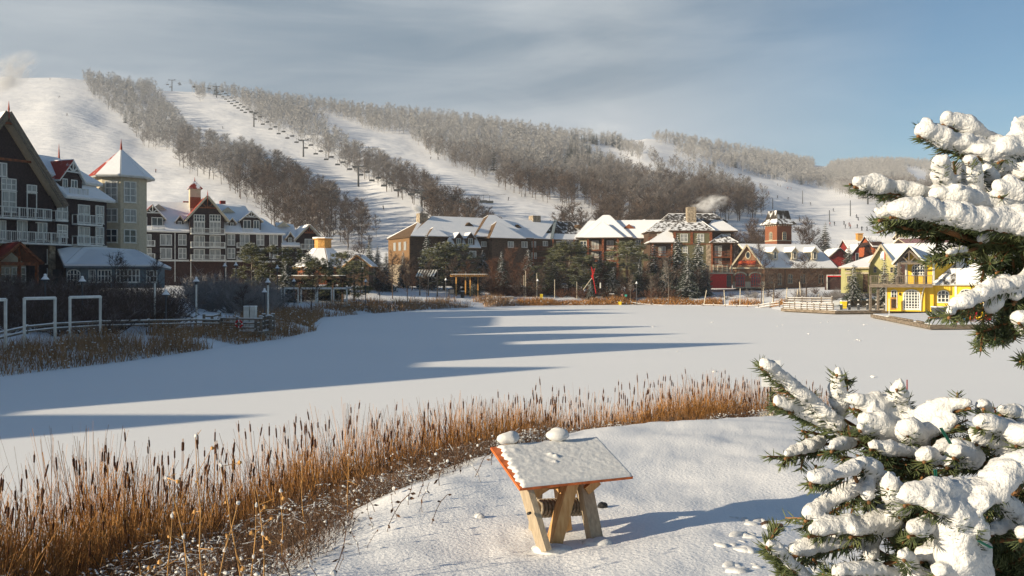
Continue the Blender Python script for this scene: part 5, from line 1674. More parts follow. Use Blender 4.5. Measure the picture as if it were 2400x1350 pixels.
for i, (u, vt, Y, w, lab) in enumerate([
    (945, 588, 214, 1.1, 'dark spruce at the lit left end wall of the lodge'),
    (1000, 546, 212, .9, 'tall narrow spruce in front of the left lodge chimney roof'),
    (1132, 585, 210, 1.2, 'snowy spruce below the two small lodge dormers, right side'),
    (1068, 640, 196, 1.4, 'little snowy spruce just above the golden pergola'),
    (1092, 636, 197, 1.3, 'low snow covered spruce, second above the golden pergola'),
    (1113, 640, 196, 1.3, 'small pale spruce above the right end of the golden pergola'),
    (1175, 588, 206, 1.0, 'slim frosted spruce under the big left lodge hip roof'),
    (1238, 583, 208, 1.3, 'broad grey frosted spruce left of the reddish bare tree'),
    (1298, 612, 204, 1.4, 'low wide snowy spruce left of the large round pine'),
    (1407, 586, 205, 1.3, 'frosted spruce below the timber balconies of the lodge'),
    (1384, 660, 195, 1.2, 'short bushy spruce at the foot of the red crossed poles'),
    (1438, 625, 200, 1.6, 'wide snow laden spruce left of the strolling people'),
    (1500, 598, 203, 1.0, 'narrow dark spruce right of the green round pine'),
    (1532, 572, 206, 1.2, 'tall snowy spruce in front of the lodge left porch hip'),
    (1588, 548, 206, 1.1, 'tallest spruce beneath the big stone chimney, left one'),
    (1636, 550, 206, 1.1, 'tall spruce in front of the olive lodge wall, right one'),
    (1612, 590, 199, 1.25, 'blue shaded spruce just left of the red annex'),
    (1560, 610, 201, 1.3, 'snowy spruce between the birch and the tallest spruce'),
    (1655, 618, 202, .9, 'dark spruce touching the left end of the terrace railing'),
    (2000, 618, 150, 1.1, 'snowy spruce in front of the low green wing'),
    (1990, 575, 215, 1.2, 'dark bushy spruce beside the far golden lantern house'),
    (1934, 520, 300, .9, 'slim spruce standing on the slope right of the brick tower'),
    (2073, 605, 145, 1.0, 'small snowy spruce behind the balcony below the white banner'),
    (2103, 610, 143, 1.1, 'snowy spruce behind the balcony next to its left post'),
    (723, 574, 150, 1.0, 'dark spruce right of the hotel wing pines, left of the pavilion'),
    (775, 600, 152, .9, 'dark spruce in front of the pavilion roof'),
    (865, 560, 196, 1.0, 'dark spruce right of the pavilion'),
    (885, 575, 200, 1.1, 'lower spruce between pavilion and lodge'),
    (905, 590, 192, 1.1, 'frosted spruce nearest the left lodge corner'),
    (670, 610, 140, 1.2, 'low dark spruce under the pines by the hotel wing'),
]):
    plant_px('spruce', mesh_spruce, i, u, vt, Y, lab, 'spruce', G_sp, w)
for i, (u, vt, Y, w, lab) in enumerate([
    (592, 572, 150, 1.3, 'sunlit frosted pine, leftmost in front of the hotel wing'),
    (637, 575, 150, 1.1, 'sunlit frosted pine, second in front of the hotel wing'),
    (690, 582, 152, 1.3, 'broad frosted pine in front of the wing right gable'),
    (1040, 568, 208, 1.5, 'green pine below the lodge left roof'),
    (1012, 585, 205, 1.3, 'pale green pine at the left lodge front'),
    (1076, 572, 209, 1.3, 'rounded pine under the two lodge dormers'),
    (1335, 568, 205, 2.0, 'large round yellowish green pine before the lodge middle'),
    (1366, 600, 201, 1.4, 'brownish pine right of the large round pine'),
    (1470, 566, 204, 1.5, 'deep green pine right of the lodge balconies'),
    (1300, 595, 210, 1.4, 'dull green pine left of the large round pine'),
    (800, 590, 158, 1.2, 'frosted pine right of the pavilion lantern'),
    (830, 612, 150, 1.4, 'low dark pine under the pavilion side gable'),
    (745, 605, 145, 1.3, 'dark pine in front of the pavilion wall'),
    (1265, 622, 200, 1.6, 'grey green pine between the reddish tree and the small spruces'),
]):
    plant_px('pine', mesh_pine, i, u, vt, Y, lab, 'pine', G_pi, w)
for i, (u, vt, Y, w, ms, lab) in enumerate([
    (1203, 575, 200, 1.0, mesh_barer, 'reddish bare tree before the shaded lodge wall'),
    (1226, 600, 197, 1.0, mesh_barer, 'lower reddish bare tree right of the first reddish one'),
    (1160, 600, 199, 1.0, mesh_barer, 'reddish bare tree left of the slim frosted spruce'),
    (1256, 655, 190, 1.0, mesh_bare, 'small bare tree by the path left of the yellow sign'),
    (1137, 640, 188, 1.0, mesh_bare, 'bare sapling right of the golden pergola'),
    (1219, 650, 187, 1.0, mesh_bare, 'bare sapling on the snowy bank before the lodge'),
    (1785, 562, 186, .8, mesh_bare, 'tall thin bare tree in front of the brick shop gable'),
    (1890, 592, 178, 1.6, mesh_bare, 'wide vase shaped bare tree before the brick shop wing'),
    (1813, 630, 172, 1.5, mesh_bare, 'low spreading bare tree at the rail fence before the shop'),
    (2052, 560, 240, 1.3, mesh_bare, 'bare tree by the far golden lantern house'),
    (1900, 505, 285, 1.2, mesh_bare, 'bare tree right of the brick tower'),
    (1880, 520, 282, 1.2, mesh_bare, 'bare tree immediately right of the brick tower'),
    (1775, 520, 290, 1.2, mesh_bare, 'bare tree left of the brick tower'),
    (1752, 510, 300, 1.2, mesh_bare, 'tall bare tree between the lodge end and the brick tower'),
    (270, 588, 95, 1.1, mesh_bare, 'dark bare tree in front of the turret and the restaurant wing'),
    (362, 598, 99, .9, mesh_bare, 'dark bare tree at the right end of the restaurant wing'),
    (569, 665, 96, 1.3, mesh_bare, 'small bare tree on the shaded snow right of the hotel'),
    (845, 560, 176, 1.1, mesh_bare, 'bare tree right of the pavilion porch gable'),
    (920, 590, 170, 1.1, mesh_bare, 'bare tree left of the slatted pergola'),
    (955, 600, 165, 1.0, mesh_bare, 'bare tree in front of the slatted pergola'),
    (890, 620, 150, 1.0, mesh_bare, 'dark bare tree on the shaded bank right of the white frames'),
    (730, 620, 120, 1.0, mesh_bare, 'tall dark bare tree behind the far white frames'),
    (1000, 610, 168, .8, mesh_bare, 'thin bare tree beside the slatted pergola'),
]):
    plant_px('bare_tree', ms, i, u, vt, Y, lab, 'tree', 'bare trees of the village', w)
for i, (u, vt, Y, lab) in enumerate([(1566, 588, 188, 'pale stemmed birch left of the red annex'), (1526, 640, 190, 'small birch right of the strolling people'), (1478, 640, 192, 'thin birch behind the strolling people')]):
    plant_px('birch', mesh_birch, i, u, vt, Y, lab, 'birch', 'birches on the far bank', .9)
rgt = random.Random(77)
for i in range(26):
    u, Y = rgt.uniform(1655, 1800), rgt.uniform(262, 330)
    p = at_px(u, 0, Y)
    place_plant('bare_tree', mesh_bare[i % 3], p, rgt.uniform(11, 17), rgt.uniform(0, 6), 'tall bare tree in the open grove between lodge and brick tower', 'tree', 'bare trees between lodge and brick tower', rgt.uniform(.7, 1.0))
for i in range(42):
    u, Y = rgt.uniform(950, 1700), rgt.uniform(197, 207)
    p = at_px(u, 0, Y)
    place_plant('bare_tree', (mesh_bare + mesh_barer)[i % 5], p, rgt.uniform(4, 8.5), rgt.uniform(0, 6), 'small bare tree among the evergreens in front of the lodge', 'tree', 'small bare trees before the lodge', rgt.uniform(.8, 1.2))
# shrub thickets
def scatter(n, u0, u1, y0, y1, test=None, seed=1):
    rg = random.Random(seed)
    out_ = []
    tries = 0
    while len(out_) < n and tries < n * 40:
        tries += 1
        Y = rg.uniform(y0, y1)
        u = rg.uniform(u0, u1)
        x = (u - CX) / FP * Y
        if test and not test(u, Y, x):
            continue
        if any((x - a) ** 2 + (Y - b) ** 2 < 1.1 for a, b, _ in out_):
            continue
        out_.append((x, Y, rg))
    return [(a, b) for a, b, _ in out_]
def dist_pond(x, Y):
    d = float(seg_dist(np.array([x]), np.array([Y]), POND)[0])
    return -d if bool(inside(np.array([x]), np.array([Y]), POND)[0]) else d
for i, (x, Y) in enumerate(scatter(135, -60, 520, 60, 101, lambda u, Y, x: 6.5 < dist_pond(x, Y) < 34 and not (400 < u < 640 and Y > 70), 3)):
    place_plant('bare_shrub', mesh_bushd[i % 4], (x, Y, gz(x, Y)), random.uniform(1.7, 3.9), random.uniform(0, 6), 'dark bare shrub in the thicket between the hotel and the left bank', 'shrub', 'dark bare shrubs in the thicket below the hotel', 1.0)
for i, (x, Y) in enumerate(scatter(30, 455, 640, 100, 138, None, 5)):
    place_plant('frosted_shrub', mesh_bushf[i % 3], (x, Y, gz(x, Y)), random.uniform(3.0, 5.2), random.uniform(0, 6), 'grey frosted shrub in front of the brown hotel wing', 'shrub', 'frosted shrubs in front of the hotel wing', 1.0)
for i, (x, Y) in enumerate(scatter(38, 520, 960, 118, 160, lambda u, Y, x: dist_pond(x, Y) > 12, 6)):
    place_plant('bare_shrub', mesh_bushd[i % 4], (x, Y, gz(x, Y)), random.uniform(2.2, 4.0), random.uniform(0, 6), 'dark bare shrub on the shaded bank in front of the pavilion', 'shrub', 'dark shrubs before the pavilion', 1.0)
for i, (x, Y) in enumerate(scatter(60, 1130, 1640, 196, 208, None, 7)):
    place_plant('reddish_shrub', mesh_bushr[i % 2], (x, Y, gz(x, Y)), random.uniform(1.8, 3.4), random.uniform(0, 6), 'reddish bare shrub at the foot of the lodge trees', 'shrub', 'reddish shrubs before the lodge', 1.1)
for i, (x, Y) in enumerate(scatter(46, 1690, 2070, 158, 200, lambda u, Y, x: dist_pond(x, Y) > 3, 8)):
    place_plant('frosted_shrub' if i % 2 else 'bare_shrub', mesh_bushf[i % 3] if i % 2 else mesh_bushd[i % 4], (x, Y, gz(x, Y)), random.uniform(1.0, 2.2), random.uniform(0, 6),
                'pale frosted low shrub on the bank below the brick shop' if i % 2 else 'dark low shrub on the bank below the brick shop', 'shrub', 'frosted shrubs below the shop' if i % 2 else 'dark shrubs below the shop', 1.2)
# ---------------------------------------------------------------- reeds
def ribbons(base, direc, ln, width, bend, seg=3, seed=0, taper=.85):
    """many curved blades: returns V, F(quads)"""
    n = len(base)
    r = np.random.default_rng(seed)
    dirs = direc / np.linalg.norm(direc, axis=1, keepdims=True)
    a = r.uniform(0, 2 * math.pi, n)
    side = np.stack([np.cos(a), np.sin(a), np.zeros(n)], 1)
    hd = r.uniform(0, 2 * math.pi, n)
    out_dir = np.stack([np.cos(hd), np.sin(hd), np.zeros(n)], 1)
    V = []
    for k in range(seg + 1):
        q = k / seg
        p = base + dirs * (ln * q)[:, None] + out_dir * (bend * ln * q * q)[:, None]
        p[:, 2] -= bend * ln * q ** 3 * .55
        w = width * (1 - q * taper)
        V.append(p - side * (w / 2)[:, None])
        V.append(p + side * (w / 2)[:, None])
    V = np.stack(V, 1)
    F = []
    m = 2 * (seg + 1)
    b = np.arange(n) * m
    for k in range(seg):
        F.append(np.stack([b + 2 * k, b + 2 * k + 1, b + 2 * k + 3, b + 2 * k + 2], 1))
    return V.reshape(-1, 3), np.concatenate(F)
class QM:
    def __init__(s):
        s.V, s.F, s.M, s.n = [], [], [], 0
    def add(s, V, F, mi):
        s.V.append(V)
        s.F.append(F + s.n)
        s.M.append(np.full(len(F), mi))
        s.n += len(V)
    def obj(s, name, mats):
        me = np_mesh(name, np.concatenate(s.V), np.concatenate(s.F), mats, np.concatenate(s.M))
        return link(name, me)
def clumps_balls(P, Rr, seed, flat=.6):
    """little snow pats: squashed 6-sided lumps as quads"""
    r = np.random.default_rng(seed)
    n = len(P)
    lev = [(-.8, .55), (0, 1.0), (.75, .6), (1.0, .02)]
    V = []
    jit = r.uniform(.7, 1.3, (n, 6))
    for z, q in lev:
        for j in range(6):
            a = 2 * math.pi * j / 6
            rr_ = Rr * q * jit[:, j]
            V.append(np.stack([P[:, 0] + rr_ * math.cos(a), P[:, 1] + rr_ * math.sin(a), P[:, 2] + Rr * z * flat], 1))
    V = np.stack(V, 1)
    F = []
    b = np.arange(n) * 24
    for k in range(3):
        for j in range(6):
            j2 = (j + 1) % 6
            F.append(np.stack([b + k * 6 + j, b + k * 6 + j2, b + (k + 1) * 6 + j2, b + (k + 1) * 6 + j], 1))
    return V.reshape(-1, 3), np.concatenate(F)
def shore_reeds(name, path, wid, n, h0, h1, w, m, label, seed, frost=.12, inner=0.3, gap=-.14):
    r = np.random.default_rng(seed)
    P = np.array(path, float)
    L_ = np.hypot(*(P[1:] - P[:-1]).T)
    cs = np.concatenate([[0], np.cumsum(L_)])
    t = r.uniform(0, cs[-1], n)
    x = np.interp(t, cs, P[:, 0])
    y = np.interp(t, cs, P[:, 1])
    tx = np.interp(t + .5, cs, P[:, 0]) - np.interp(t - .5, cs, P[:, 0])
    ty = np.interp(t + .5, cs, P[:, 1]) - np.interp(t - .5, cs, P[:, 1])
    q = np.hypot(tx, ty) + 1e-6
    off = r.uniform(-inner, wid, n)
    x, y = x + ty / q * off * -1, y + tx / q * off
    keep = (fbm(x * .22 + 9, y * .22, 3) > gap)
    x, y = x[keep], y[keep]
    n = len(x)
    z = hgt(x, y)
    hm = np.clip(1 + .9 * fbm(x * .3, y * .3 + 4, 3), .45, 1.6)
    ln = r.uniform(h0, h1, n) * hm
    base = np.stack([x, y, z - .05], 1)
    d = np.stack([r.normal(0, .26, n), r.normal(0, .26, n), np.ones(n)], 1)
    V_, F_ = ribbons(base, d, ln, np.full(n, w) * r.uniform(.6, 1.3, n), r.uniform(0, .4, n), 3, seed)
    qm = QM()
    qm.add(V_, F_, 0)
    k = int(n * frost)
    ii = r.choice(n, k)
    pp = base[ii] + np.stack([r.normal(0, .1, k), r.normal(0, .1, k), ln[ii] * r.uniform(.15, .7, k)], 1)
    V_, F_ = clumps_balls(pp, r.uniform(.6, 1.5, k) * w, seed + 1)
    qm.add(V_, F_, 1)
    return tag(qm.obj(name, [m, M_snow]), label, 'reeds', kind='stuff')
# paths run so that the land lies on the +off side
shore_reeds('reeds', [(-20.5, 77), (-22.6, 66), (-24.3, 56), (-27, 47), (-30, 38), (-33, 28)][::-1], 5.5, 12000, .4, 1.35, .05, M_reedd, 'brown reed belt along the shaded left bank of the pond', 51, .10)
shore_reeds('reeds', [(-26.8, 124), (-23, 100), (-20.1, 90), (-20.5, 77)][::-1], 6.5, 9000, .6, 1.6, .06, M_reedd, 'dark tall reeds on the point behind the lifebuoy deck', 52, .12)
shore_reeds('reeds', [(1.8, 183.5), (-15, 160.5), (-27, 123)][::-1], 6, 7000, .8, 1.7, .09, M_reedd, 'brown reeds along the shaded far bank left of the middle', 53, .15)
shore_reeds('reeds', [(45, 189.5), (27.8, 192.5), (1.8, 183.5)][::-1], 3.2, 9500, .6, 1.3, .09, M_reed, 'golden reed belt on the sunlit far bank before the lodge', 54, .05, .3, -.5)
shore_reeds('reeds', [(50, 171), (54, 180.5), (46, 188.5)][::-1], 2.5, 1800, .6, 1.2, .09, M_reed, 'thin golden reeds left of the long timber dock', 55, .10)
# ---------------------------------------------------------------- cattails and dead weeds on the near shore
PC = np.array([(-6.3, 5.0), (-5.9, 6.5), (-5.0, 8.6), (-4.2, 11), (-2.4, 14), (0.3, 17), (3.2, 20), (6, 22.2), (8.6, 23.2)])
PE = np.array([(-2.9, 3.6), (-2.1, 4.9), (-1.75, 6.1), (-1.4, 8.4), (-0.5, 11.8), (0.9, 14.2), (3.0, 16.2), (5.0, 18.3), (8.0, 20.5)])
def band(n, w0, w1, seed, pw=1.0, tmax=1.0):
    r = np.random.default_rng(seed)
    t = r.uniform(0, 1, n) ** pw * (len(PC) - 1) * tmax
    i = np.minimum(t.astype(int), len(PC) - 2)
    f = (t - i)[:, None]
    c = PC[i] * (1 - f) + PC[i + 1] * f
    e = PE[i] * (1 - f) + PE[i + 1] * f
    w = r.uniform(w0, w1, n)[:, None]
    p = c * (1 - w) + e * w
    return p[:, 0], p[:, 1], w[:, 0], t / (len(PC) - 1)
qm = QM()
# leaves and stems
x, y, w, t = band(76000, -.42, .50, 61, 1.12)
z = hgt(x, y)
r = np.random.default_rng(62)
n = len(x)
tops = np.interp(t, [0, .2, .5, .8, 1], [2.75, 2.62, 2.45, 2.3, 1.75])       # how high the stand reaches
clump = np.clip(1 + .5 * fbm(x * .8, y * .8, 3), .65, 1.2)
ln = (tops - z) * (1.12 * (1 - r.uniform(0, 1, n) ** 1.3 * .6)) * clump * np.clip(1.12 - np.maximum(w, 0) * .8, .4, 1)
ln = np.maximum(ln, .3)
V_, F_ = ribbons(np.stack([x, y, z - .05], 1), np.stack([r.normal(0, .17, n), r.normal(0, .17, n), np.ones(n)], 1), ln, r.uniform(.005, .015, n), r.uniform(0, .55, n) * r.uniform(0, 1, n), 4, 63, .6)
qm.add(V_, F_, 0)
# stalks with heads
x, y, w, t = band(900, -.3, .26, 64, 1.1)
z = hgt(x, y)
n = len(x)
tops = np.interp(t, [0, .2, .5, .8, 1], [3.0, 2.9, 2.75, 2.62, 2.0]) + r.uniform(-.50, .26, n) + .22 * fbm(x * .7, y * .7, 2)
lean = np.stack([r.normal(0, .085, n), r.normal(0, .085, n)], 1)
def prism(P0, P1, r0, r1, k=5):
    a = np.arange(k) * 2 * math.pi / k
    n_ = len(P0)
    V = np.zeros((n_, 2 * k, 3))
    for j in range(k):
        dx = np.stack([np.cos(a[j]) * np.ones(n_), np.sin(a[j]) * np.ones(n_), np.zeros(n_)], 1)
        V[:, j] = P0 + dx * r0[:, None]
        V[:, k + j] = P1 + dx * r1[:, None]
    b = np.arange(n_) * 2 * k
    F = [np.stack([b + j, b + (j + 1) % k, b + k + (j + 1) % k, b + k + j], 1) for j in range(k)]
    return V.reshape(-1, 3), np.concatenate(F)
B0 = np.stack([x, y, z], 1)
H_ = tops - z
T0 = B0 + np.stack([lean[:, 0] * H_, lean[:, 1] * H_, H_], 1)
V_, F_ = prism(B0, T0, np.full(n, .005), np.full(n, .003), 4)
qm.add(V_, F_, 0)
hl = r.uniform(.09, .17, n)
ax = (T0 - B0) / np.linalg.norm(T0 - B0, axis=1, keepdims=True)
h0 = T0 - ax * (hl + .04)[:, None]
h1 = T0 - ax * .04
q1 = h0 + ax * (hl * .15)[:, None]
q2 = h1 - ax * (hl * .12)[:, None]
for a_, b_, ra, rb in ((h0, q1, .004, .011), (q1, q2, .011, .011), (q2, h1, .011, .004)):
    V_, F_ = prism(a_, b_, np.full(n, ra), np.full(n, rb), 6)
    qm.add(V_, F_, 1)
tag(qm.obj('cattails', [M_reed, M_head]), 'golden brown cattails with dark heads along the near shore', 'cattails', kind='stuff')
# tangle of dead weeds with snow caught in it
qm = QM()
x, y, w, t = band(110000, .10, 1.0, 71, 1.2, .97)
keep = (fbm(x * .8, y * .8 + 3, 3) > -.45 + .55 * np.clip((w - .7) / .3, 0, 1))
x, y, w, t = x[keep], y[keep], w[keep], t[keep]
n = len(x)
z = hgt(x, y)
r = np.random.default_rng(72)
topw = np.interp(w, [.1, .45, .75, .9, 1], [2.25, 2.45, 2.68, 2.86, 2.9]) - np.interp(y, [8, 14, 20], [0, .12, .75])
hh = np.maximum(topw - z, .16 * (1.1 - w) + .05) * np.clip(1 + .45 * fbm(x * .9, y * .9, 3), .55, 1.25)
base = np.stack([x, y, z + r.uniform(0, .9, n) * hh], 1)
d = np.stack([r.normal(0, .6, n), r.normal(0, .6, n), r.uniform(-.1, 1.6, n)], 1)
V_, F_ = ribbons(base, d, r.uniform(.15, .6, n) * np.clip(hh, .35, 1), r.uniform(.003, .010, n), r.uniform(0, .7, n), 4, 73)
qm.add(V_, F_, 0)
k = 11000
wt = np.clip(fbm(x * 1.7 + 5, y * 1.7, 3) + .12, 0.02, None)
ii = r.choice(n, k, p=wt / wt.sum())
pp = np.stack([x[ii], y[ii], z[ii]], 1) + np.stack([r.normal(0, .07, k), r.normal(0, .07, k), r.uniform(.0, 1.02, k) * hh[ii]], 1)
V_, F_ = clumps_balls(pp, r.uniform(.006, .021, k) * r.uniform(.6, 1.35, k), 74, .5)
qm.add(V_, F_, 1)
# snow lying along bent leaves
k = 10000
ii = r.choice(n, k, p=wt / wt.sum())
bb = np.stack([x[ii], y[ii], z[ii]], 1) + np.stack([r.normal(0, .1, k), r.normal(0, .1, k), r.uniform(.05, 1.0, k) * hh[ii]], 1)
dd = np.stack([r.normal(0, 1, k), r.normal(0, 1, k), r.uniform(-.35, .35, k)], 1)
dd /= np.linalg.norm(dd, axis=1, keepdims=True)
l_ = r.uniform(.03, .12, k)
V_, F_ = prism(bb, bb + dd * l_[:, None], r.uniform(.005, .012, k), r.uniform(.002, .008, k), 5)
qm.add(V_, F_, 1)
tag(qm.obj('dead_weeds', [M_brush, M_nearsnow]), 'tangle of dark dead weeds holding snow between cattails and berm', 'weeds', kind='stuff')
# single tall weed stalks
def stalk(seed, h):
    rg = random.Random(seed)
    mb = MB()
    p = Vector((0, 0, -.05))
    d = Vector((rg.uniform(-.12, .12), rg.uniform(-.12, .12), 1)).normalized()
    k = 5
    pts = [p]
    for i in range(k):
        d = (d + Vector((rg.uniform(-.12, .12), rg.uniform(-.12, .12), 0))).normalized()
        pts.append(pts[-1] + d * h / k)
    for i in range(k):
        mb.tube(pts[i], pts[i + 1], .006 - .0008 * i, .0054 - .0008 * i, 5, 0, False)
    for i in range(rg.randint(2, 5)):
        q = pts[rg.randint(2, k)]
        e = q + rdir(rg, -.5, .8) * rg.uniform(.05, .2)
        mb.tube(q, e, .003, .0015, 4, 0, False)
        if rg.random() < .6:
            mb.ball(e, rg.uniform(.008, .018), 0, 5, 3, .3)
        if rg.random() < .5:
            mb.ball(q + Vector((0, 0, .01)), (.010, .008, .016), 1, 7, 4, .4)
    if rg.random() < .5:
        mb.ball(pts[-1], (rg.uniform(.009, .016),) * 2 + (.010,), 1, 8, 5, .35)
    return mb
M_gold = mat('pale dry stalk', (0.50, 0.27, 0.09), .7, var=.2, scale=8)
for i, (u, Y, h) in enumerate([(442, 5.6, 1.0), (478, 5.9, 1.25), (505, 5.4, .75), (570, 5.8, 1.05), (580, 6.3, .9), (395, 6.0, .8), (618, 6.2, .8), (722, 8.4, .8), (815, 9.5, .7), (350, 6.4, .6), (660, 7.2, .7), (300, 5.8, .5)]):
    p = gpt(u, Y)
    o = stalk(700 + i, h).build('weed_stalk', [M_gold, M_nearsnow], None, loc=None)
    o.location = p
    tag(o, 'tall pale dry weed stalk with snow knobs rising from the tangle at bottom left', 'weed', 'tall dry weed stalks at bottom left')
M_leafw = mat('withered leaf', (0.10, 0.05, 0.025), .9, var=.3, scale=10)
def weed(seed, h):
    rg = random.Random(seed)
    mb = MB()
    for s_ in range(1):
        p = Vector((rg.uniform(-.04, .04), rg.uniform(-.04, .04), -.03))
        d = Vector((rg.uniform(-.5, .5), rg.uniform(-.5, .5), 1)).normalized()
        for i in range(4):
            q = p + d * h / 4
            mb.tube(p, q, .0035, .003, 4, 0, False)
            p = q
            d = (d + Vector((rg.uniform(-.4, .4), rg.uniform(-.4, .4), rg.uniform(-.35, .05)))).normalized()
            if rg.random() < .8:
                e = p + rdir(rg, -1, .1) * rg.uniform(.03, .08)
                sd_ = (e - p).cross(rdir(rg)).normalized() * rg.uniform(.008, .02)
                mb.face([p, p.lerp(e, .5) + sd_, e, p.lerp(e, .5) - sd_], 0)
            if rg.random() < .3:
                mb.ball(p, rg.uniform(.01, .02), 1, 6, 4, .2)
    return mb
wm_ = []
for i in range(6):
    mb = weed(800 + i, .34)
    o = mb.build('withered_weed', [M_leafw, M_nearsnow])
    wm_.append(o.data)
    bpy.data.objects.remove(o)
rg = random.Random(5)
spots = [(975, 9.2), (960, 8.8), (1030, 9.6), (1085, 10.6), (1110, 10.2), (1125, 9.9), (1063, 10.8), (1150, 11.6), (930, 8.2), (905, 7.9), (860, 7.4), (838, 7.2), (790, 6.7), (785, 6.3), (745, 6.2),
         (700, 5.9), (880, 8.9), (1000, 10.3), (1160, 11.1), (925, 9.6), (1040, 11.2), (815, 8.0), (730, 7.0), (1100, 11.4), (950, 9.9), (870, 8.0), (990, 8.4), (1008, 8.0), (765, 7.4), (690, 6.4)]
for i, (u, Y) in enumerate(spots):
    p = gpt(u, Y)
    o = link('withered_weed', wm_[i % 6], None, p)
    o.rotation_euler = (0, 0, rg.uniform(0, 6))
    s_ = rg.uniform(.6, 1.35)
    o.scale = (s_, s_, s_)
    tag(o, 'small withered weed poking through the snow left of the panel stand', 'weed', 'withered weeds on the berm')
# ---------------------------------------------------------------- the panel stand
BL = Vector((.0615, 7.10, 3.343))
BR = Vector((1.025, 7.50, 3.350))
TL = Vector((-.1851, 7.695, 3.563))
TRr = Vector((.778, 8.095, 3.573))
ST = empty('panel_stand', ((BL.x + BR.x) / 2, 7.45, 2.82), 'snow covered sloping panel on crossed timber legs with a rope wrapped roll', 'panel stand')
part(ST, 'panel', M_panel, lambda mb: mb.slab([BL, BR, TRr, TL], .022))
# the snow on the panel: a grid with a rough top, pulled back from the left edge
eu, ev = (BR - BL), (TL - BL)
nrm = eu.cross(ev).normalized()
def snowpad():
    NU, NV = 84, 58
    V, F = [], []
    for j in range(NV + 1):
        for i in range(NU + 1):
            a, b = i / NU, j / NV
            le = .012 + .055 * b + .012 * math.sin(b * 23) + .010 * math.sin(b * 61 + 1)
            aa = le + (.996 - le) * a
            bb = .002 + .99 * b
            ed = min(a * NU / 2.2, (1 - a) * NU / 1.6, b * NV / 1.6, (1 - b) * NV / 1.6, 1)
            h = .026 * math.sqrt(max(0, ed))
            h += ed * float(.0035 * fbm(np.array([aa * 22.0]), np.array([bb * 15.0]), 3)[0] + .004 * vnoise(np.array([aa * 90.0]), np.array([bb * 60.0]))[0])
            for (ca, cb, hh_, rr_) in ((.44, .63, .02, .022), (.47, .57, .024, .02), (.43, .45, .014, .018), (.16, .80, .012, .03), (.36, .52, -.010, .03)):
                q = ((aa - ca) ** 2 + ((bb - cb) * .68) ** 2) / rr_ ** 2
                h += hh_ * math.exp(-q)
            V.append(BL + eu * aa + ev * bb + nrm * (h + .002))
    for j in range(NV):
        for i in range(NU):
            k = j * (NU + 1) + i
            F.append((k, k + 1, k + NU + 2, k + NU + 1))
    mb = MB()
    mb.v = [tuple(v) for v in V]
    mb.f = F
    mb.m = [0] * len(F)
    return mb.build('snow_cover', M_nearsnow, ST, True)
snowpad()
def lump(c, rx, ry, rz, name='snow_lump', root=None, seed=1):
    rg = random.Random(seed)
    mb = MB()
    mb.ball(c, (rx, ry, rz), 0, 20, 12, 0)
    mb.v = [tuple(Vector(v) + (Vector(v) - Vector(c)) * float(.6 * fbm(np.array([v[0] * 9 + seed]), np.array([v[1] * 9 + v[2] * 7]), 3)[0])) for v in mb.v]
    return mb.build(name, M_nearsnow, root, True)
# two blocks on the rear edge carrying snow caps
for i, (a_, u) in enumerate(((.175, 0), (.60, 1))):
    p = TL + (TRr - TL) * a_ + nrm * .02
    part(ST, 'edge_block', M_stand, lambda mb: mb.box((p.x, p.y + .02, p.z - .02), (.10, .06, .10), 0, .39))
    lump((p.x, p.y + .01, p.z + .045), .105, .08, .058, 'snow_cap', ST, 3 + i)
def board(name, m, a, b, w, th, face):
    """a board from a to b; w along 'face', th across it"""
    a, b = Vector(a), Vector(b)
    ax = (b - a).normalized()
    f = (Vector(face) - ax * Vector(face).dot(ax)).normalized() * w / 2
    g = ax.cross(f).normalized() * th / 2
    return part(ST, name, m, lambda mb: mb.box8([a - f - g, a + f - g, a + f + g, a - f + g, b - f - g, b + f - g, b + f + g, b - f + g]))
tX = Vector((.924, .383, 0))
nY = Vector((-.383, .924, 0))
gl = lambda x, y: gz(x, y) - .12
def leg(name, m, u0, v0, Y0, u1, v1, Y1, w, th, face):
    board(name, m, px(u0, v0, Y0), px(u1, v1, Y1), w, th, face)
leg('leg', M_standg, 1232, 1142, 7.25, 1277, 1292, 7.12, .05, .17, tX)
leg('leg', M_standg, 1258, 1140, 7.62, 1252, 1250, 7.80, .05, .15, tX)
leg('leg', M_stand, 1337, 1128, 7.42, 1297, 1278, 7.30, .10, .12, tX)
leg('leg', M_stand, 1312, 1128, 7.70, 1325, 1240, 7.80, .09, .10, tX)
leg('leg', M_standg, 1368, 1130, 7.62, 1398, 1282, 7.42, .11, .10, tX)
leg('leg', M_stand, 1348, 1128, 7.62, 1362, 1175, 7.95, .04, .10, tX)
leg('brace', M_stand, 1240, 1163, 7.35, 1290, 1132, 7.45, .07, .05, (0, 0, 1))
leg('brace', M_stand, 1372, 1150, 7.55, 1400, 1126, 7.60, .07, .06, (0, 0, 1))
leg('support_rail', M_stand, 1226, 1142, 7.3, 1400, 1124, 7.72, .07, .06, (0, 0, 1))
bo = px(1243, 1202, 7.10)
part(ST, 'bolt', M_black, lambda mb: mb.tube(bo, bo + Vector((-.02, -.03, 0)), .012, .012, 8))
ra, rb = px(1256, 1192, 7.42), px(1378, 1186, 7.74)
part(ST, 'log', M_standg, lambda mb: mb.tube(ra - tX * .02, rb + tX * .02, .055, .055, 14))
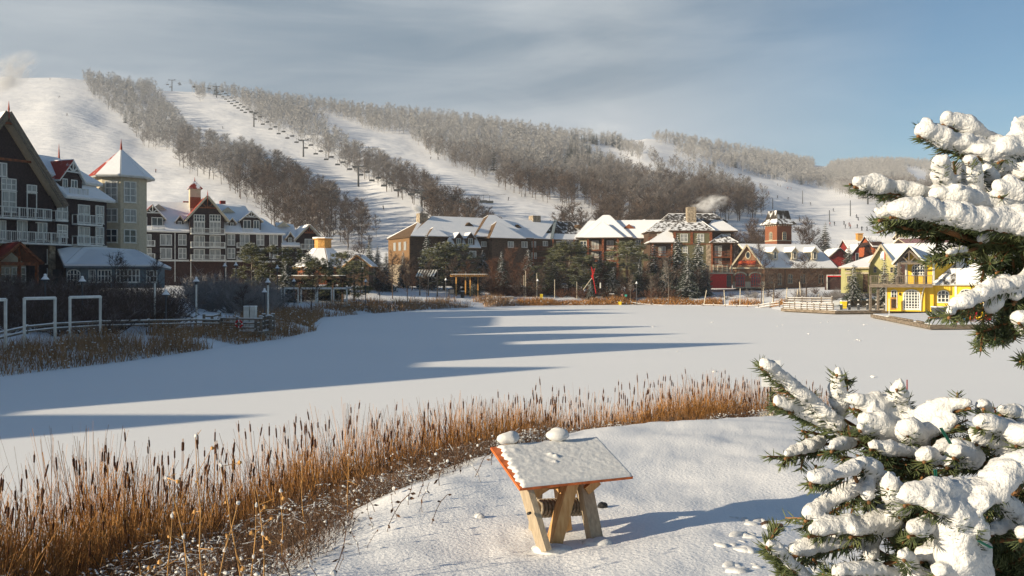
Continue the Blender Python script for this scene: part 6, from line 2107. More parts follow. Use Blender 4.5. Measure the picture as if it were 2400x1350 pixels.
def rope(mb):
    n_ = 15
    axr = (rb - ra).normalized()
    e1 = axr.orthogonal().normalized()
    e2 = axr.cross(e1)
    for i in range(n_):
        if 6.3 < i < 7.7:
            continue
        c = ra.lerp(rb, (i + .5) / n_)
        K, J = 18, 6
        b = len(mb.v)
        for k in range(K):
            t_ = 2 * math.pi * k / K
            rd = e1 * math.cos(t_) + e2 * math.sin(t_)
            for j in range(J):
                f_ = 2 * math.pi * j / J
                mb.v.append(tuple(c + rd * (.068 + .013 * math.cos(f_)) + axr * (.014 * math.sin(f_) + .006 * math.sin(t_))))
        for k in range(K):
            for j in range(J):
                k2, j2 = (k + 1) % K, (j + 1) % J
                mb.f.append((b + k * J + j, b + k2 * J + j, b + k2 * J + j2, b + k * J + j2))
                mb.m.append(0)
part(ST, 'rope_wrapping', M_rope, rope, True)
# snow lumps drifted at the feet and a stone
for i, (u, v, Y, a, b, c, lab) in enumerate([(1300, 1282, 7.2, .16, .1, .05, 'snow drift heaped at the foot of the middle stand leg'), (1392, 1272, 7.35, .12, .08, .05, 'snow drift at the foot of the right stand leg'),
                                            (1124, 1180, 8.2, .05, .04, .035, 'small snowball shaped lump left of the panel stand')]):
    p = gpt(u, Y)
    tag(lump((p.x, p.y, p.z), a, b, c, 'snow_drift', None, 20 + i), lab, 'snow')
p = gpt(1412, 8.6)
sb = MB()
sb.ball((p.x, p.y, p.z + .02), (.05, .04, .035), 0, 8, 6, .15)
tag(sb.build('stone', [M_black]), 'small dark stone in the snow right of the panel', 'stone')
# ---------------------------------------------------------------- sign post and pale box at the shore
p = gpt(1806, 20.2)
SP = empty('shore_sign', p, 'blue oval sign on a slim dark post at the near shore', 'sign')
ztop = HC + (HZ - 836) / FP * 20.2
part(SP, 'post', M_black, lambda mb: mb.tube((p.x, p.y, p.z - .2), (p.x, p.y, ztop - .1), .022, .022, 8))
M_blue = mat('blue sign', (0.01, 0.22, 0.52), .4, var=.03)
M_signw = mat('white sign board', (.75, .76, .76), .4, var=.03)
bd = part(SP, 'board', M_signw, lambda mb: mb.box((p.x, p.y - .035, ztop - .38), (.42, .02, .60)))
part(bd, 'blue_oval', M_blue, lambda mb: mb.face([(p.x + .20 * math.cos(a * math.pi / 12), p.y - .048, ztop - .25 + .11 * math.sin(a * math.pi / 12)) for a in range(24)]))
M_wl = mat('white letters', (.8, .8, .8), .5, var=.02)
text(bd, 'THIN ICE', (p.x, p.y - .052, ztop - .25), 0, .085, M_wl).data
p2 = gpt(1801, 19.6)
BX = MB()
BX.box((p2.x + .1, p2.y, p2.z + .10), (.42, .42, .42), 0, R(28))
tag(BX.build('pale_box', mat('pale concrete', (.55, .48, .36), .8, var=.05)), 'pale beige block at the foot of the blue shore sign', 'block')
for u, v, Y in ((2126, 890, 19.0), (2332, 955, 18.0)):
    q = gpt(u, Y)
    tag(part(None, 'stake', M_dkred, lambda mb: mb.tube((q.x, q.y, q.z - .2), (q.x, q.y, HC + (HZ - v) / FP * Y), .016, .012, 6)), 'thin red brown stake behind the lower spruce branches, %s' % ('the taller one' if u < 2200 else 'the short one at the far right'), 'stake')
# ---------------------------------------------------------------- docks, fences, frames, lamps
def zdock(u, v, z):
    return (HC - z) * FP / (v - HZ)
def deck_obj(name, label, pts, z, th, cat='dock'):
    r_ = empty(name, Vector((sum(p[0] for p in pts) / len(pts), sum(p[1] for p in pts) / len(pts), 0)), label, cat)
    P = [Vector((p[0], p[1], z)) for p in pts]
    part(r_, 'deck', M_dock, lambda mb: mb.slab(P, th))
    c = sum(P, Vector()) / len(P)
    part(r_, 'snow_cover', M_snow, lambda mb: mb.slab([p + (c - p) * .03 + Vector((0, 0, .06)) for p in P], .055))
    return r_
def XY(u, Y):
    return ((u - CX) / FP * Y, Y)
D1 = deck_obj('long_dock', 'long low timber dock with rope rails in front of the green and yellow houses', [XY(1830, 147), XY(1957, 134.5), XY(2120, 137), XY(2330, 133), XY(2330, 142), XY(2120, 146), XY(1960, 152), XY(1850, 156)], .58, .45)
D2 = deck_obj('near_dock', 'snowy timber dock jutting out in front of the yellow house', [XY(2040, 122), XY(2180, 91.5), XY(2420, 93), XY(2480, 124), XY(2200, 127)], .52, .42)
part(D2, 'edge_board', M_dock, lambda mb: mb.bar(Vector((*XY(2086, 110), .66)), Vector((*XY(2138, 99.5), .66)), .25, .16))
part(D2, 'edge_board', M_dock, lambda mb: mb.bar(Vector((*XY(2149, 97.8), .66)), Vector((*XY(2163, 94.8), .66)), .25, .16))
# rope rail posts of the dock
def rope_rail(name, label, pts, m, hh, rope_h, sag=.12, w=.14, nrope=2, snow=True):
    r_ = empty(name, (pts[0][0], pts[0][1], pts[0][2]), label, 'railing')
    for p in pts:
        pp = part(r_, 'post', m, lambda mb: mb.box((p[0], p[1], p[2] + hh / 2), (w, w, hh)))
        if snow:
            part(pp, 'snow_cap', M_snow, lambda mb: mb.ball((p[0], p[1], p[2] + hh + .04), (w * .62, w * .62, .09), 0, 8, 5))
    for a, b in zip(pts[:-1], pts[1:]):
        for k in range(nrope):
            def rp(mb):
                z_ = rope_h - k * .42
                q0 = None
                for i in range(6):
                    f = i / 5
                    q = Vector(a).lerp(Vector(b), f) + Vector((0, 0, z_ - sag * 4 * f * (1 - f)))
                    if q0 is not None:
                        mb.tube(q0, q, .035, .035, 4, 0, False)
                    q0 = q
            part(r_, 'rope', m if not snow else M_ropew, rp)
    return r_
M_ropew = mat('frosted rope', (.42, .40, .38), .9, var=.15)
rope_rail('rope_railing', 'rope railing of dark snow capped posts along the long dock edge', [(*XY(u, Y), .6) for u, Y in ((1972, 136.2), (1991, 136.8), (2012, 137.2), (2033, 137.4), (2054, 137.5), (2074, 137.6), (2095, 137.6), (2114, 137.6), (2140, 137), (2166, 136))], M_steel, .85, .7, w=.3)
rope_rail('rope_railing', 'second rope railing just behind the dock edge with the yellow bin', [(*XY(u, Y), .8) for u, Y in ((1971, 143), (1991, 143.5), (2012, 144), (2033, 144), (2054, 144))], M_steel, 1.15, 1.05, w=.28)
def rail_fence(name, label, pts, m, hh, rails, w=.16, snowy=True):
    r_ = empty(name, pts[0], label, 'fence')
    for p in pts:
        h2 = hh * random.uniform(.92, 1.1)
        pp = part(r_, 'post', m, lambda mb: mb.box((p[0], p[1], p[2] + h2 / 2), (w, w, h2), 0, random.uniform(-.2, .2)))
        if snowy:
            part(pp, 'snow_cap', M_snow, lambda mb: mb.box((p[0], p[1], p[2] + h2 + .035), (w * 1.05, w * 1.05, .07)))
    for a, b in zip(pts[:-1], pts[1:]):
        for z_ in rails:
            q = part(r_, 'rail', m, lambda mb: mb.bar(Vector(a) + Vector((0, 0, z_)), Vector(b) + Vector((0, 0, z_)), .09, .12))
            if snowy:
                part(q, 'snow_cover', M_snow, lambda mb: mb.bar(Vector(a) + Vector((0, 0, z_ + .09)), Vector(b) + Vector((0, 0, z_ + .09)), .09, .06))
    return r_
rail_fence('rail_fence', 'grey post and rail fence on the left part of the long dock, front row', [(*XY(u, Y), .6) for u, Y in ((1836, 147.3), (1851, 145.5), (1863, 144), (1878, 142.3), (1892, 141), (1908, 139.5), (1922, 138), (1938, 136.6), (1953, 135.6))], M_wood, 1.05, (.15, .5, .85))
rail_fence('rail_fence', 'grey post and rail fence on the left part of the long dock, back row', [(*XY(u, Y), .75) for u, Y in ((1846, 155), (1862, 154), (1880, 153), (1903, 152), (1925, 151), (1950, 150))], M_wood, 1.6, (.6, 1.0, 1.4))
rail_fence('rail_fence', 'weathered rail fence along the snowy bank below the red annex and shop', [tuple(gpt(u, Y)) for u, Y in ((1648, 183), (1672, 181), (1700, 178), (1727, 176), (1752, 174), (1778, 172), (1805, 168), (1827, 164))], M_wood, 1.15, (.45, .9), snowy=True)
rail_fence('rail_fence', 'low rail fence by the path in front of the lodge pines', [tuple(gpt(u, Y)) for u, Y in ((1478, 192), (1500, 191), (1530, 190), (1560, 189), (1590, 188), (1620, 186), (1645, 184))], M_wood, .9, (.6,), snowy=True)
for i, (u0, v0, u1, v1) in enumerate([(1735, 676, 1734, 698), (1789, 668, 1789, 700), (1815, 664, 1811, 700), (1845, 674, 1842, 702), (1874, 660, 1877, 676), (1870, 678, 1867, 702), (1920, 688, 1916, 702), (1648, 698, 1656, 680), (1697, 680, 1700, 700)]):
    Y = 183 + .3 * i
    b = gpt(u1 if v1 > v0 else u0, Y)
    t_ = px(u0 if v1 > v0 else u1, min(v0, v1), Y)
    tag(part(None, 'pale_stake', M_pale, lambda mb: mb.tube(b, t_, .11, .08, 6)) , 'pale leaning wooden stake on the bank below the shop', 'stake', 'pale stakes on the bank')
# yellow and black bins
def bin_(name, label, u, Y, zb, w, h, m, lid=True):
    x_, y_ = XY(u, Y)
    z_ = zb if zb is not None else gz(x_, y_)
    r_ = empty(name, (x_, y_, z_), label, 'bin')
    part(r_, 'body', m, lambda mb: mb.box8([(x_ - w * .42, y_ - w * .42, z_), (x_ + w * .42, y_ - w * .42, z_), (x_ + w * .42, y_ + w * .42, z_), (x_ - w * .42, y_ + w * .42, z_),
                                            (x_ - w * .5, y_ - w * .5, z_ + h), (x_ + w * .5, y_ - w * .5, z_ + h), (x_ + w * .5, y_ + w * .5, z_ + h), (x_ - w * .5, y_ + w * .5, z_ + h)]))
    part(r_, 'lid', M_snow if lid else m, lambda mb: mb.box((x_, y_, z_ + h + .05), (w * 1.02, w * 1.02, .1)))
    return r_
M_ybin = mat('yellow plastic', (.75, .55, .03), .4, var=.05)
bin_('bin', 'yellow box at the left end of the black dock screen', 1977, 142, .7, .85, 1.15, M_ybin)
b_ = bin_('bin', 'dark grey bin on the near dock just left of the snowy middle branch', 2201, 104, .55, 1.3, 1.45, M_steel)
part(b_, 'label_plate', M_white, lambda mb: mb.box((XY(2193, 104)[0], 104 - .68, 1.3), (.3, .02, .12)))
bin_('bin', 'dark square bin on the bank left of the bare saplings', 1084, 186, None, .85, 1.35, M_black)
bin_('bin', 'brown slatted bin left of the strolling people', 1434, 196, None, .95, 1.3, M_lodge)
bin_('bin', 'small yellow box in the reeds before the strolling people', 1453, 190.5, None, .6, .8, M_ybin, False)
sc = MB()
for i in range(4):
    a, b = XY(1985 + i * 17, 143.5), XY(2001 + i * 17, 143.6)
    sc.box8([(a[0], a[1], .8), (b[0], b[1], .8), (b[0], b[1] + .1, .8), (a[0], a[1] + .1, .8), (a[0], a[1], 1.95), (b[0], b[1], 1.95), (b[0], b[1] + .1, 1.95), (a[0], a[1] + .1, 1.95)])
r_ = empty('wind_screen', (*XY(2018, 143.6), .8), 'black panelled screen along the dock right of the yellow box', 'screen')
for i in range(4):
    part(r_, 'screen_panel', M_black, lambda mb: mb.box8(sc.v[i * 8:i * 8 + 8]))
r_ = empty('pole_sign', (*XY(2084, 112), .5), 'thin white pole with a flat foot on the near dock', 'pole')
xx, yy = XY(2084, 112)
part(r_, 'pole', M_white, lambda mb: mb.tube((xx, yy, .5), (xx, yy, HC + (HZ - 700) / FP * 112), .05, .05, 8))
part(r_, 'foot', M_white, lambda mb: mb.box((xx, yy, .62), (.5, .5, .14)))
r_ = empty('a_frame_sign', (*XY(2094, 131), .6), 'orange framed board leaning beside the left arched yellow house door', 'sign')
part(r_, 'board', M_orange, lambda mb: mb.box((*XY(2094, 133.6), 1.7), (.9, .1, 1.9)))
part(r_, 'picture', M_lodge, lambda mb: mb.box((*XY(2094, 133.5), 1.7), (.6, .12, 1.3)))
# kayaks leaning on their rack
M_kay = {k: mat('kayak ' + k, c, .35, var=.03) for k, c in (('blue', (.02, .20, .50)), ('orange', (.80, .16, .02)), ('red', (.60, .02, .03)), ('yellow', (.85, .55, .01)))}
def kayak(col, base, top, w, label):
    base, top = Vector(base), Vector(top)
    ax = (top - base).normalized()
    sd_ = Vector((1, 0, 0))
    sd_ = (sd_ - ax * sd_.dot(ax)).normalized()
    dp = ax.cross(sd_)
    r_ = empty('kayak', base, label, 'kayak', 'kayaks leaning on the near dock')
    n_, k_ = 10, 10
    mb = MB()
    for i in range(n_ + 1):
        f = i / n_
        q = math.sin(math.pi * min(1, max(0, f))) ** .55
        for j in range(k_):
            a = 2 * math.pi * j / k_
            mb.v.append(tuple(base.lerp(top, f) + sd_ * (w / 2 * q * math.cos(a)) + dp * (w * .34 * q * math.sin(a))))
    for i in range(n_):
        for j in range(k_):
            j2 = (j + 1) % k_
            mb.f.append((i * k_ + j, i * k_ + j2, (i + 1) * k_ + j2, (i + 1) * k_ + j))
            mb.m.append(0)
    mb.build('hull', M_kay[col], r_, True)
    c = base.lerp(top, .5)
    nn = dp if dp.y < 0 else -dp
    part(r_, 'cockpit', M_black, lambda m2: m2.face([c + nn * (w * .345) + sd_ * (w * .25 * math.cos(t * math.pi / 6)) + ax * (.28 * math.sin(t * math.pi / 6)) for t in range(12)]))
    return r_
for i, (u0, u1, col, lab) in enumerate([(2262, 2272, 'blue', 'blue kayak, leftmost of the upright row on the near dock'), (2274, 2283, 'orange', 'orange kayak next to the blue one'), (2284, 2292, 'red', 'red kayak third from the left of the row'),
                                        (2294, 2303, 'orange', 'orange kayak between the red and the first yellow one'), (2303, 2313, 'yellow', 'yellow kayak in the middle of the row'), (2313, 2320, 'orange', 'narrow orange kayak between the two yellow ones'), (2321, 2330, 'yellow', 'yellow kayak at the right end of the row')]):
    kayak(col, (*XY(u0 - 3, 102), .6), (*XY(u1, 104.5), 2.55), .62, lab)
for i, (u, v, col, lab) in enumerate([(2243, 745, 'red', 'red kayak end lying low at the left of the kayak row'), (2253, 748, 'blue', 'blue kayak end lying low in front of the row'), (2270, 750, 'orange', 'orange kayak lying flat before the row'), (2290, 753, 'yellow', 'yellow kayak lying flat before the row'), (2312, 755, 'red', 'red kayak lying flat near the right end')]):
    x0_, y0_ = XY(u, 99)
    kayak(col, (x0_ - .2, y0_ - 1.2, .85), (x0_ + .9, y0_ + 1.8, 1.05), .72, lab)
# white frames
def frame_(u0, u1, vt, Y0, Y1_, label, group, w=.13):
    a, b = gpt(u0, Y0), gpt(u1, Y1_)
    zt = HC + (HZ - vt) / FP * (Y0 + Y1_) / 2
    r_ = empty('white_frame', a, label, 'frame', group)
    part(r_, 'upright', M_white, lambda mb: mb.bar((a.x, a.y, a.z - .2), (a.x, a.y, zt), w, w))
    part(r_, 'upright', M_white, lambda mb: mb.bar((b.x, b.y, b.z - .2), (b.x, b.y, zt), w, w))
    q = part(r_, 'top_bar', M_white, lambda mb: mb.bar((a.x - w / 2, a.y, zt), (b.x + w / 2, b.y, zt), w, w))
    part(q, 'snow_cover', M_snow, lambda mb: mb.bar((a.x, a.y, zt + w * .7), (b.x, b.y, zt + w * .7), w * .9, w * .4))
frame_(-60, 13, 704, 50, 52, 'white rectangular frame cut by the left picture edge', 'white frames along the walkway')
frame_(57, 129, 700, 54, 56, 'middle one of the three big white frames at the left bank', 'white frames along the walkway')
frame_(164, 235, 697, 59, 61.5, 'right one of the three big white frames at the left bank', 'white frames along the walkway')
for i, (u0, u1) in enumerate(((631, 660), (667, 699), (706, 740), (744, 777), (782, 813))):
    frame_(u0, u1, 676.5, 138, 138, 'small far white frame, number %s from the left beyond the lifebuoy deck' % ('first', 'second', 'third', 'fourth', 'fifth')[i], 'far white frames', .2)
# low rail walkway
wp = [(-20, 51.5), (63, 56), (127, 59), (237, 63), (348, 67.5), (459, 72.5), (514, 75)]
rail_fence('walkway_rail', 'low snow topped rail running along the reeds past the white frames', [tuple(gpt(u, Y, .55)) for u, Y in wp], M_wood, .5, (.12, .42), .12)
rail_fence('walkway_rail', 'second low snowy rail meeting the first one left of the deck', [tuple(gpt(u, Y, .35)) for u, Y in ((165, 82), (250, 80), (330, 78), (410, 76.5), (450, 76))], M_wood, .5, (.12, .42), .12)
# the lifebuoy deck
DK = empty('pump_deck', (*XY(575, 77), .6), 'small railed deck with white cabinets at the reedy point', 'deck')
part(DK, 'deck', M_dock, lambda mb: mb.slab([(*XY(515, 76), .72), (*XY(612, 75), .72), (*XY(640, 78), .72), (*XY(612, 83), .72), (*XY(518, 82), .72)], .2))
part(DK, 'snow_cover', M_snow, lambda mb: mb.slab([(*XY(517, 76.3), .80), (*XY(611, 75.4), .80), (*XY(636, 78), .80), (*XY(610, 82.6), .80), (*XY(520, 81.6), .80)], .07))
for u, v0, v1, Y in ((571, 721, 775, 77.5), (586, 719, 775, 77.6)):
    a = XY(u, Y)
    q = part(DK, 'cabinet', M_white, lambda mb: mb.box((a[0] + .22, a[1] + .3, .8 + 1.0), (.46, .6, 2.0)))
    part(q, 'snow_cap', M_snow, lambda mb: mb.box((a[0] + .22, a[1] + .3, 2.84), (.5, .64, .08)))
part(DK, 'low_box', M_white, lambda mb: mb.box((*XY(553, 79), 1.2), (.9, .8, .9)))
rail_fence('deck_fence', 'snowy split rail fence round the lifebuoy deck, front side', [(*XY(u, Y), .75) for u, Y in ((514, 76), (519, 76.4), (556, 75.8), (600, 75.4), (611, 75.6))], M_wood, 1.15, (.3, .7, 1.05), .22)
rail_fence('deck_fence', 'snowy split rail fence piled up at the right end of the lifebuoy deck', [(*XY(u, Y), .75) for u, Y in ((611, 76), (618, 78), (629, 80), (640, 79), (634, 77))], M_wood, 1.3, (.3, .7, 1.1), .25)
rail_fence('deck_fence', 'snowy rail fence climbing from the walkway to the lifebuoy deck', [tuple(gpt(u, Y, .3)) for u, Y in ((478, 74), (497, 75), (515, 77))], M_wood, 1.0, (.45, .9), .2)
lb = Vector((*XY(560, 75.2), HC + (HZ - 759) / FP * 75.2))
LB = empty('lifebuoy', lb, 'red and white lifebuoy ring hanging on the deck fence', 'lifebuoy')
def torus(mb, c, Rr, r_, a0, a1, n_=12, k=8):
    b = len(mb.v)
    for i in range(n_ + 1):
        t_ = a0 + (a1 - a0) * i / n_
        for j in range(k):
            f = 2 * math.pi * j / k
            mb.v.append((c.x + (Rr + r_ * math.cos(f)) * math.cos(t_), c.y + r_ * math.sin(f), c.z + (Rr + r_ * math.cos(f)) * math.sin(t_)))
    for i in range(n_):
        for j in range(k):
            j2 = (j + 1) % k
            mb.f.append((b + i * k + j, b + i * k + j2, b + (i + 1) * k + j2, b + (i + 1) * k + j))
            mb.m.append(0)
part(LB, 'ring', M_brred, lambda mb: torus(mb, lb, .27, .075, 0, 2 * math.pi, 24), True)
for k in range(4):
    part(LB, 'white_band', M_snow, lambda mb: torus(mb, lb, .27, .079, k * math.pi / 2 - .16, k * math.pi / 2 + .16, 3), True)
# lamps
def lamp(u, vt, Y, label, m=None, arm=False, thick=.06):
    p = gpt(u, Y)
    zt = HC + (HZ - vt) / FP * Y
    r_ = empty('lamp_post', p, label, 'lamp post', 'lamp posts round the pond')
    part(r_, 'post', m or M_steel, lambda mb: mb.tube((p.x, p.y, p.z - .2), (p.x, p.y, zt - .5), thick * 1.3, thick, 8))
    def hd(mb):
        for a, b, ra_, rb_ in ((zt - .5, zt - .28, .09, .13), (zt - .28, zt - .05, .32, .11), (zt - .05, zt + .08, .10, .03)):
            mb.tube((p.x, p.y, a), (p.x, p.y, b), ra_, rb_, 12)
    h_ = part(r_, 'lamp_shade', M_steel, hd)
    part(h_, 'snow_cap', M_snow, lambda mb: [mb.tube((p.x, p.y, zt - .22), (p.x, p.y, zt + .04), .30, .10, 12), mb.ball((p.x, p.y, zt + .1), (.12, .12, .12), 0, 8, 5)])
lamp(106, 648, 66, 'snow capped lamp rising from the thicket below the hotel porch')
lamp(193, 653, 70, 'snow capped lamp in front of the arched restaurant window')
lamp(460, 654, 80, 'lamp on a white frosted post right of the tall bare pole', M_white, thick=.08)
lamp(389, 684, 70, 'low snow capped lamp right of the white pole in the thicket')
lamp(628, 657, 90, 'lamp on a white post behind the lifebuoy deck', M_white, thick=.09)
lamp(620, 680, 92, 'small lower lamp beside the white post behind the deck')
lamp(527, 620, 118, 'black lamp post in front of the frosted shrubs, left one')
lamp(553, 618, 118, 'black lamp post in front of the frosted shrubs, right one')
lamp(650, 625, 120, 'dark lamp under the frosted pines')
lamp(689, 656, 128, 'lamp above the second far white frame')
lamp(857, 657, 140, 'lamp right of the far white frames')
lamp(1045, 654, 178, 'lamp post by the black framed board on the far bank')
lamp(1260, 656, 190, 'black lamp post next to the yellow hanging sign')
lamp(1492, 662, 190, 'lamp post right of the strolling people')
q = gpt(363, 72)
tag(part(None, 'bare_pole', M_white, lambda mb: mb.tube((q.x, q.y, q.z - .2), (q.x, q.y, HC + (HZ - 664) / FP * 72), .09, .07, 8)), 'tall thin frosted pole without lamp left of the frosted lamp post', 'pole')
# pergolas and sheds on the far bank
PG = empty('pergola', gpt(1100, 192), 'flat golden timber pergola on the far bank before the lodge', 'pergola')
zp = HC + (HZ - 646) / FP * 192
for u, Y in ((1069, 191), (1091, 194), (1102, 191), (1120, 194)):
    q = gpt(u, Y)
    part(PG, 'post', M_orange, lambda mb: mb.bar((q.x, q.y, q.z - .2), (q.x, q.y, zp), .28, .28))
part(PG, 'roof_beams', M_orange, lambda mb: [mb.bar((*XY(u, 189.5), zp + .1), (*XY(u, 195.5), zp + .1), .12, .25) for u in range(1056, 1146, 5)])
part(PG, 'edge_beam', M_orange, lambda mb: mb.bar((*XY(1055, 190), zp - .1), (*XY(1146, 190), zp - .1), .2, .3))
part(PG, 'snow_cover', M_snow, lambda mb: mb.bar((*XY(1058, 192.5), zp + .3), (*XY(1143, 192.5), zp + .3), 5, .08))
PG2 = empty('slatted_pergola', gpt(1000, 184), 'white topped slatted pergola roof leaning left of the golden pergola', 'pergola')
zt, zb_ = HC + (HZ - 633) / FP * 186, HC + (HZ - 647) / FP * 182
for i in range(7):
    part(PG2, 'slat', M_white, lambda mb: mb.bar((*XY(976 + i * 6.5, 182), zb_), (*XY(984 + i * 6.5, 186), zt), .25, .2))
part(PG2, 'beam', M_wood, lambda mb: mb.bar((*XY(982, 186), zt), (*XY(1027, 186), zt), .2, .2))
for u in (984, 1004, 1025):
    q = gpt(u, 185)
    part(PG2, 'post', M_wood, lambda mb: mb.bar((q.x, q.y, q.z - .1), (q.x, q.y, zt - .2), .25, .25))
SB = empty('trellis', gpt(725, 150), 'long flat brown pergola with snow on top behind the far white frames', 'pergola')
zt = HC + (HZ - 647) / FP * 150
part(SB, 'roof', M_lodge, lambda mb: mb.slab([(*XY(648, 148), zt), (*XY(812, 148), zt), (*XY(806, 153), zt), (*XY(655, 153), zt)], .55))
part(SB, 'snow_cover', M_snow, lambda mb: mb.slab([(*XY(650, 148.3), zt + .16), (*XY(810, 148.3), zt + .16), (*XY(805, 152.8), zt + .16), (*XY(656, 152.8), zt + .16)], .14))
for u in (660, 700, 740, 780, 803):
    q = gpt(u, 149)
    part(SB, 'post', M_lodge, lambda mb: mb.bar((q.x, q.y, q.z), (q.x, q.y, zt - .4), .3, .3))
q = gpt(1058, 181)
NB = empty('notice_board', q, 'black framed board standing in the snow left of the dark bin', 'notice board')
part(NB, 'frame', M_black, lambda mb: [mb.box((q.x + dx, q.y, q.z + 1.0), (.14, .14, 2.0)) for dx in (-.55, .55)] + [mb.box((q.x, q.y, q.z + z_), (1.1, .12, .14)) for z_ in (1.93, 1.0)])
part(NB, 'board', M_steel, lambda mb: mb.box((q.x, q.y, q.z + 1.46), (.96, .05, .8)))
q = gpt(1269, 188)
YS = empty('yellow_sign', q, 'yellow double sign on a short post on the path before the lodge', 'sign')
part(YS, 'post', M_black, lambda mb: mb.tube((q.x, q.y, q.z), (q.x, q.y, q.z + 1.4), .05, .05, 6))
part(YS, 'board', M_ybin, lambda mb: mb.box((q.x, q.y - .06, q.z + 1.45), (.6, .06, .75)))
part(YS, 'board', M_ybin, lambda mb: mb.box((q.x, q.y - .06, q.z + .78), (.45, .06, .5)))
# red crossed poles
cp = gpt(1390, 194)
RC = empty('crossed_poles', cp, 'red crossed poles with a pale stay, before the lodge spruces', 'sculpture')
Pz = lambda u, v, Y=194: px(u, v, Y)
for a, b in (((1386, 625), (1397, 688)), ((1394, 629), (1388, 655)), ((1386, 645), (1389, 655)), ((1389, 630), (1388, 652))):
    part(RC, 'pole', M_brred, lambda mb: mb.tube(Pz(*a), Pz(*b), .09, .07, 7))
part(RC, 'stay', M_pale, lambda mb: mb.tube(Pz(1387, 652), Pz(1367, 679), .09, .09, 6))
part(RC, 'white_panel', M_white, lambda mb: mb.box((*XY(1407, 194), HC + (HZ - 669) / FP * 194), (.28, .1, 1.2)))
for i, (u, v) in enumerate(((1232, 634), (1258, 640), (1228, 645), (1300, 655), (1352, 660))):
    q = gpt(u, 196)
    tag(part(None, 'bare_pole', M_pale, lambda mb: mb.tube((q.x, q.y, q.z), (q.x, q.y, HC + (HZ - v) / FP * 196), .08, .06, 7)), 'pale upright trunk like pole in the planting before the lodge', 'pole', 'pale poles before the lodge')
# benches
def bench(u, Y, label):
    q = gpt(u, Y)
    r_ = empty('bench', q, label, 'bench', 'benches on the far bank')
    s1 = part(r_, 'seat', M_wood, lambda mb: mb.box((q.x, q.y, q.z + .45), (1.7, .45, .06)))
    part(s1, 'snow_cover', M_snow, lambda mb: mb.box((q.x, q.y, q.z + .52), (1.66, .42, .07)))
    part(r_, 'backrest', M_wood, lambda mb: mb.box((q.x, q.y + .25, q.z + .78), (1.7, .06, .4)))
    for dx in (-.7, .7):
        part(r_, 'leg', M_black, lambda mb: mb.box((q.x + dx, q.y, q.z + .21), (.08, .4, .42)))
bench(1150, 186, 'dark bench between the bare saplings left of the yellow sign')
bench(1195, 187, 'dark bench nearer the yellow sign')
bench(1185, 183, 'long bench just behind the reeds before the saplings')
# ---------------------------------------------------------------- people
def person(name, p, hgt_, coat, legs, label, face=0.0, pose=0.0, group=None, skin=True):
    """one skinned figure: walking, arms hanging; clothes as children"""
    r_ = empty('person', p, label, 'person', group)
    s = hgt_ / 1.75
    def J(x, y, z):
        c, sn = math.cos(face), math.sin(face)
        return (x * c - y * sn) * s, (x * sn + y * c) * s, z * s
    def skinned(nm, verts, edges, rad, m):
        me = bpy.data.meshes.new(nm)
        me.from_pydata([J(*v) for v in verts], edges, [])
        o = bpy.data.objects.new(nm, me)
        COL.objects.link(o)
        sk = o.modifiers.new('Skin', 'SKIN')
        for v, q in zip(me.skin_vertices[0].data, rad):
            v.radius = (q * s, q * s)
        me.skin_vertices[0].data[0].use_root = True
        sb = o.modifiers.new('Sub', 'SUBSURF')
        sb.levels = sb.render_levels = 1
        dg = bpy.context.evaluated_depsgraph_get()
        m2 = bpy.data.meshes.new_from_object(o.evaluated_get(dg))
        bpy.data.objects.remove(o)
        m2.materials.clear()
        m2.materials.append(m)
        return link(nm, m2, r_)
    st = .16 + pose
    skinned('body', [(0, 0, .95), (0, 0, 1.2), (0, 0, 1.42), (0, 0, 1.52), (0, -.01, 1.63), (0, 0, 1.72), (.1, 0, .9), (.11, -st, .5), (.11, -st + .06, .08), (.11, -st - .1, .05), (-.1, 0, .9), (-.11, st * .6, .5), (-.11, st, .08), (-.11, st - .14, .05),
                     (.2, 0, 1.4), (.26, .06, 1.12), (.27, -.05, .88), (-.2, 0, 1.4), (-.26, -.06, 1.12), (-.27, -.12, .88)],
            [(0, 1), (1, 2), (2, 3), (3, 4), (4, 5), (0, 6), (6, 7), (7, 8), (8, 9), (0, 10), (10, 11), (11, 12), (12, 13), (2, 14), (14, 15), (15, 16), (2, 17), (17, 18), (18, 19)],
            [.14, .14, .13, .06, .10, .08, .10, .075, .055, .04, .10, .075, .055, .04, .07, .055, .04, .07, .055, .04], legs)
    skinned('jacket', [(0, 0, .88), (0, 0, 1.15), (0, 0, 1.42), (.2, 0, 1.4), (.27, .06, 1.12), (.27, -.05, .93), (-.2, 0, 1.4), (-.27, -.06, 1.12), (-.27, -.12, .93), (0, 0, 1.5)],
            [(0, 1), (1, 2), (2, 3), (3, 4), (4, 5), (2, 6), (6, 7), (7, 8), (2, 9)], [.20, .18, .165, .10, .075, .06, .10, .075, .06, .09], coat)
    return r_
M_teal = mat('teal jacket', (.05, .40, .32), .7, var=.05)
M_plum = mat('dull pink jacket', (.28, .14, .13), .7, var=.05)
M_dkgr = mat('dark green jacket', (.03, .09, .07), .7, var=.05)
M_trous = mat('black trousers', (.02, .02, .025), .8, var=.1)
for u, Y, h, c, lab, fz in ((1459, 196, 1.7, M_plum, 'person in a dull pink jacket and black trousers, left of the strolling three', 2.6), (1463, 198, 1.78, M_dkgr, 'person in a dark green jacket walking in the middle of the three', 2.8), (1467.5, 195.5, 1.72, M_teal, 'person in a teal jacket and black trousers, right of the strolling three', 3.0)):
    person('person', gpt(u, Y), h, c, M_trous, lab, fz)
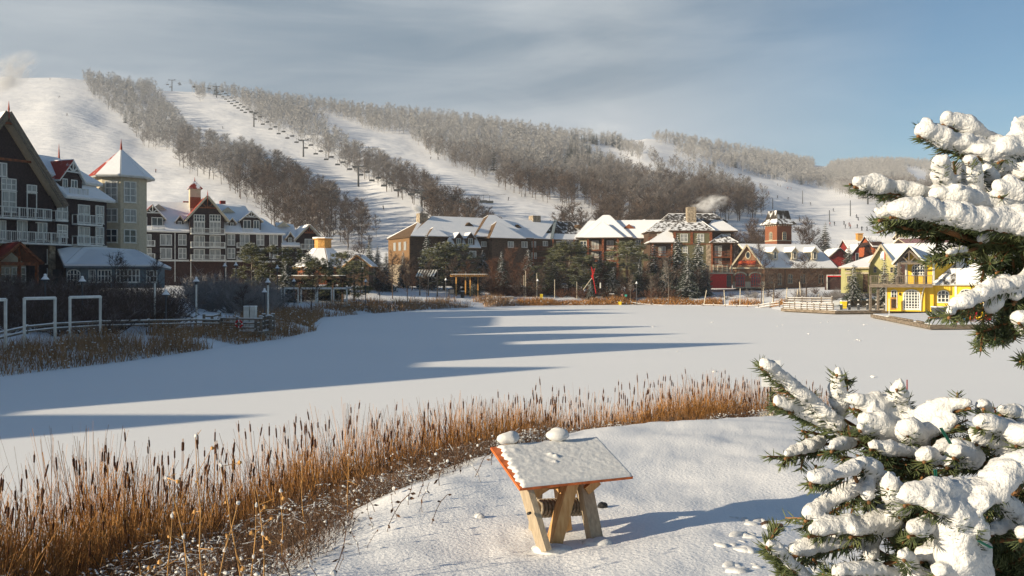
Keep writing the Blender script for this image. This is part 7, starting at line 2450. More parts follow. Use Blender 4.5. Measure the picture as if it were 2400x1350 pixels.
# tiny skiers far off: one mesh shared
def skier_mesh(m1, m2):
    mb = MB()
    mb.tube((.12, 0, 0), (.10, .05, .5), .09, .11, 6)
    mb.tube((-.12, 0, 0), (-.10, .05, .5), .09, .11, 6)
    mb.tube((.10, .05, .5), (0, -.05, .95), .12, .17, 6)
    mb.tube((-.10, .05, .5), (0, -.05, .95), .12, .17, 6)
    mb.tube((0, -.05, .9), (0, .1, 1.45), .19, .2, 8, 1)
    mb.tube((.2, .1, 1.4), (.34, .3, 1.0), .08, .06, 6, 1)
    mb.tube((-.2, .1, 1.4), (-.34, .3, 1.0), .08, .06, 6, 1)
    mb.ball((0, .16, 1.63), .13, 0, 8, 6)
    mb.box((.13, .1, .02), (.1, 1.7, .04), 0)
    mb.box((-.13, .1, .02), (.1, 1.7, .04), 0)
    o = mb.build('person', [m1, m2])
    me = o.data
    bpy.data.objects.remove(o)
    return me
sk = [skier_mesh(M_trous, M_steel), skier_mesh(M_trous, M_plum), skier_mesh(M_trous, M_black)]
rg = random.Random(9)
def skier(u, v, lab, grp, sc_=1.0):
    p = ray_hill(u, v)
    o = link('person', sk[rg.randint(0, 2)], None, p)
    o.rotation_euler = (0, rg.uniform(-.2, .2), rg.uniform(0, 6))
    o.scale = (sc_,) * 3
    tag(o, lab, 'person', grp)
for u, v in ((117, 187), (138, 230), (157, 272), (365, 405), (522, 302)):
    skier(u, v, 'tiny dark skier on the wide leftmost run' if u < 500 else 'single skier on the second run below the lift', 'skiers on the left runs', 1.25)
for u, v in ((797, 448), (899, 491), (1009, 373), (1028, 374), (1191, 470), (1230, 462)):
    skier(u, v, 'tiny dark skier low on the middle runs behind the lodge', 'skiers on the middle runs', 1.2)
for u, v in ((1801, 455), (1823, 436), (1829, 439), (1846, 444), (1854, 445), (1822, 465), (1847, 469), (1900, 481), (1953, 496), (2007, 511), (2012, 517), (1945, 530), (1956, 529), (1978, 527), (1990, 531), (1981, 536), (2009, 535), (2020, 541), (2032, 541), (2047, 538), (2059, 544), (2065, 536), (1993, 536), (1654, 413)):
    skier(u, v, 'tiny dark skier on the broad right hand slope', 'skiers on the right slope', 1.4)
# ---------------------------------------------------------------- chairlift
M_lift = mat('lift steel', (.035, .04, .045), .6)
PYL = [(403, 213), (507, 229), (595, 298), (711, 368), (840, 438), (988, 505)]
tops = []
for i, (u, v) in enumerate(PYL):
    b = ray_hill(u, v)
    hgt_m = 12.0
    r_ = empty('lift_pylon', b, 'dark chairlift pylon with crossarm, %s counted from the hilltop' % ('first', 'second', 'third', 'fourth', 'fifth', 'sixth')[i], 'pylon', 'chairlift pylons')
    part(r_, 'mast', M_lift, lambda mb: mb.tube((b.x, b.y, b.z - .5), (b.x, b.y, b.z + hgt_m), .62, .42, 8))
    part(r_, 'crossarm', M_lift, lambda mb: mb.box((b.x, b.y, b.z + hgt_m), (7.0, .5, .5)))
    for dx in (-3.3, 3.3):
        part(r_, 'sheave', M_lift, lambda mb: mb.box((b.x + dx, b.y, b.z + hgt_m + .3), (.5, 2.8, .45)))
    tops.append(Vector((b.x, b.y, b.z + hgt_m + .5)))
last = tops[-1] + (tops[-1] - tops[-2]) * .8
last.z = tops[-1].z - 10
first = tops[0] + Vector((-14, 18, -2))
chain = [first] + tops + [last]
for dx in (-3.3, 3.3):
    def cab(mb):
        for a, b in zip(chain[:-1], chain[1:]):
            q0 = None
            for i in range(7):
                f = i / 6
                q = a.lerp(b, f) + Vector((dx, 0, -1.6 * 4 * f * (1 - f)))
                if q0 is not None:
                    mb.tube(q0, q, .07, .07, 4, 0, False)
                q0 = q
    tag(part(None, 'lift_cable', M_lift, cab), 'chairlift cable strung between the pylons, %s strand' % ('left' if dx < 0 else 'right'), 'cable')
cb = MB()
cb.tube((0, 0, 0), (0, .3, -2.2), .08, .08, 6)
cm = cb.build('hanger', M_lift).data
c2 = MB()
c2.box((0, .1, -3.1), (3.0, .7, .22))
c3 = MB()
c3.box((0, .5, -2.65), (3.0, .16, .95))
c4 = MB()
c4.bar((-1.4, .4, -2.2), (1.4, .4, -2.2), .12, .14)
c4.bar((-1.4, .4, -2.2), (-1.4, .2, -3.1), .12, .12)
c4.bar((1.4, .4, -2.2), (1.4, .2, -3.1), .12, .12)
parts_ = [('hanger', cm)]
bpy.data.objects.remove([o for o in bpy.data.objects if o.data is cm][0])
for nm, b_ in (('seat', c2), ('backrest', c3), ('chair_frame', c4)):
    o = b_.build(nm, M_lift)
    parts_.append((nm, o.data))
    bpy.data.objects.remove(o)
nchair = 0
for si, (a, b) in enumerate(zip(chain[:-1], chain[1:])):
    L_ = (b - a).length
    n_ = max(1, int(L_ / 21))
    for dx in (-3.3, 3.3):
        for i in range(n_):
            f = (i + (.3 if dx > 0 else .75)) / n_
            if f > .97 or f < .03:
                continue
            q = a.lerp(b, f) + Vector((dx, 0, -1.6 * 4 * f * (1 - f)))
            r_ = empty('lift_chair', q, 'dark empty chair hanging from the chairlift cable', 'lift chair', 'chairs of the chairlift')
            for nm, me in parts_:
                link(nm, me, r_)
            nchair += 1
for i, (u, v, h) in enumerate(((1843, 426, 14), (2034, 479, 14), (1881, 478, 10), (1993, 507, 10), (1811, 490, 7), (1944, 520, 7))):
    b = ray_hill(u, v)
    tag(part(None, 'slope_pole', M_lift, lambda mb: mb.tube(b, b + Vector((0, 0, h)), .30 if i > 1 else .6, .25 if i > 1 else .45, 7)), 'thin dark pole standing on the broad right hand slope', 'pole', 'poles on the right slope')
# small ice crumbs lying on the pond
ic = MB()
ic.ball((0, 0, 0), (.16, .13, .09), 0, 7, 5, .3)
o = ic.build('snow_crumb', M_nearsnow)
icm = o.data
bpy.data.objects.remove(o)
for u, v in ((1668, 756), (1672, 754), (1822, 766), (1834, 762), (1941, 755), (1925, 757), (1895, 783), (1675, 872), (1588, 824), (2004, 798), (2010, 797), (2016, 799), (2074, 770), (1530, 766), (2025, 762), (2033, 761), (1560, 742), (1990, 775), (2046, 884)):
    Y = 5 * FP / (v - HZ)
    o = link('snow_crumb', icm, None, (*XY(u, Y), .03))
    s_ = rg.uniform(.35, .9)
    o.scale = (s_ * 1.3, s_, s_ * .8)
    o.rotation_euler = (0, 0, rg.uniform(0, 6))
    tag(o, 'little lump of snow lying on the frozen pond', 'snow', 'snow lumps on the pond')
# trodden snow on the berm right of the stand
rg = random.Random(31)
cl = []
for k in range(5):
    o = lump((0, 0, 0), .05, .04, .028, 'snow_clod', None, 60 + k)
    cl.append(o.data)
    bpy.data.objects.remove(o)
for i in range(64):
    q = rg.random()
    u = rg.uniform(1690, 1960)
    Y = rg.uniform(6.3, 8.4) if q < .8 else rg.uniform(5.8, 6.4)
    p = gpt(u, Y)
    o = link('snow_clod', cl[i % 5], None, (p.x, p.y, p.z - .004))
    s_ = rg.uniform(.35, 1.25)
    o.scale = (s_ * rg.uniform(.8, 1.6), s_, s_ * .8)
    o.rotation_euler = (0, 0, rg.uniform(0, 6))
    tag(o, 'small clod of trodden snow between the panel stand and the lower spruce branches', 'snow', 'clods of trodden snow on the berm')
p = gpt(1798, 7.9)
mb = MB()  # dark lumps put in for the shade of a hole in the snow
mb.ball((p.x, p.y, p.z), (.06, .045, .03), 0, 9, 6, .25)
mb.ball((p.x + .09, p.y - .03, p.z), (.05, .02, .02), 0, 9, 6, .25)
tag(mb.build('dark_hole', M_brush, None), 'dark lump standing for the shade of a hole in the trodden snow inside the stand shadow', 'hole')
# ---------------------------------------------------------------- the snow laden spruce at the right edge
TRK = Vector((2.75, 2.7, 0))
tzg = gz(TRK.x, TRK.y)
SPR = empty('blue_spruce', (TRK.x, TRK.y, tzg), 'big snow laden spruce reaching in from the right with green needles under thick snow', 'spruce')
TK = part(SPR, 'trunk', M_bark, lambda mb: [mb.tube((TRK.x, TRK.y, tzg - .3 + 1.3 * i), (TRK.x, TRK.y, tzg - .3 + 1.3 * (i + 1)), .17 - .026 * i, .17 - .026 * (i + 1), 14, 0, i == 5) for i in range(6)])
rg = random.Random(21)
def P3(p, d):
    return px(p[0], p[1], d)
class Needles:
    def __init__(s):
        s.b, s.d, s.l = [], [], []
    def along(s, pts, dens, ln=.024, up=None, spread=.8, full=False, fw=.62):
        for a, b in zip(pts[:-1], pts[1:]):
            ax = (a - b)
            L_ = ax.length
            if L_ < 1e-5:
                continue
            ax.normalize()          # towards the tip (points run tip to base)
            e1 = ax.orthogonal().normalized()
            e2 = ax.cross(e1)
            n_ = max(1, int(L_ * dens))
            for i in range(n_):
                t_ = rg.uniform(0, 2 * math.pi)
                rd = e1 * math.cos(t_) + e2 * math.sin(t_)
                if not full and rd.z > .15 and rg.random() < .9:
                    continue
                s.b.append(tuple(b.lerp(a, rg.random()) + rd * .002))
                d = rd * spread + ax * rg.uniform(fw - .2, fw + .2) + Vector((rg.gauss(0, .1), rg.gauss(0, .1), rg.gauss(0, .1) + .05))
                s.d.append(tuple(d.normalized()))
                s.l.append(ln * rg.uniform(.75, 1.2))
    def build(s, parent):
        B, D, Ln = np.array(s.b), np.array(s.d), np.array(s.l)
        n_ = len(B)
        hlp = np.cross(D, np.array([[.3, .2, .93]]))
        hlp /= np.linalg.norm(hlp, axis=1, keepdims=True) + 1e-9
        h2 = np.cross(D, hlp)
        w = .00095
        mid = B + D * (Ln * .55)[:, None] + np.array([[0, 0, .0007]])
        tip = B + D * Ln[:, None] + np.array([[0, 0, .0022]])
        V = np.zeros((n_, 9, 3))
        for j, a in enumerate((0, 2.094, 4.189)):
            o_ = hlp * math.cos(a) + h2 * math.sin(a)
            V[:, j] = B + o_ * w
            V[:, 3 + j] = mid + o_ * w * 1.15
            V[:, 6 + j] = tip + o_ * w * .15
        b = np.arange(n_) * 9
        F = []
        for k in (0, 3):
            for j in range(3):
                j2 = (j + 1) % 3
                F.append(np.stack([b + k + j, b + k + j2, b + k + 3 + j2, b + k + 3 + j], 1))
        off = WL(parent)
        me = np_mesh('needles', V.reshape(-1, 3) - np.array([[off.x, off.y, off.z]]), np.concatenate(F), [M_needle])
        return link('needles', me, parent)
def resample(pts, step):
    out_ = [pts[0]]
    for a, b in zip(pts[:-1], pts[1:]):
        k = max(1, int((b - a).length / step))
        for i in range(1, k + 1):
            out_.append(a.lerp(b, i / k))
    return out_
def bake_snow(balls, parent, vox=.0042):
    bm = bmesh.new()
    for c, r_, sx_, sz_ in balls:
        m = Matrix.Translation(c) @ Matrix.Diagonal((r_ * sx_, r_ * sx_, r_ * sz_, 1))
        bmesh.ops.create_icosphere(bm, subdivisions=2, radius=1, matrix=m)
    me = bpy.data.meshes.new('snow_cover')
    bm.to_mesh(me)
    bm.free()
    o = bpy.data.objects.new('snow_cover', me)
    COL.objects.link(o)
    rm = o.modifiers.new('r', 'REMESH')
    rm.mode = 'VOXEL'
    rm.voxel_size = vox
    rm.use_smooth_shade = True
    sm = o.modifiers.new('s', 'SMOOTH')
    sm.factor = .6
    sm.iterations = 4
    for nm, sc_, st_ in (('a', .045, .012), ('b', .012, .0050), ('c', .0045, .0035)):
        t_ = bpy.data.textures.new('snow ' + nm, 'CLOUDS')
        t_.noise_scale = sc_
        t_.noise_depth = 2
        dm = o.modifiers.new(nm, 'DISPLACE')
        dm.texture = t_
        dm.texture_coords = 'LOCAL'
        dm.strength = st_
        dm.mid_level = .5
    dg = bpy.context.evaluated_depsgraph_get()
    m2 = bpy.data.meshes.new_from_object(o.evaluated_get(dg))
    bpy.data.objects.remove(o)
    m2.materials.clear()
    m2.materials.append(M_nearsnow)
    off = WL(parent)
    m2.transform(Matrix.Translation(-off))
    q = link('snow_cover', m2, parent)
    return q
# each branch: depth of its lobes, how it joins the trunk, its lobes (tip first, px, width) and its bare green twigs
BR = [
 dict(d=1.95, root=(2600, 350), lobes=[
    ([(2218, 278), (2262, 292), (2310, 322), (2360, 352), (2420, 372)], 44), ([(2162, 304), (2222, 326), (2290, 348), (2350, 362), (2420, 372)], 46),
    ([(2350, 352), (2400, 330), (2460, 320)], 62), ([(2258, 345), (2310, 372), (2350, 410)], 50), ([(2300, 352), (2350, 385), (2390, 420)], 56), ([(2395, 380), (2360, 425), (2340, 470)], 50),
    ([(2400, 400), (2440, 430)], 70), ([(2385, 300), (2430, 285)], 40)],
  twigs=[[(2200, 292), (2260, 320), (2300, 345)], [(2150, 322), (2215, 350), (2255, 372)], [(2290, 395), (2320, 440), (2340, 480)], [(2240, 420), (2260, 460)]]),
 dict(d=1.85, root=(2640, 480), lobes=[
    ([(2012, 424), (2062, 432), (2110, 440), (2170, 455), (2230, 458), (2300, 470), (2420, 480)], 40), ([(2205, 378), (2208, 415), (2225, 460)], 44), ([(2272, 372), (2278, 415), (2282, 462)], 44),
    ([(2190, 455), (2260, 470), (2330, 478), (2420, 500)], 52), ([(2350, 440), (2400, 460)], 60), ([(2312, 395), (2332, 430), (2345, 465)], 40)],
  twigs=[[(1992, 432), (2040, 448), (2095, 462), (2150, 474)], [(2222, 440), (2258, 410)], [(2290, 440), (2300, 400)], [(2235, 380), (2245, 440)]]),
 dict(d=1.75, root=(2640, 560), lobes=[
    ([(2068, 500), (2112, 494), (2160, 500)], 40), ([(2100, 488), (2160, 488), (2220, 498), (2290, 512), (2360, 522), (2440, 530)], 54), ([(2330, 500), (2390, 505), (2440, 520)], 56),
    ([(2222, 592), (2262, 585)], 18), ([(2300, 560), (2330, 552)], 22)],
  twigs=[[(2062, 505), (2095, 520), (2150, 528), (2210, 535), (2280, 540), (2400, 550)], [(2085, 525), (2140, 540), (2200, 540)], [(2130, 545), (2190, 548), (2260, 545)], [(2188, 600), (2240, 585), (2290, 565), (2340, 545)],
         [(2195, 612), (2250, 598), (2310, 580), (2360, 560)], [(2330, 545), (2345, 600), (2340, 660), (2325, 690)], [(2350, 550), (2372, 600), (2380, 660)], [(2300, 620), (2350, 590), (2400, 570)], [(2335, 640), (2370, 620), (2410, 600)],
         [(2230, 560), (2290, 552), (2350, 548)], [(2380, 560), (2400, 620), (2410, 680)], [(2160, 560), (2220, 552)], [(2345, 700), (2380, 660), (2410, 640)], [(2355, 570), (2400, 590)], [(2250, 560), (2300, 590), (2330, 640)]], nd=1900),
 dict(d=1.68, root=(2640, 700), lobes=[
    ([(2238, 716), (2272, 702), (2305, 682), (2345, 668), (2420, 655)], 38), ([(2322, 720), (2335, 690), (2350, 665)], 44), ([(2380, 690), (2400, 665), (2430, 640)], 46), ([(2392, 742), (2420, 770)], 48), ([(2225, 735), (2240, 715)], 22)],
  twigs=[[(2225, 740), (2270, 732), (2330, 712), (2400, 690)], [(2290, 782), (2340, 765), (2400, 740)], [(2300, 800), (2350, 790), (2400, 760)], [(2330, 800), (2370, 780), (2420, 770)],
         [(2350, 735), (2390, 715), (2430, 700)], [(2395, 842), (2420, 850)]], nd=1900),
 dict(d=1.72, root=(2620, 1010), lobes=[
    ([(1791, 851), (1812, 866), (1840, 888), (1880, 922), (1925, 962), (1965, 998)], 33), ([(1822, 938), (1860, 952), (1905, 975), (1955, 1000), (2000, 1022)], 33), ([(1962, 872), (1964, 915), (1970, 965)], 36),
    ([(2012, 938), (2050, 950), (2095, 975), (2150, 1010)], 62), ([(2030, 985), (2080, 1005), (2140, 1020)], 58), ([(2103, 903), (2108, 935), (2122, 975)], 40), ([(2262, 944), (2215, 953), (2165, 972), (2120, 1000)], 40), ([(2236, 984), (2190, 996), (2130, 1012)], 44),
    ([(2306, 948), (2312, 985)], 38), ([(1846, 1062), (1885, 1048), (1930, 1030)], 30), ([(1952, 1046), (1990, 1036)], 30), ([(2018, 1000), (2052, 1020)], 28), ([(2130, 1000), (2150, 1030)], 58)],
  twigs=[[(1780, 860), (1815, 892), (1860, 930), (1905, 965)], [(1812, 945), (1860, 972), (1915, 998), (1980, 1018)], [(1985, 890), (1985, 950)], [(2090, 910), (2085, 945)], [(1832, 1072), (1880, 1066), (1940, 1058), (1990, 1050)], [(2270, 955), (2220, 972), (2180, 990)], [(2245, 1000), (2190, 1015)],
         [(1990, 1030), (2040, 1045), (2100, 1060)], [(1940, 1060), (1990, 1075), (2040, 1080)], [(2126, 940), (2135, 980)], [(2325, 955), (2330, 990)], [(1880, 1010), (1930, 1020), (1980, 1030)]], nd=1700),
 dict(d=1.62, root=(2620, 1080), lobes=[
    ([(2047, 1042), (2090, 1052), (2140, 1060), (2180, 1068)], 34), ([(2168, 1066), (2185, 1072)], 44), ([(2222, 1084), (2240, 1082)], 32), ([(2240, 1055), (2275, 1072)], 52), ([(2200, 1050), (2250, 1045)], 40),
    ([(2300, 985), (2350, 1000), (2420, 1020)], 48), ([(2290, 1020), (2340, 1030), (2420, 1050)], 58), ([(2350, 960), (2400, 975), (2440, 990)], 40), ([(2340, 1050), (2390, 1080), (2440, 1100)], 60), ([(2390, 1020), (2440, 1040)], 70)],
  twigs=[[(2040, 1060), (2100, 1078), (2160, 1088), (2230, 1095)], [(2010, 1068), (2070, 1090), (2140, 1100), (2200, 1110)], [(2060, 1080), (2120, 1100), (2180, 1108)], [(2230, 1100), (2290, 1090), (2330, 1080)], [(2190, 1020), (2230, 1030), (2290, 1040)], [(2080, 1100), (2140, 1118), (2200, 1120)],
         [(2260, 1030), (2320, 1050), (2380, 1070)], [(2300, 1100), (2340, 1095)], [(2100, 1140), (2120, 1110), (2140, 1080)], [(2150, 1150), (2165, 1110)]], nd=2200),
 dict(d=1.52, root=(2600, 1230), lobes=[
    ([(1906, 1118), (1950, 1112), (2000, 1096)], 34), ([(1895, 1202), (1935, 1178), (1985, 1152), (2030, 1118)], 38), ([(2036, 1160), (2032, 1130)], 36), ([(2020, 1085), (2050, 1110), (2085, 1150)], 46), ([(2085, 1130), (2100, 1165), (2108, 1195)], 54),
    ([(1866, 1286), (1910, 1276), (1960, 1262), (2020, 1245), (2080, 1235)], 44), ([(1905, 1240), (1960, 1232), (2020, 1225), (2090, 1215)], 42), ([(2040, 1300), (2042, 1262)], 42), ([(2060, 1210), (2100, 1220)], 60), ([(2000, 1240), (2060, 1230)], 46)],
  twigs=[[(1893, 1132), (1940, 1140), (1990, 1130)], [(1890, 1218), (1940, 1205), (1990, 1180), (2040, 1160)], [(1862, 1300), (1920, 1298), (1980, 1285), (2040, 1272)], [(1885, 1228), (1930, 1238)], [(2060, 1290), (2090, 1310), (2130, 1300)], [(2030, 1180), (2060, 1190)], [(2080, 1260), (2110, 1290), (2130, 1320)],
         [(2100, 1240), (2130, 1260), (2150, 1290)], [(2110, 1200), (2130, 1240)], [(2060, 1180), (2070, 1150)]], nd=1800),
 dict(d=1.45, root=(2580, 1330), lobes=[
    ([(2132, 1160), (2180, 1150), (2235, 1148), (2290, 1150)], 58), ([(2180, 1175), (2230, 1190), (2280, 1190)], 62), ([(2290, 1180), (2330, 1150), (2360, 1110), (2400, 1080)], 62), ([(2320, 1120), (2370, 1100), (2420, 1090)], 66), ([(2340, 1170), (2380, 1200), (2420, 1220)], 54),
    ([(2136, 1240), (2170, 1232), (2210, 1225)], 42), ([(2240, 1200), (2245, 1250), (2240, 1300), (2250, 1350)], 92), ([(2165, 1295), (2210, 1285), (2250, 1270)], 54), ([(2290, 1220), (2280, 1270)], 56), ([(2200, 1330), (2250, 1330), (2290, 1290)], 54), ([(2260, 1370), (2280, 1330)], 74),
    ([(2320, 1242), (2350, 1232), (2380, 1228)], 34), ([(2395, 1250), (2420, 1240)], 40), ([(1962, 1338), (2010, 1332), (2060, 1336), (2120, 1350)], 34), ([(2120, 1300), (2135, 1325)], 36), ([(2140, 1350), (2200, 1360), (2260, 1365)], 40), ([(1802, 1275), (1830, 1298), (1865, 1330), (1910, 1372)], 28)],
  twigs=[[(2110, 1190), (2160, 1210), (2220, 1220)], [(2300, 1230), (2340, 1260), (2400, 1270)], [(2310, 1290), (2360, 1300), (2420, 1290)], [(2330, 1330), (2380, 1320), (2430, 1310)], [(2300, 1310), (2350, 1340), (2400, 1360)], [(2340, 1300), (2390, 1285)], [(2360, 1350), (2420, 1330)], [(2310, 1270), (2370, 1280)],
         [(2100, 1280), (2150, 1310), (2190, 1350)], [(1940, 1350), (2000, 1352), (2060, 1360)], [(2310, 1210), (2360, 1180), (2400, 1150)], [(2130, 1270), (2170, 1265)], [(1795, 1285), (1835, 1325), (1880, 1365)], [(2150, 1195), (2190, 1215)], [(2320, 1345), (2350, 1370)], [(2390, 1340), (2400, 1370)],
         [(2350, 1240), (2400, 1225)], [(2160, 1335), (2190, 1310)]], nd=2600),
]
for bi, B_ in enumerate(BR):
    d0 = B_['d']
    rootp = px(B_['root'][0], B_['root'][1], d0 + .35)
    bo = empty('branch', rootp)
    bo.parent = SPR
    bo.location = rootp - SPR.location
    nd = B_.get('nd', 1500)
    wood = MB()
    ND = Needles()
    balls = []
    balls2 = []
    trunkp = Vector((TRK.x - .1, TRK.y - .05, rootp.z + .15))
    cen = px(sum(l[0][-1][0] for l in B_['lobes']) / len(B_['lobes']), sum(l[0][-1][1] for l in B_['lobes']) / len(B_['lobes']) + 12, d0 + .05)
    mid = rootp.lerp(cen, .5) + Vector((0, .03, -.03))
    cen = cen + Vector((0, .03, -.02))
    wood.tube(trunkp, rootp, .030, .018, 8)
    wood.tube(rootp, mid, .018, .010, 8)
    wood.tube(mid, cen, .010, .005, 8)
    ND.along([cen, mid, rootp], nd * .7, full=True)
    # the part of the bough between the picture edge and the trunk
    limb = resample([mid, rootp, trunkp], .07)
    for k, q in enumerate(limb[1:-1]):
        for sg in (-1, 1):
            dr = Vector((-.75, -.25 + sg * .75, rg.uniform(-.25, .05))).normalized()
            ln_ = rg.uniform(.16, .30)
            tipq = q + dr * ln_
            if tipq.y < .3 or CX + FP * tipq.x / tipq.y < 2470 or CX + FP * q.x / q.y < 2470:
                continue
            wood.tube(tipq, q, .0024, .0045, 5)
            ND.along([tipq, q], nd * .45, full=True)
            for c in resample([tipq, q], .018):
                balls2.append((c + Vector((0, 0, .017)), rg.uniform(.016, .022), 1.1, .8))
        balls2.append((q + Vector((0, 0, .028)), rg.uniform(.024, .034), 1.1, .8))
    for li, (pts, w) in enumerate(B_['lobes']):
        dz0 = rg.uniform(-.06, .03)
        n_ = len(pts)
        P_ = [px(p[0], p[1], d0 + dz0 + .05 * i / max(1, n_ - 1)) for i, p in enumerate(pts)]
        R_ = w / 2 / FP * d0 * 1.10
        Q_ = resample(P_, R_ * .30)
        for qi, q in enumerate(Q_):
            tip = min(1, (qi + 1.0) / 6.0)
            swell = 1 + .08 * math.sin(qi * .35 + li * 1.7) + .04 * math.sin(qi * .9 + li)
            rr_ = R_ * (.62 + .38 * tip) * swell * rg.uniform(.93, 1.05)
            c = q + Vector((rg.gauss(0, .05), rg.gauss(0, .10), rg.gauss(0, .05))) * R_
            balls.append((c, rr_, rg.uniform(.92, 1.1), rg.uniform(.82, 1.0)))
            if rg.random() < .16:
                balls.append((c + Vector((rg.uniform(-1.2, 1.2), rg.uniform(-.9, .2), rg.uniform(-.7, .9))) * R_, rr_ * rg.uniform(.16, .34), 1, .8))
            if rg.random() < .13:
                balls.append((c + Vector((rg.uniform(-.6, .6), rg.uniform(-.5, .3), rg.uniform(.1, .75))) * R_, rr_ * .55, 1, .9))
        A_ = [p - Vector((0, 0, R_ * .72)) for p in P_]
        tipd = (A_[0] - A_[1]).normalized()
        A_ = [A_[0] + tipd * R_ * .45] + A_
        for a, b in zip(A_[:-1], A_[1:]):
            wood.tube(a, b, .0026, .0034, 6)
        wood.ball(A_[0], (.0034, .0034, .0034), 0, 7, 5)
        ND.along(A_, nd * .62)
        wood.tube(A_[-1], cen.lerp(A_[-1], .3) if (cen - A_[-1]).length < .25 else A_[-1] + Vector((.03, .03, -.005)), .0034, .0042, 6)
    for pts in B_['twigs']:
        dd = rg.uniform(.0, .12)
        P_ = [px(p[0], p[1], d0 + dd + .02 * i) for i, p in enumerate(pts)]
        wood.tube(P_[-1], mid if pts[-1][0] > 2250 else cen, .0026, .004, 5)
        for a, b in zip(P_[:-1], P_[1:]):
            wood.tube(a, b, .0026, .0036, 5)
        wood.ball(P_[0], (.0028, .0028, .0028), 0, 6, 4)
        ND.along(P_, nd * (.7 if bi in (2, 3, 7) else .5), full=bi in (2, 3, 7), ln=.022)
        # short side shoots
        for k in range(len(P_) - 1):
            for _ in range(2):
                q = P_[k].lerp(P_[k + 1], rg.random())
                ax = (P_[0] - P_[-1]).normalized()
                s_ = (ax * .8 + rdir(rg, -.8, .5) * .8).normalized()
                e = q + s_ * rg.uniform(.025, .05)
                wood.tube(e, q, .0018, .0026, 4)
                ND.along([e, q], nd * .6, full=bi in (2, 3, 7), ln=.019)
    wood.build('twigs', M_bud, bo)
    ND.build(bo)
    bake_snow(balls, bo)
    if balls2:
        bake_snow(balls2, bo, .015)
# green cord of a light string between the snow lumps
LC = empty('light_cord', px(2210, 1050, 1.5), 'dark green cord of a light string wound through the lower snowy branches', 'cord')
M_cord = mat('green cord', (.008, .07, .05), .4, var=.05)
for a, b, d_ in (((2203, 1003), (2226, 1040), 1.52), ((2190, 1100), (2193, 1137), 1.46), ((2292, 1268), (2322, 1284), 1.36)):
    part(LC, 'cord_length', M_cord, lambda mb: [mb.tube(px(*a, d_), px(*b, d_), .0014, .0014, 6), mb.tube(px(a[0] + 4, a[1], d_), px(b[0] + 4, b[1], d_), .0014, .0014, 6)])
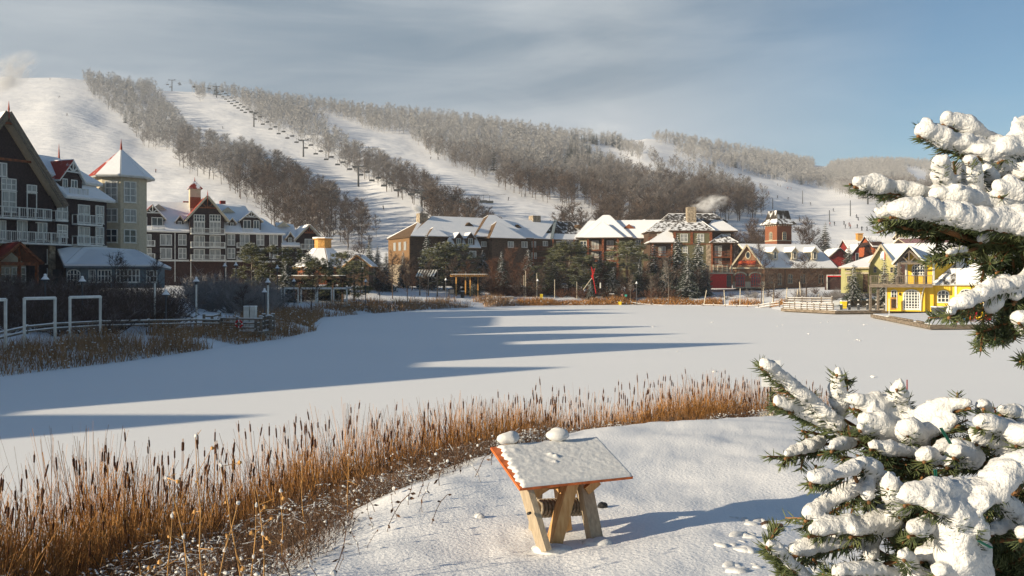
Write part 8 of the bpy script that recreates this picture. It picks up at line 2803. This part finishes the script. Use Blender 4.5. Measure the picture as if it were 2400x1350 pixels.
# ---------------------------------------------------------------- steam, blown snow and haze
def plume(name, label, cat, u, v, Y, wpx, hpx, dens, nscale=2.2, tilt=0.0, lo=.44, col=(.99, .99, 1.0)):
    c = px(u, v, Y)
    me = bpy.data.meshes.new(name)
    bm = bmesh.new()
    bmesh.ops.create_icosphere(bm, subdivisions=3, radius=1)
    bm.to_mesh(me)
    bm.free()
    o = link(name, me, None, c)
    o.scale = (wpx / 2 / FP * Y, wpx / 2 / FP * Y * .8, hpx / 2 / FP * Y)
    o.rotation_euler = (0, tilt, 0)
    m = bpy.data.materials.new(name + ' vapour')
    m.use_nodes = True
    t = m.node_tree
    t.nodes.clear()
    o_ = t.nodes.new('ShaderNodeOutputMaterial')
    pv = t.nodes.new('ShaderNodeVolumePrincipled')
    pv.inputs['Color'].default_value = (*col, 1)
    pv.inputs['Anisotropy'].default_value = -0.35
    tcn = t.nodes.new('ShaderNodeTexCoord')
    ln_ = t.nodes.new('ShaderNodeVectorMath')
    ln_.operation = 'LENGTH'
    t.links.new(tcn.outputs['Object'], ln_.inputs[0])
    fa_ = t.nodes.new('ShaderNodeMapRange')
    fa_.interpolation_type = 'SMOOTHSTEP'
    for i, x in enumerate((1.0, .15, 0.0, 1.0)):
        fa_.inputs[1 + i].default_value = x
    t.links.new(ln_.outputs['Value'], fa_.inputs[0])
    nz = t.nodes.new('ShaderNodeTexNoise')
    nz.inputs['Scale'].default_value = nscale
    nz.inputs['Detail'].default_value = 4
    nz.inputs['Distortion'].default_value = .6
    t.links.new(tcn.outputs['Object'], nz.inputs['Vector'])
    mr_ = t.nodes.new('ShaderNodeMapRange')
    for i, x in enumerate((lo, lo + .22, 0.0, 1.0)):
        mr_.inputs[1 + i].default_value = x
    t.links.new(nz.outputs[0], mr_.inputs[0])
    m1 = t.nodes.new('ShaderNodeMath')
    m1.operation = 'MULTIPLY'
    t.links.new(fa_.outputs[0], m1.inputs[0])
    t.links.new(mr_.outputs[0], m1.inputs[1])
    m2 = t.nodes.new('ShaderNodeMath')
    m2.operation = 'MULTIPLY'
    t.links.new(m1.outputs[0], m2.inputs[0])
    m2.inputs[1].default_value = dens
    t.links.new(m2.outputs[0], pv.inputs['Density'])
    t.links.new(pv.outputs[0], o_.inputs['Volume'])
    me.materials.append(m)
    return tag(o, label, cat)
plume('steam_plume', 'white steam drifting up at the left edge above the hotel gable', 'steam', 25, 172, 150, 170, 70, 1.1, 2.0, R(-40))
plume('steam_plume', 'small steam puff over the left lodge chimney', 'steam', 978, 489, 228, 34, 22, 2.6, 1.5, R(20), .3)
plume('steam_plume', 'steam cloud drifting right from the tall stone lodge chimney', 'steam', 1662, 477, 240, 104, 50, .75, 1.9, R(-12), .45)
for u, v, Y, w, h, dn, lab in ((1945, 447, 640, 190, 60, .035, 'pale mist of made snow under the right hand wood'), (1832, 420, 640, 60, 70, .06, 'upright mist of made snow at the dark hut on the right slope'),
                               (1620, 368, 900, 120, 70, .03, 'faint mist of made snow on the upper right run'), (1490, 383, 800, 60, 60, .03, 'faint mist on the short upper run'), (1400, 306, 960, 190, 50, .009, 'thin blown snow over the ridge dip')):
    plume('snow_mist', lab, 'mist', u, v, Y, w, h, dn * .8, 2.0, 0, .42)
hz = MB()
hz.box((0, 0, 155), (4100, 4100, 318))
ho = hz.build('haze', [])
hm = bpy.data.materials.new('haze')
hm.use_nodes = True
ht = hm.node_tree
ht.nodes.clear()
h_o = ht.nodes.new('ShaderNodeOutputMaterial')
h_v = ht.nodes.new('ShaderNodeVolumePrincipled')
h_v.inputs['Color'].default_value = (.86, .91, 1.0, 1)
h_v.inputs['Density'].default_value = 0.00012
h_v.inputs['Anisotropy'].default_value = 0.0
ht.links.new(h_v.outputs[0], h_o.inputs['Volume'])
ho.data.materials.append(hm)
ho['kind'] = 'stuff'
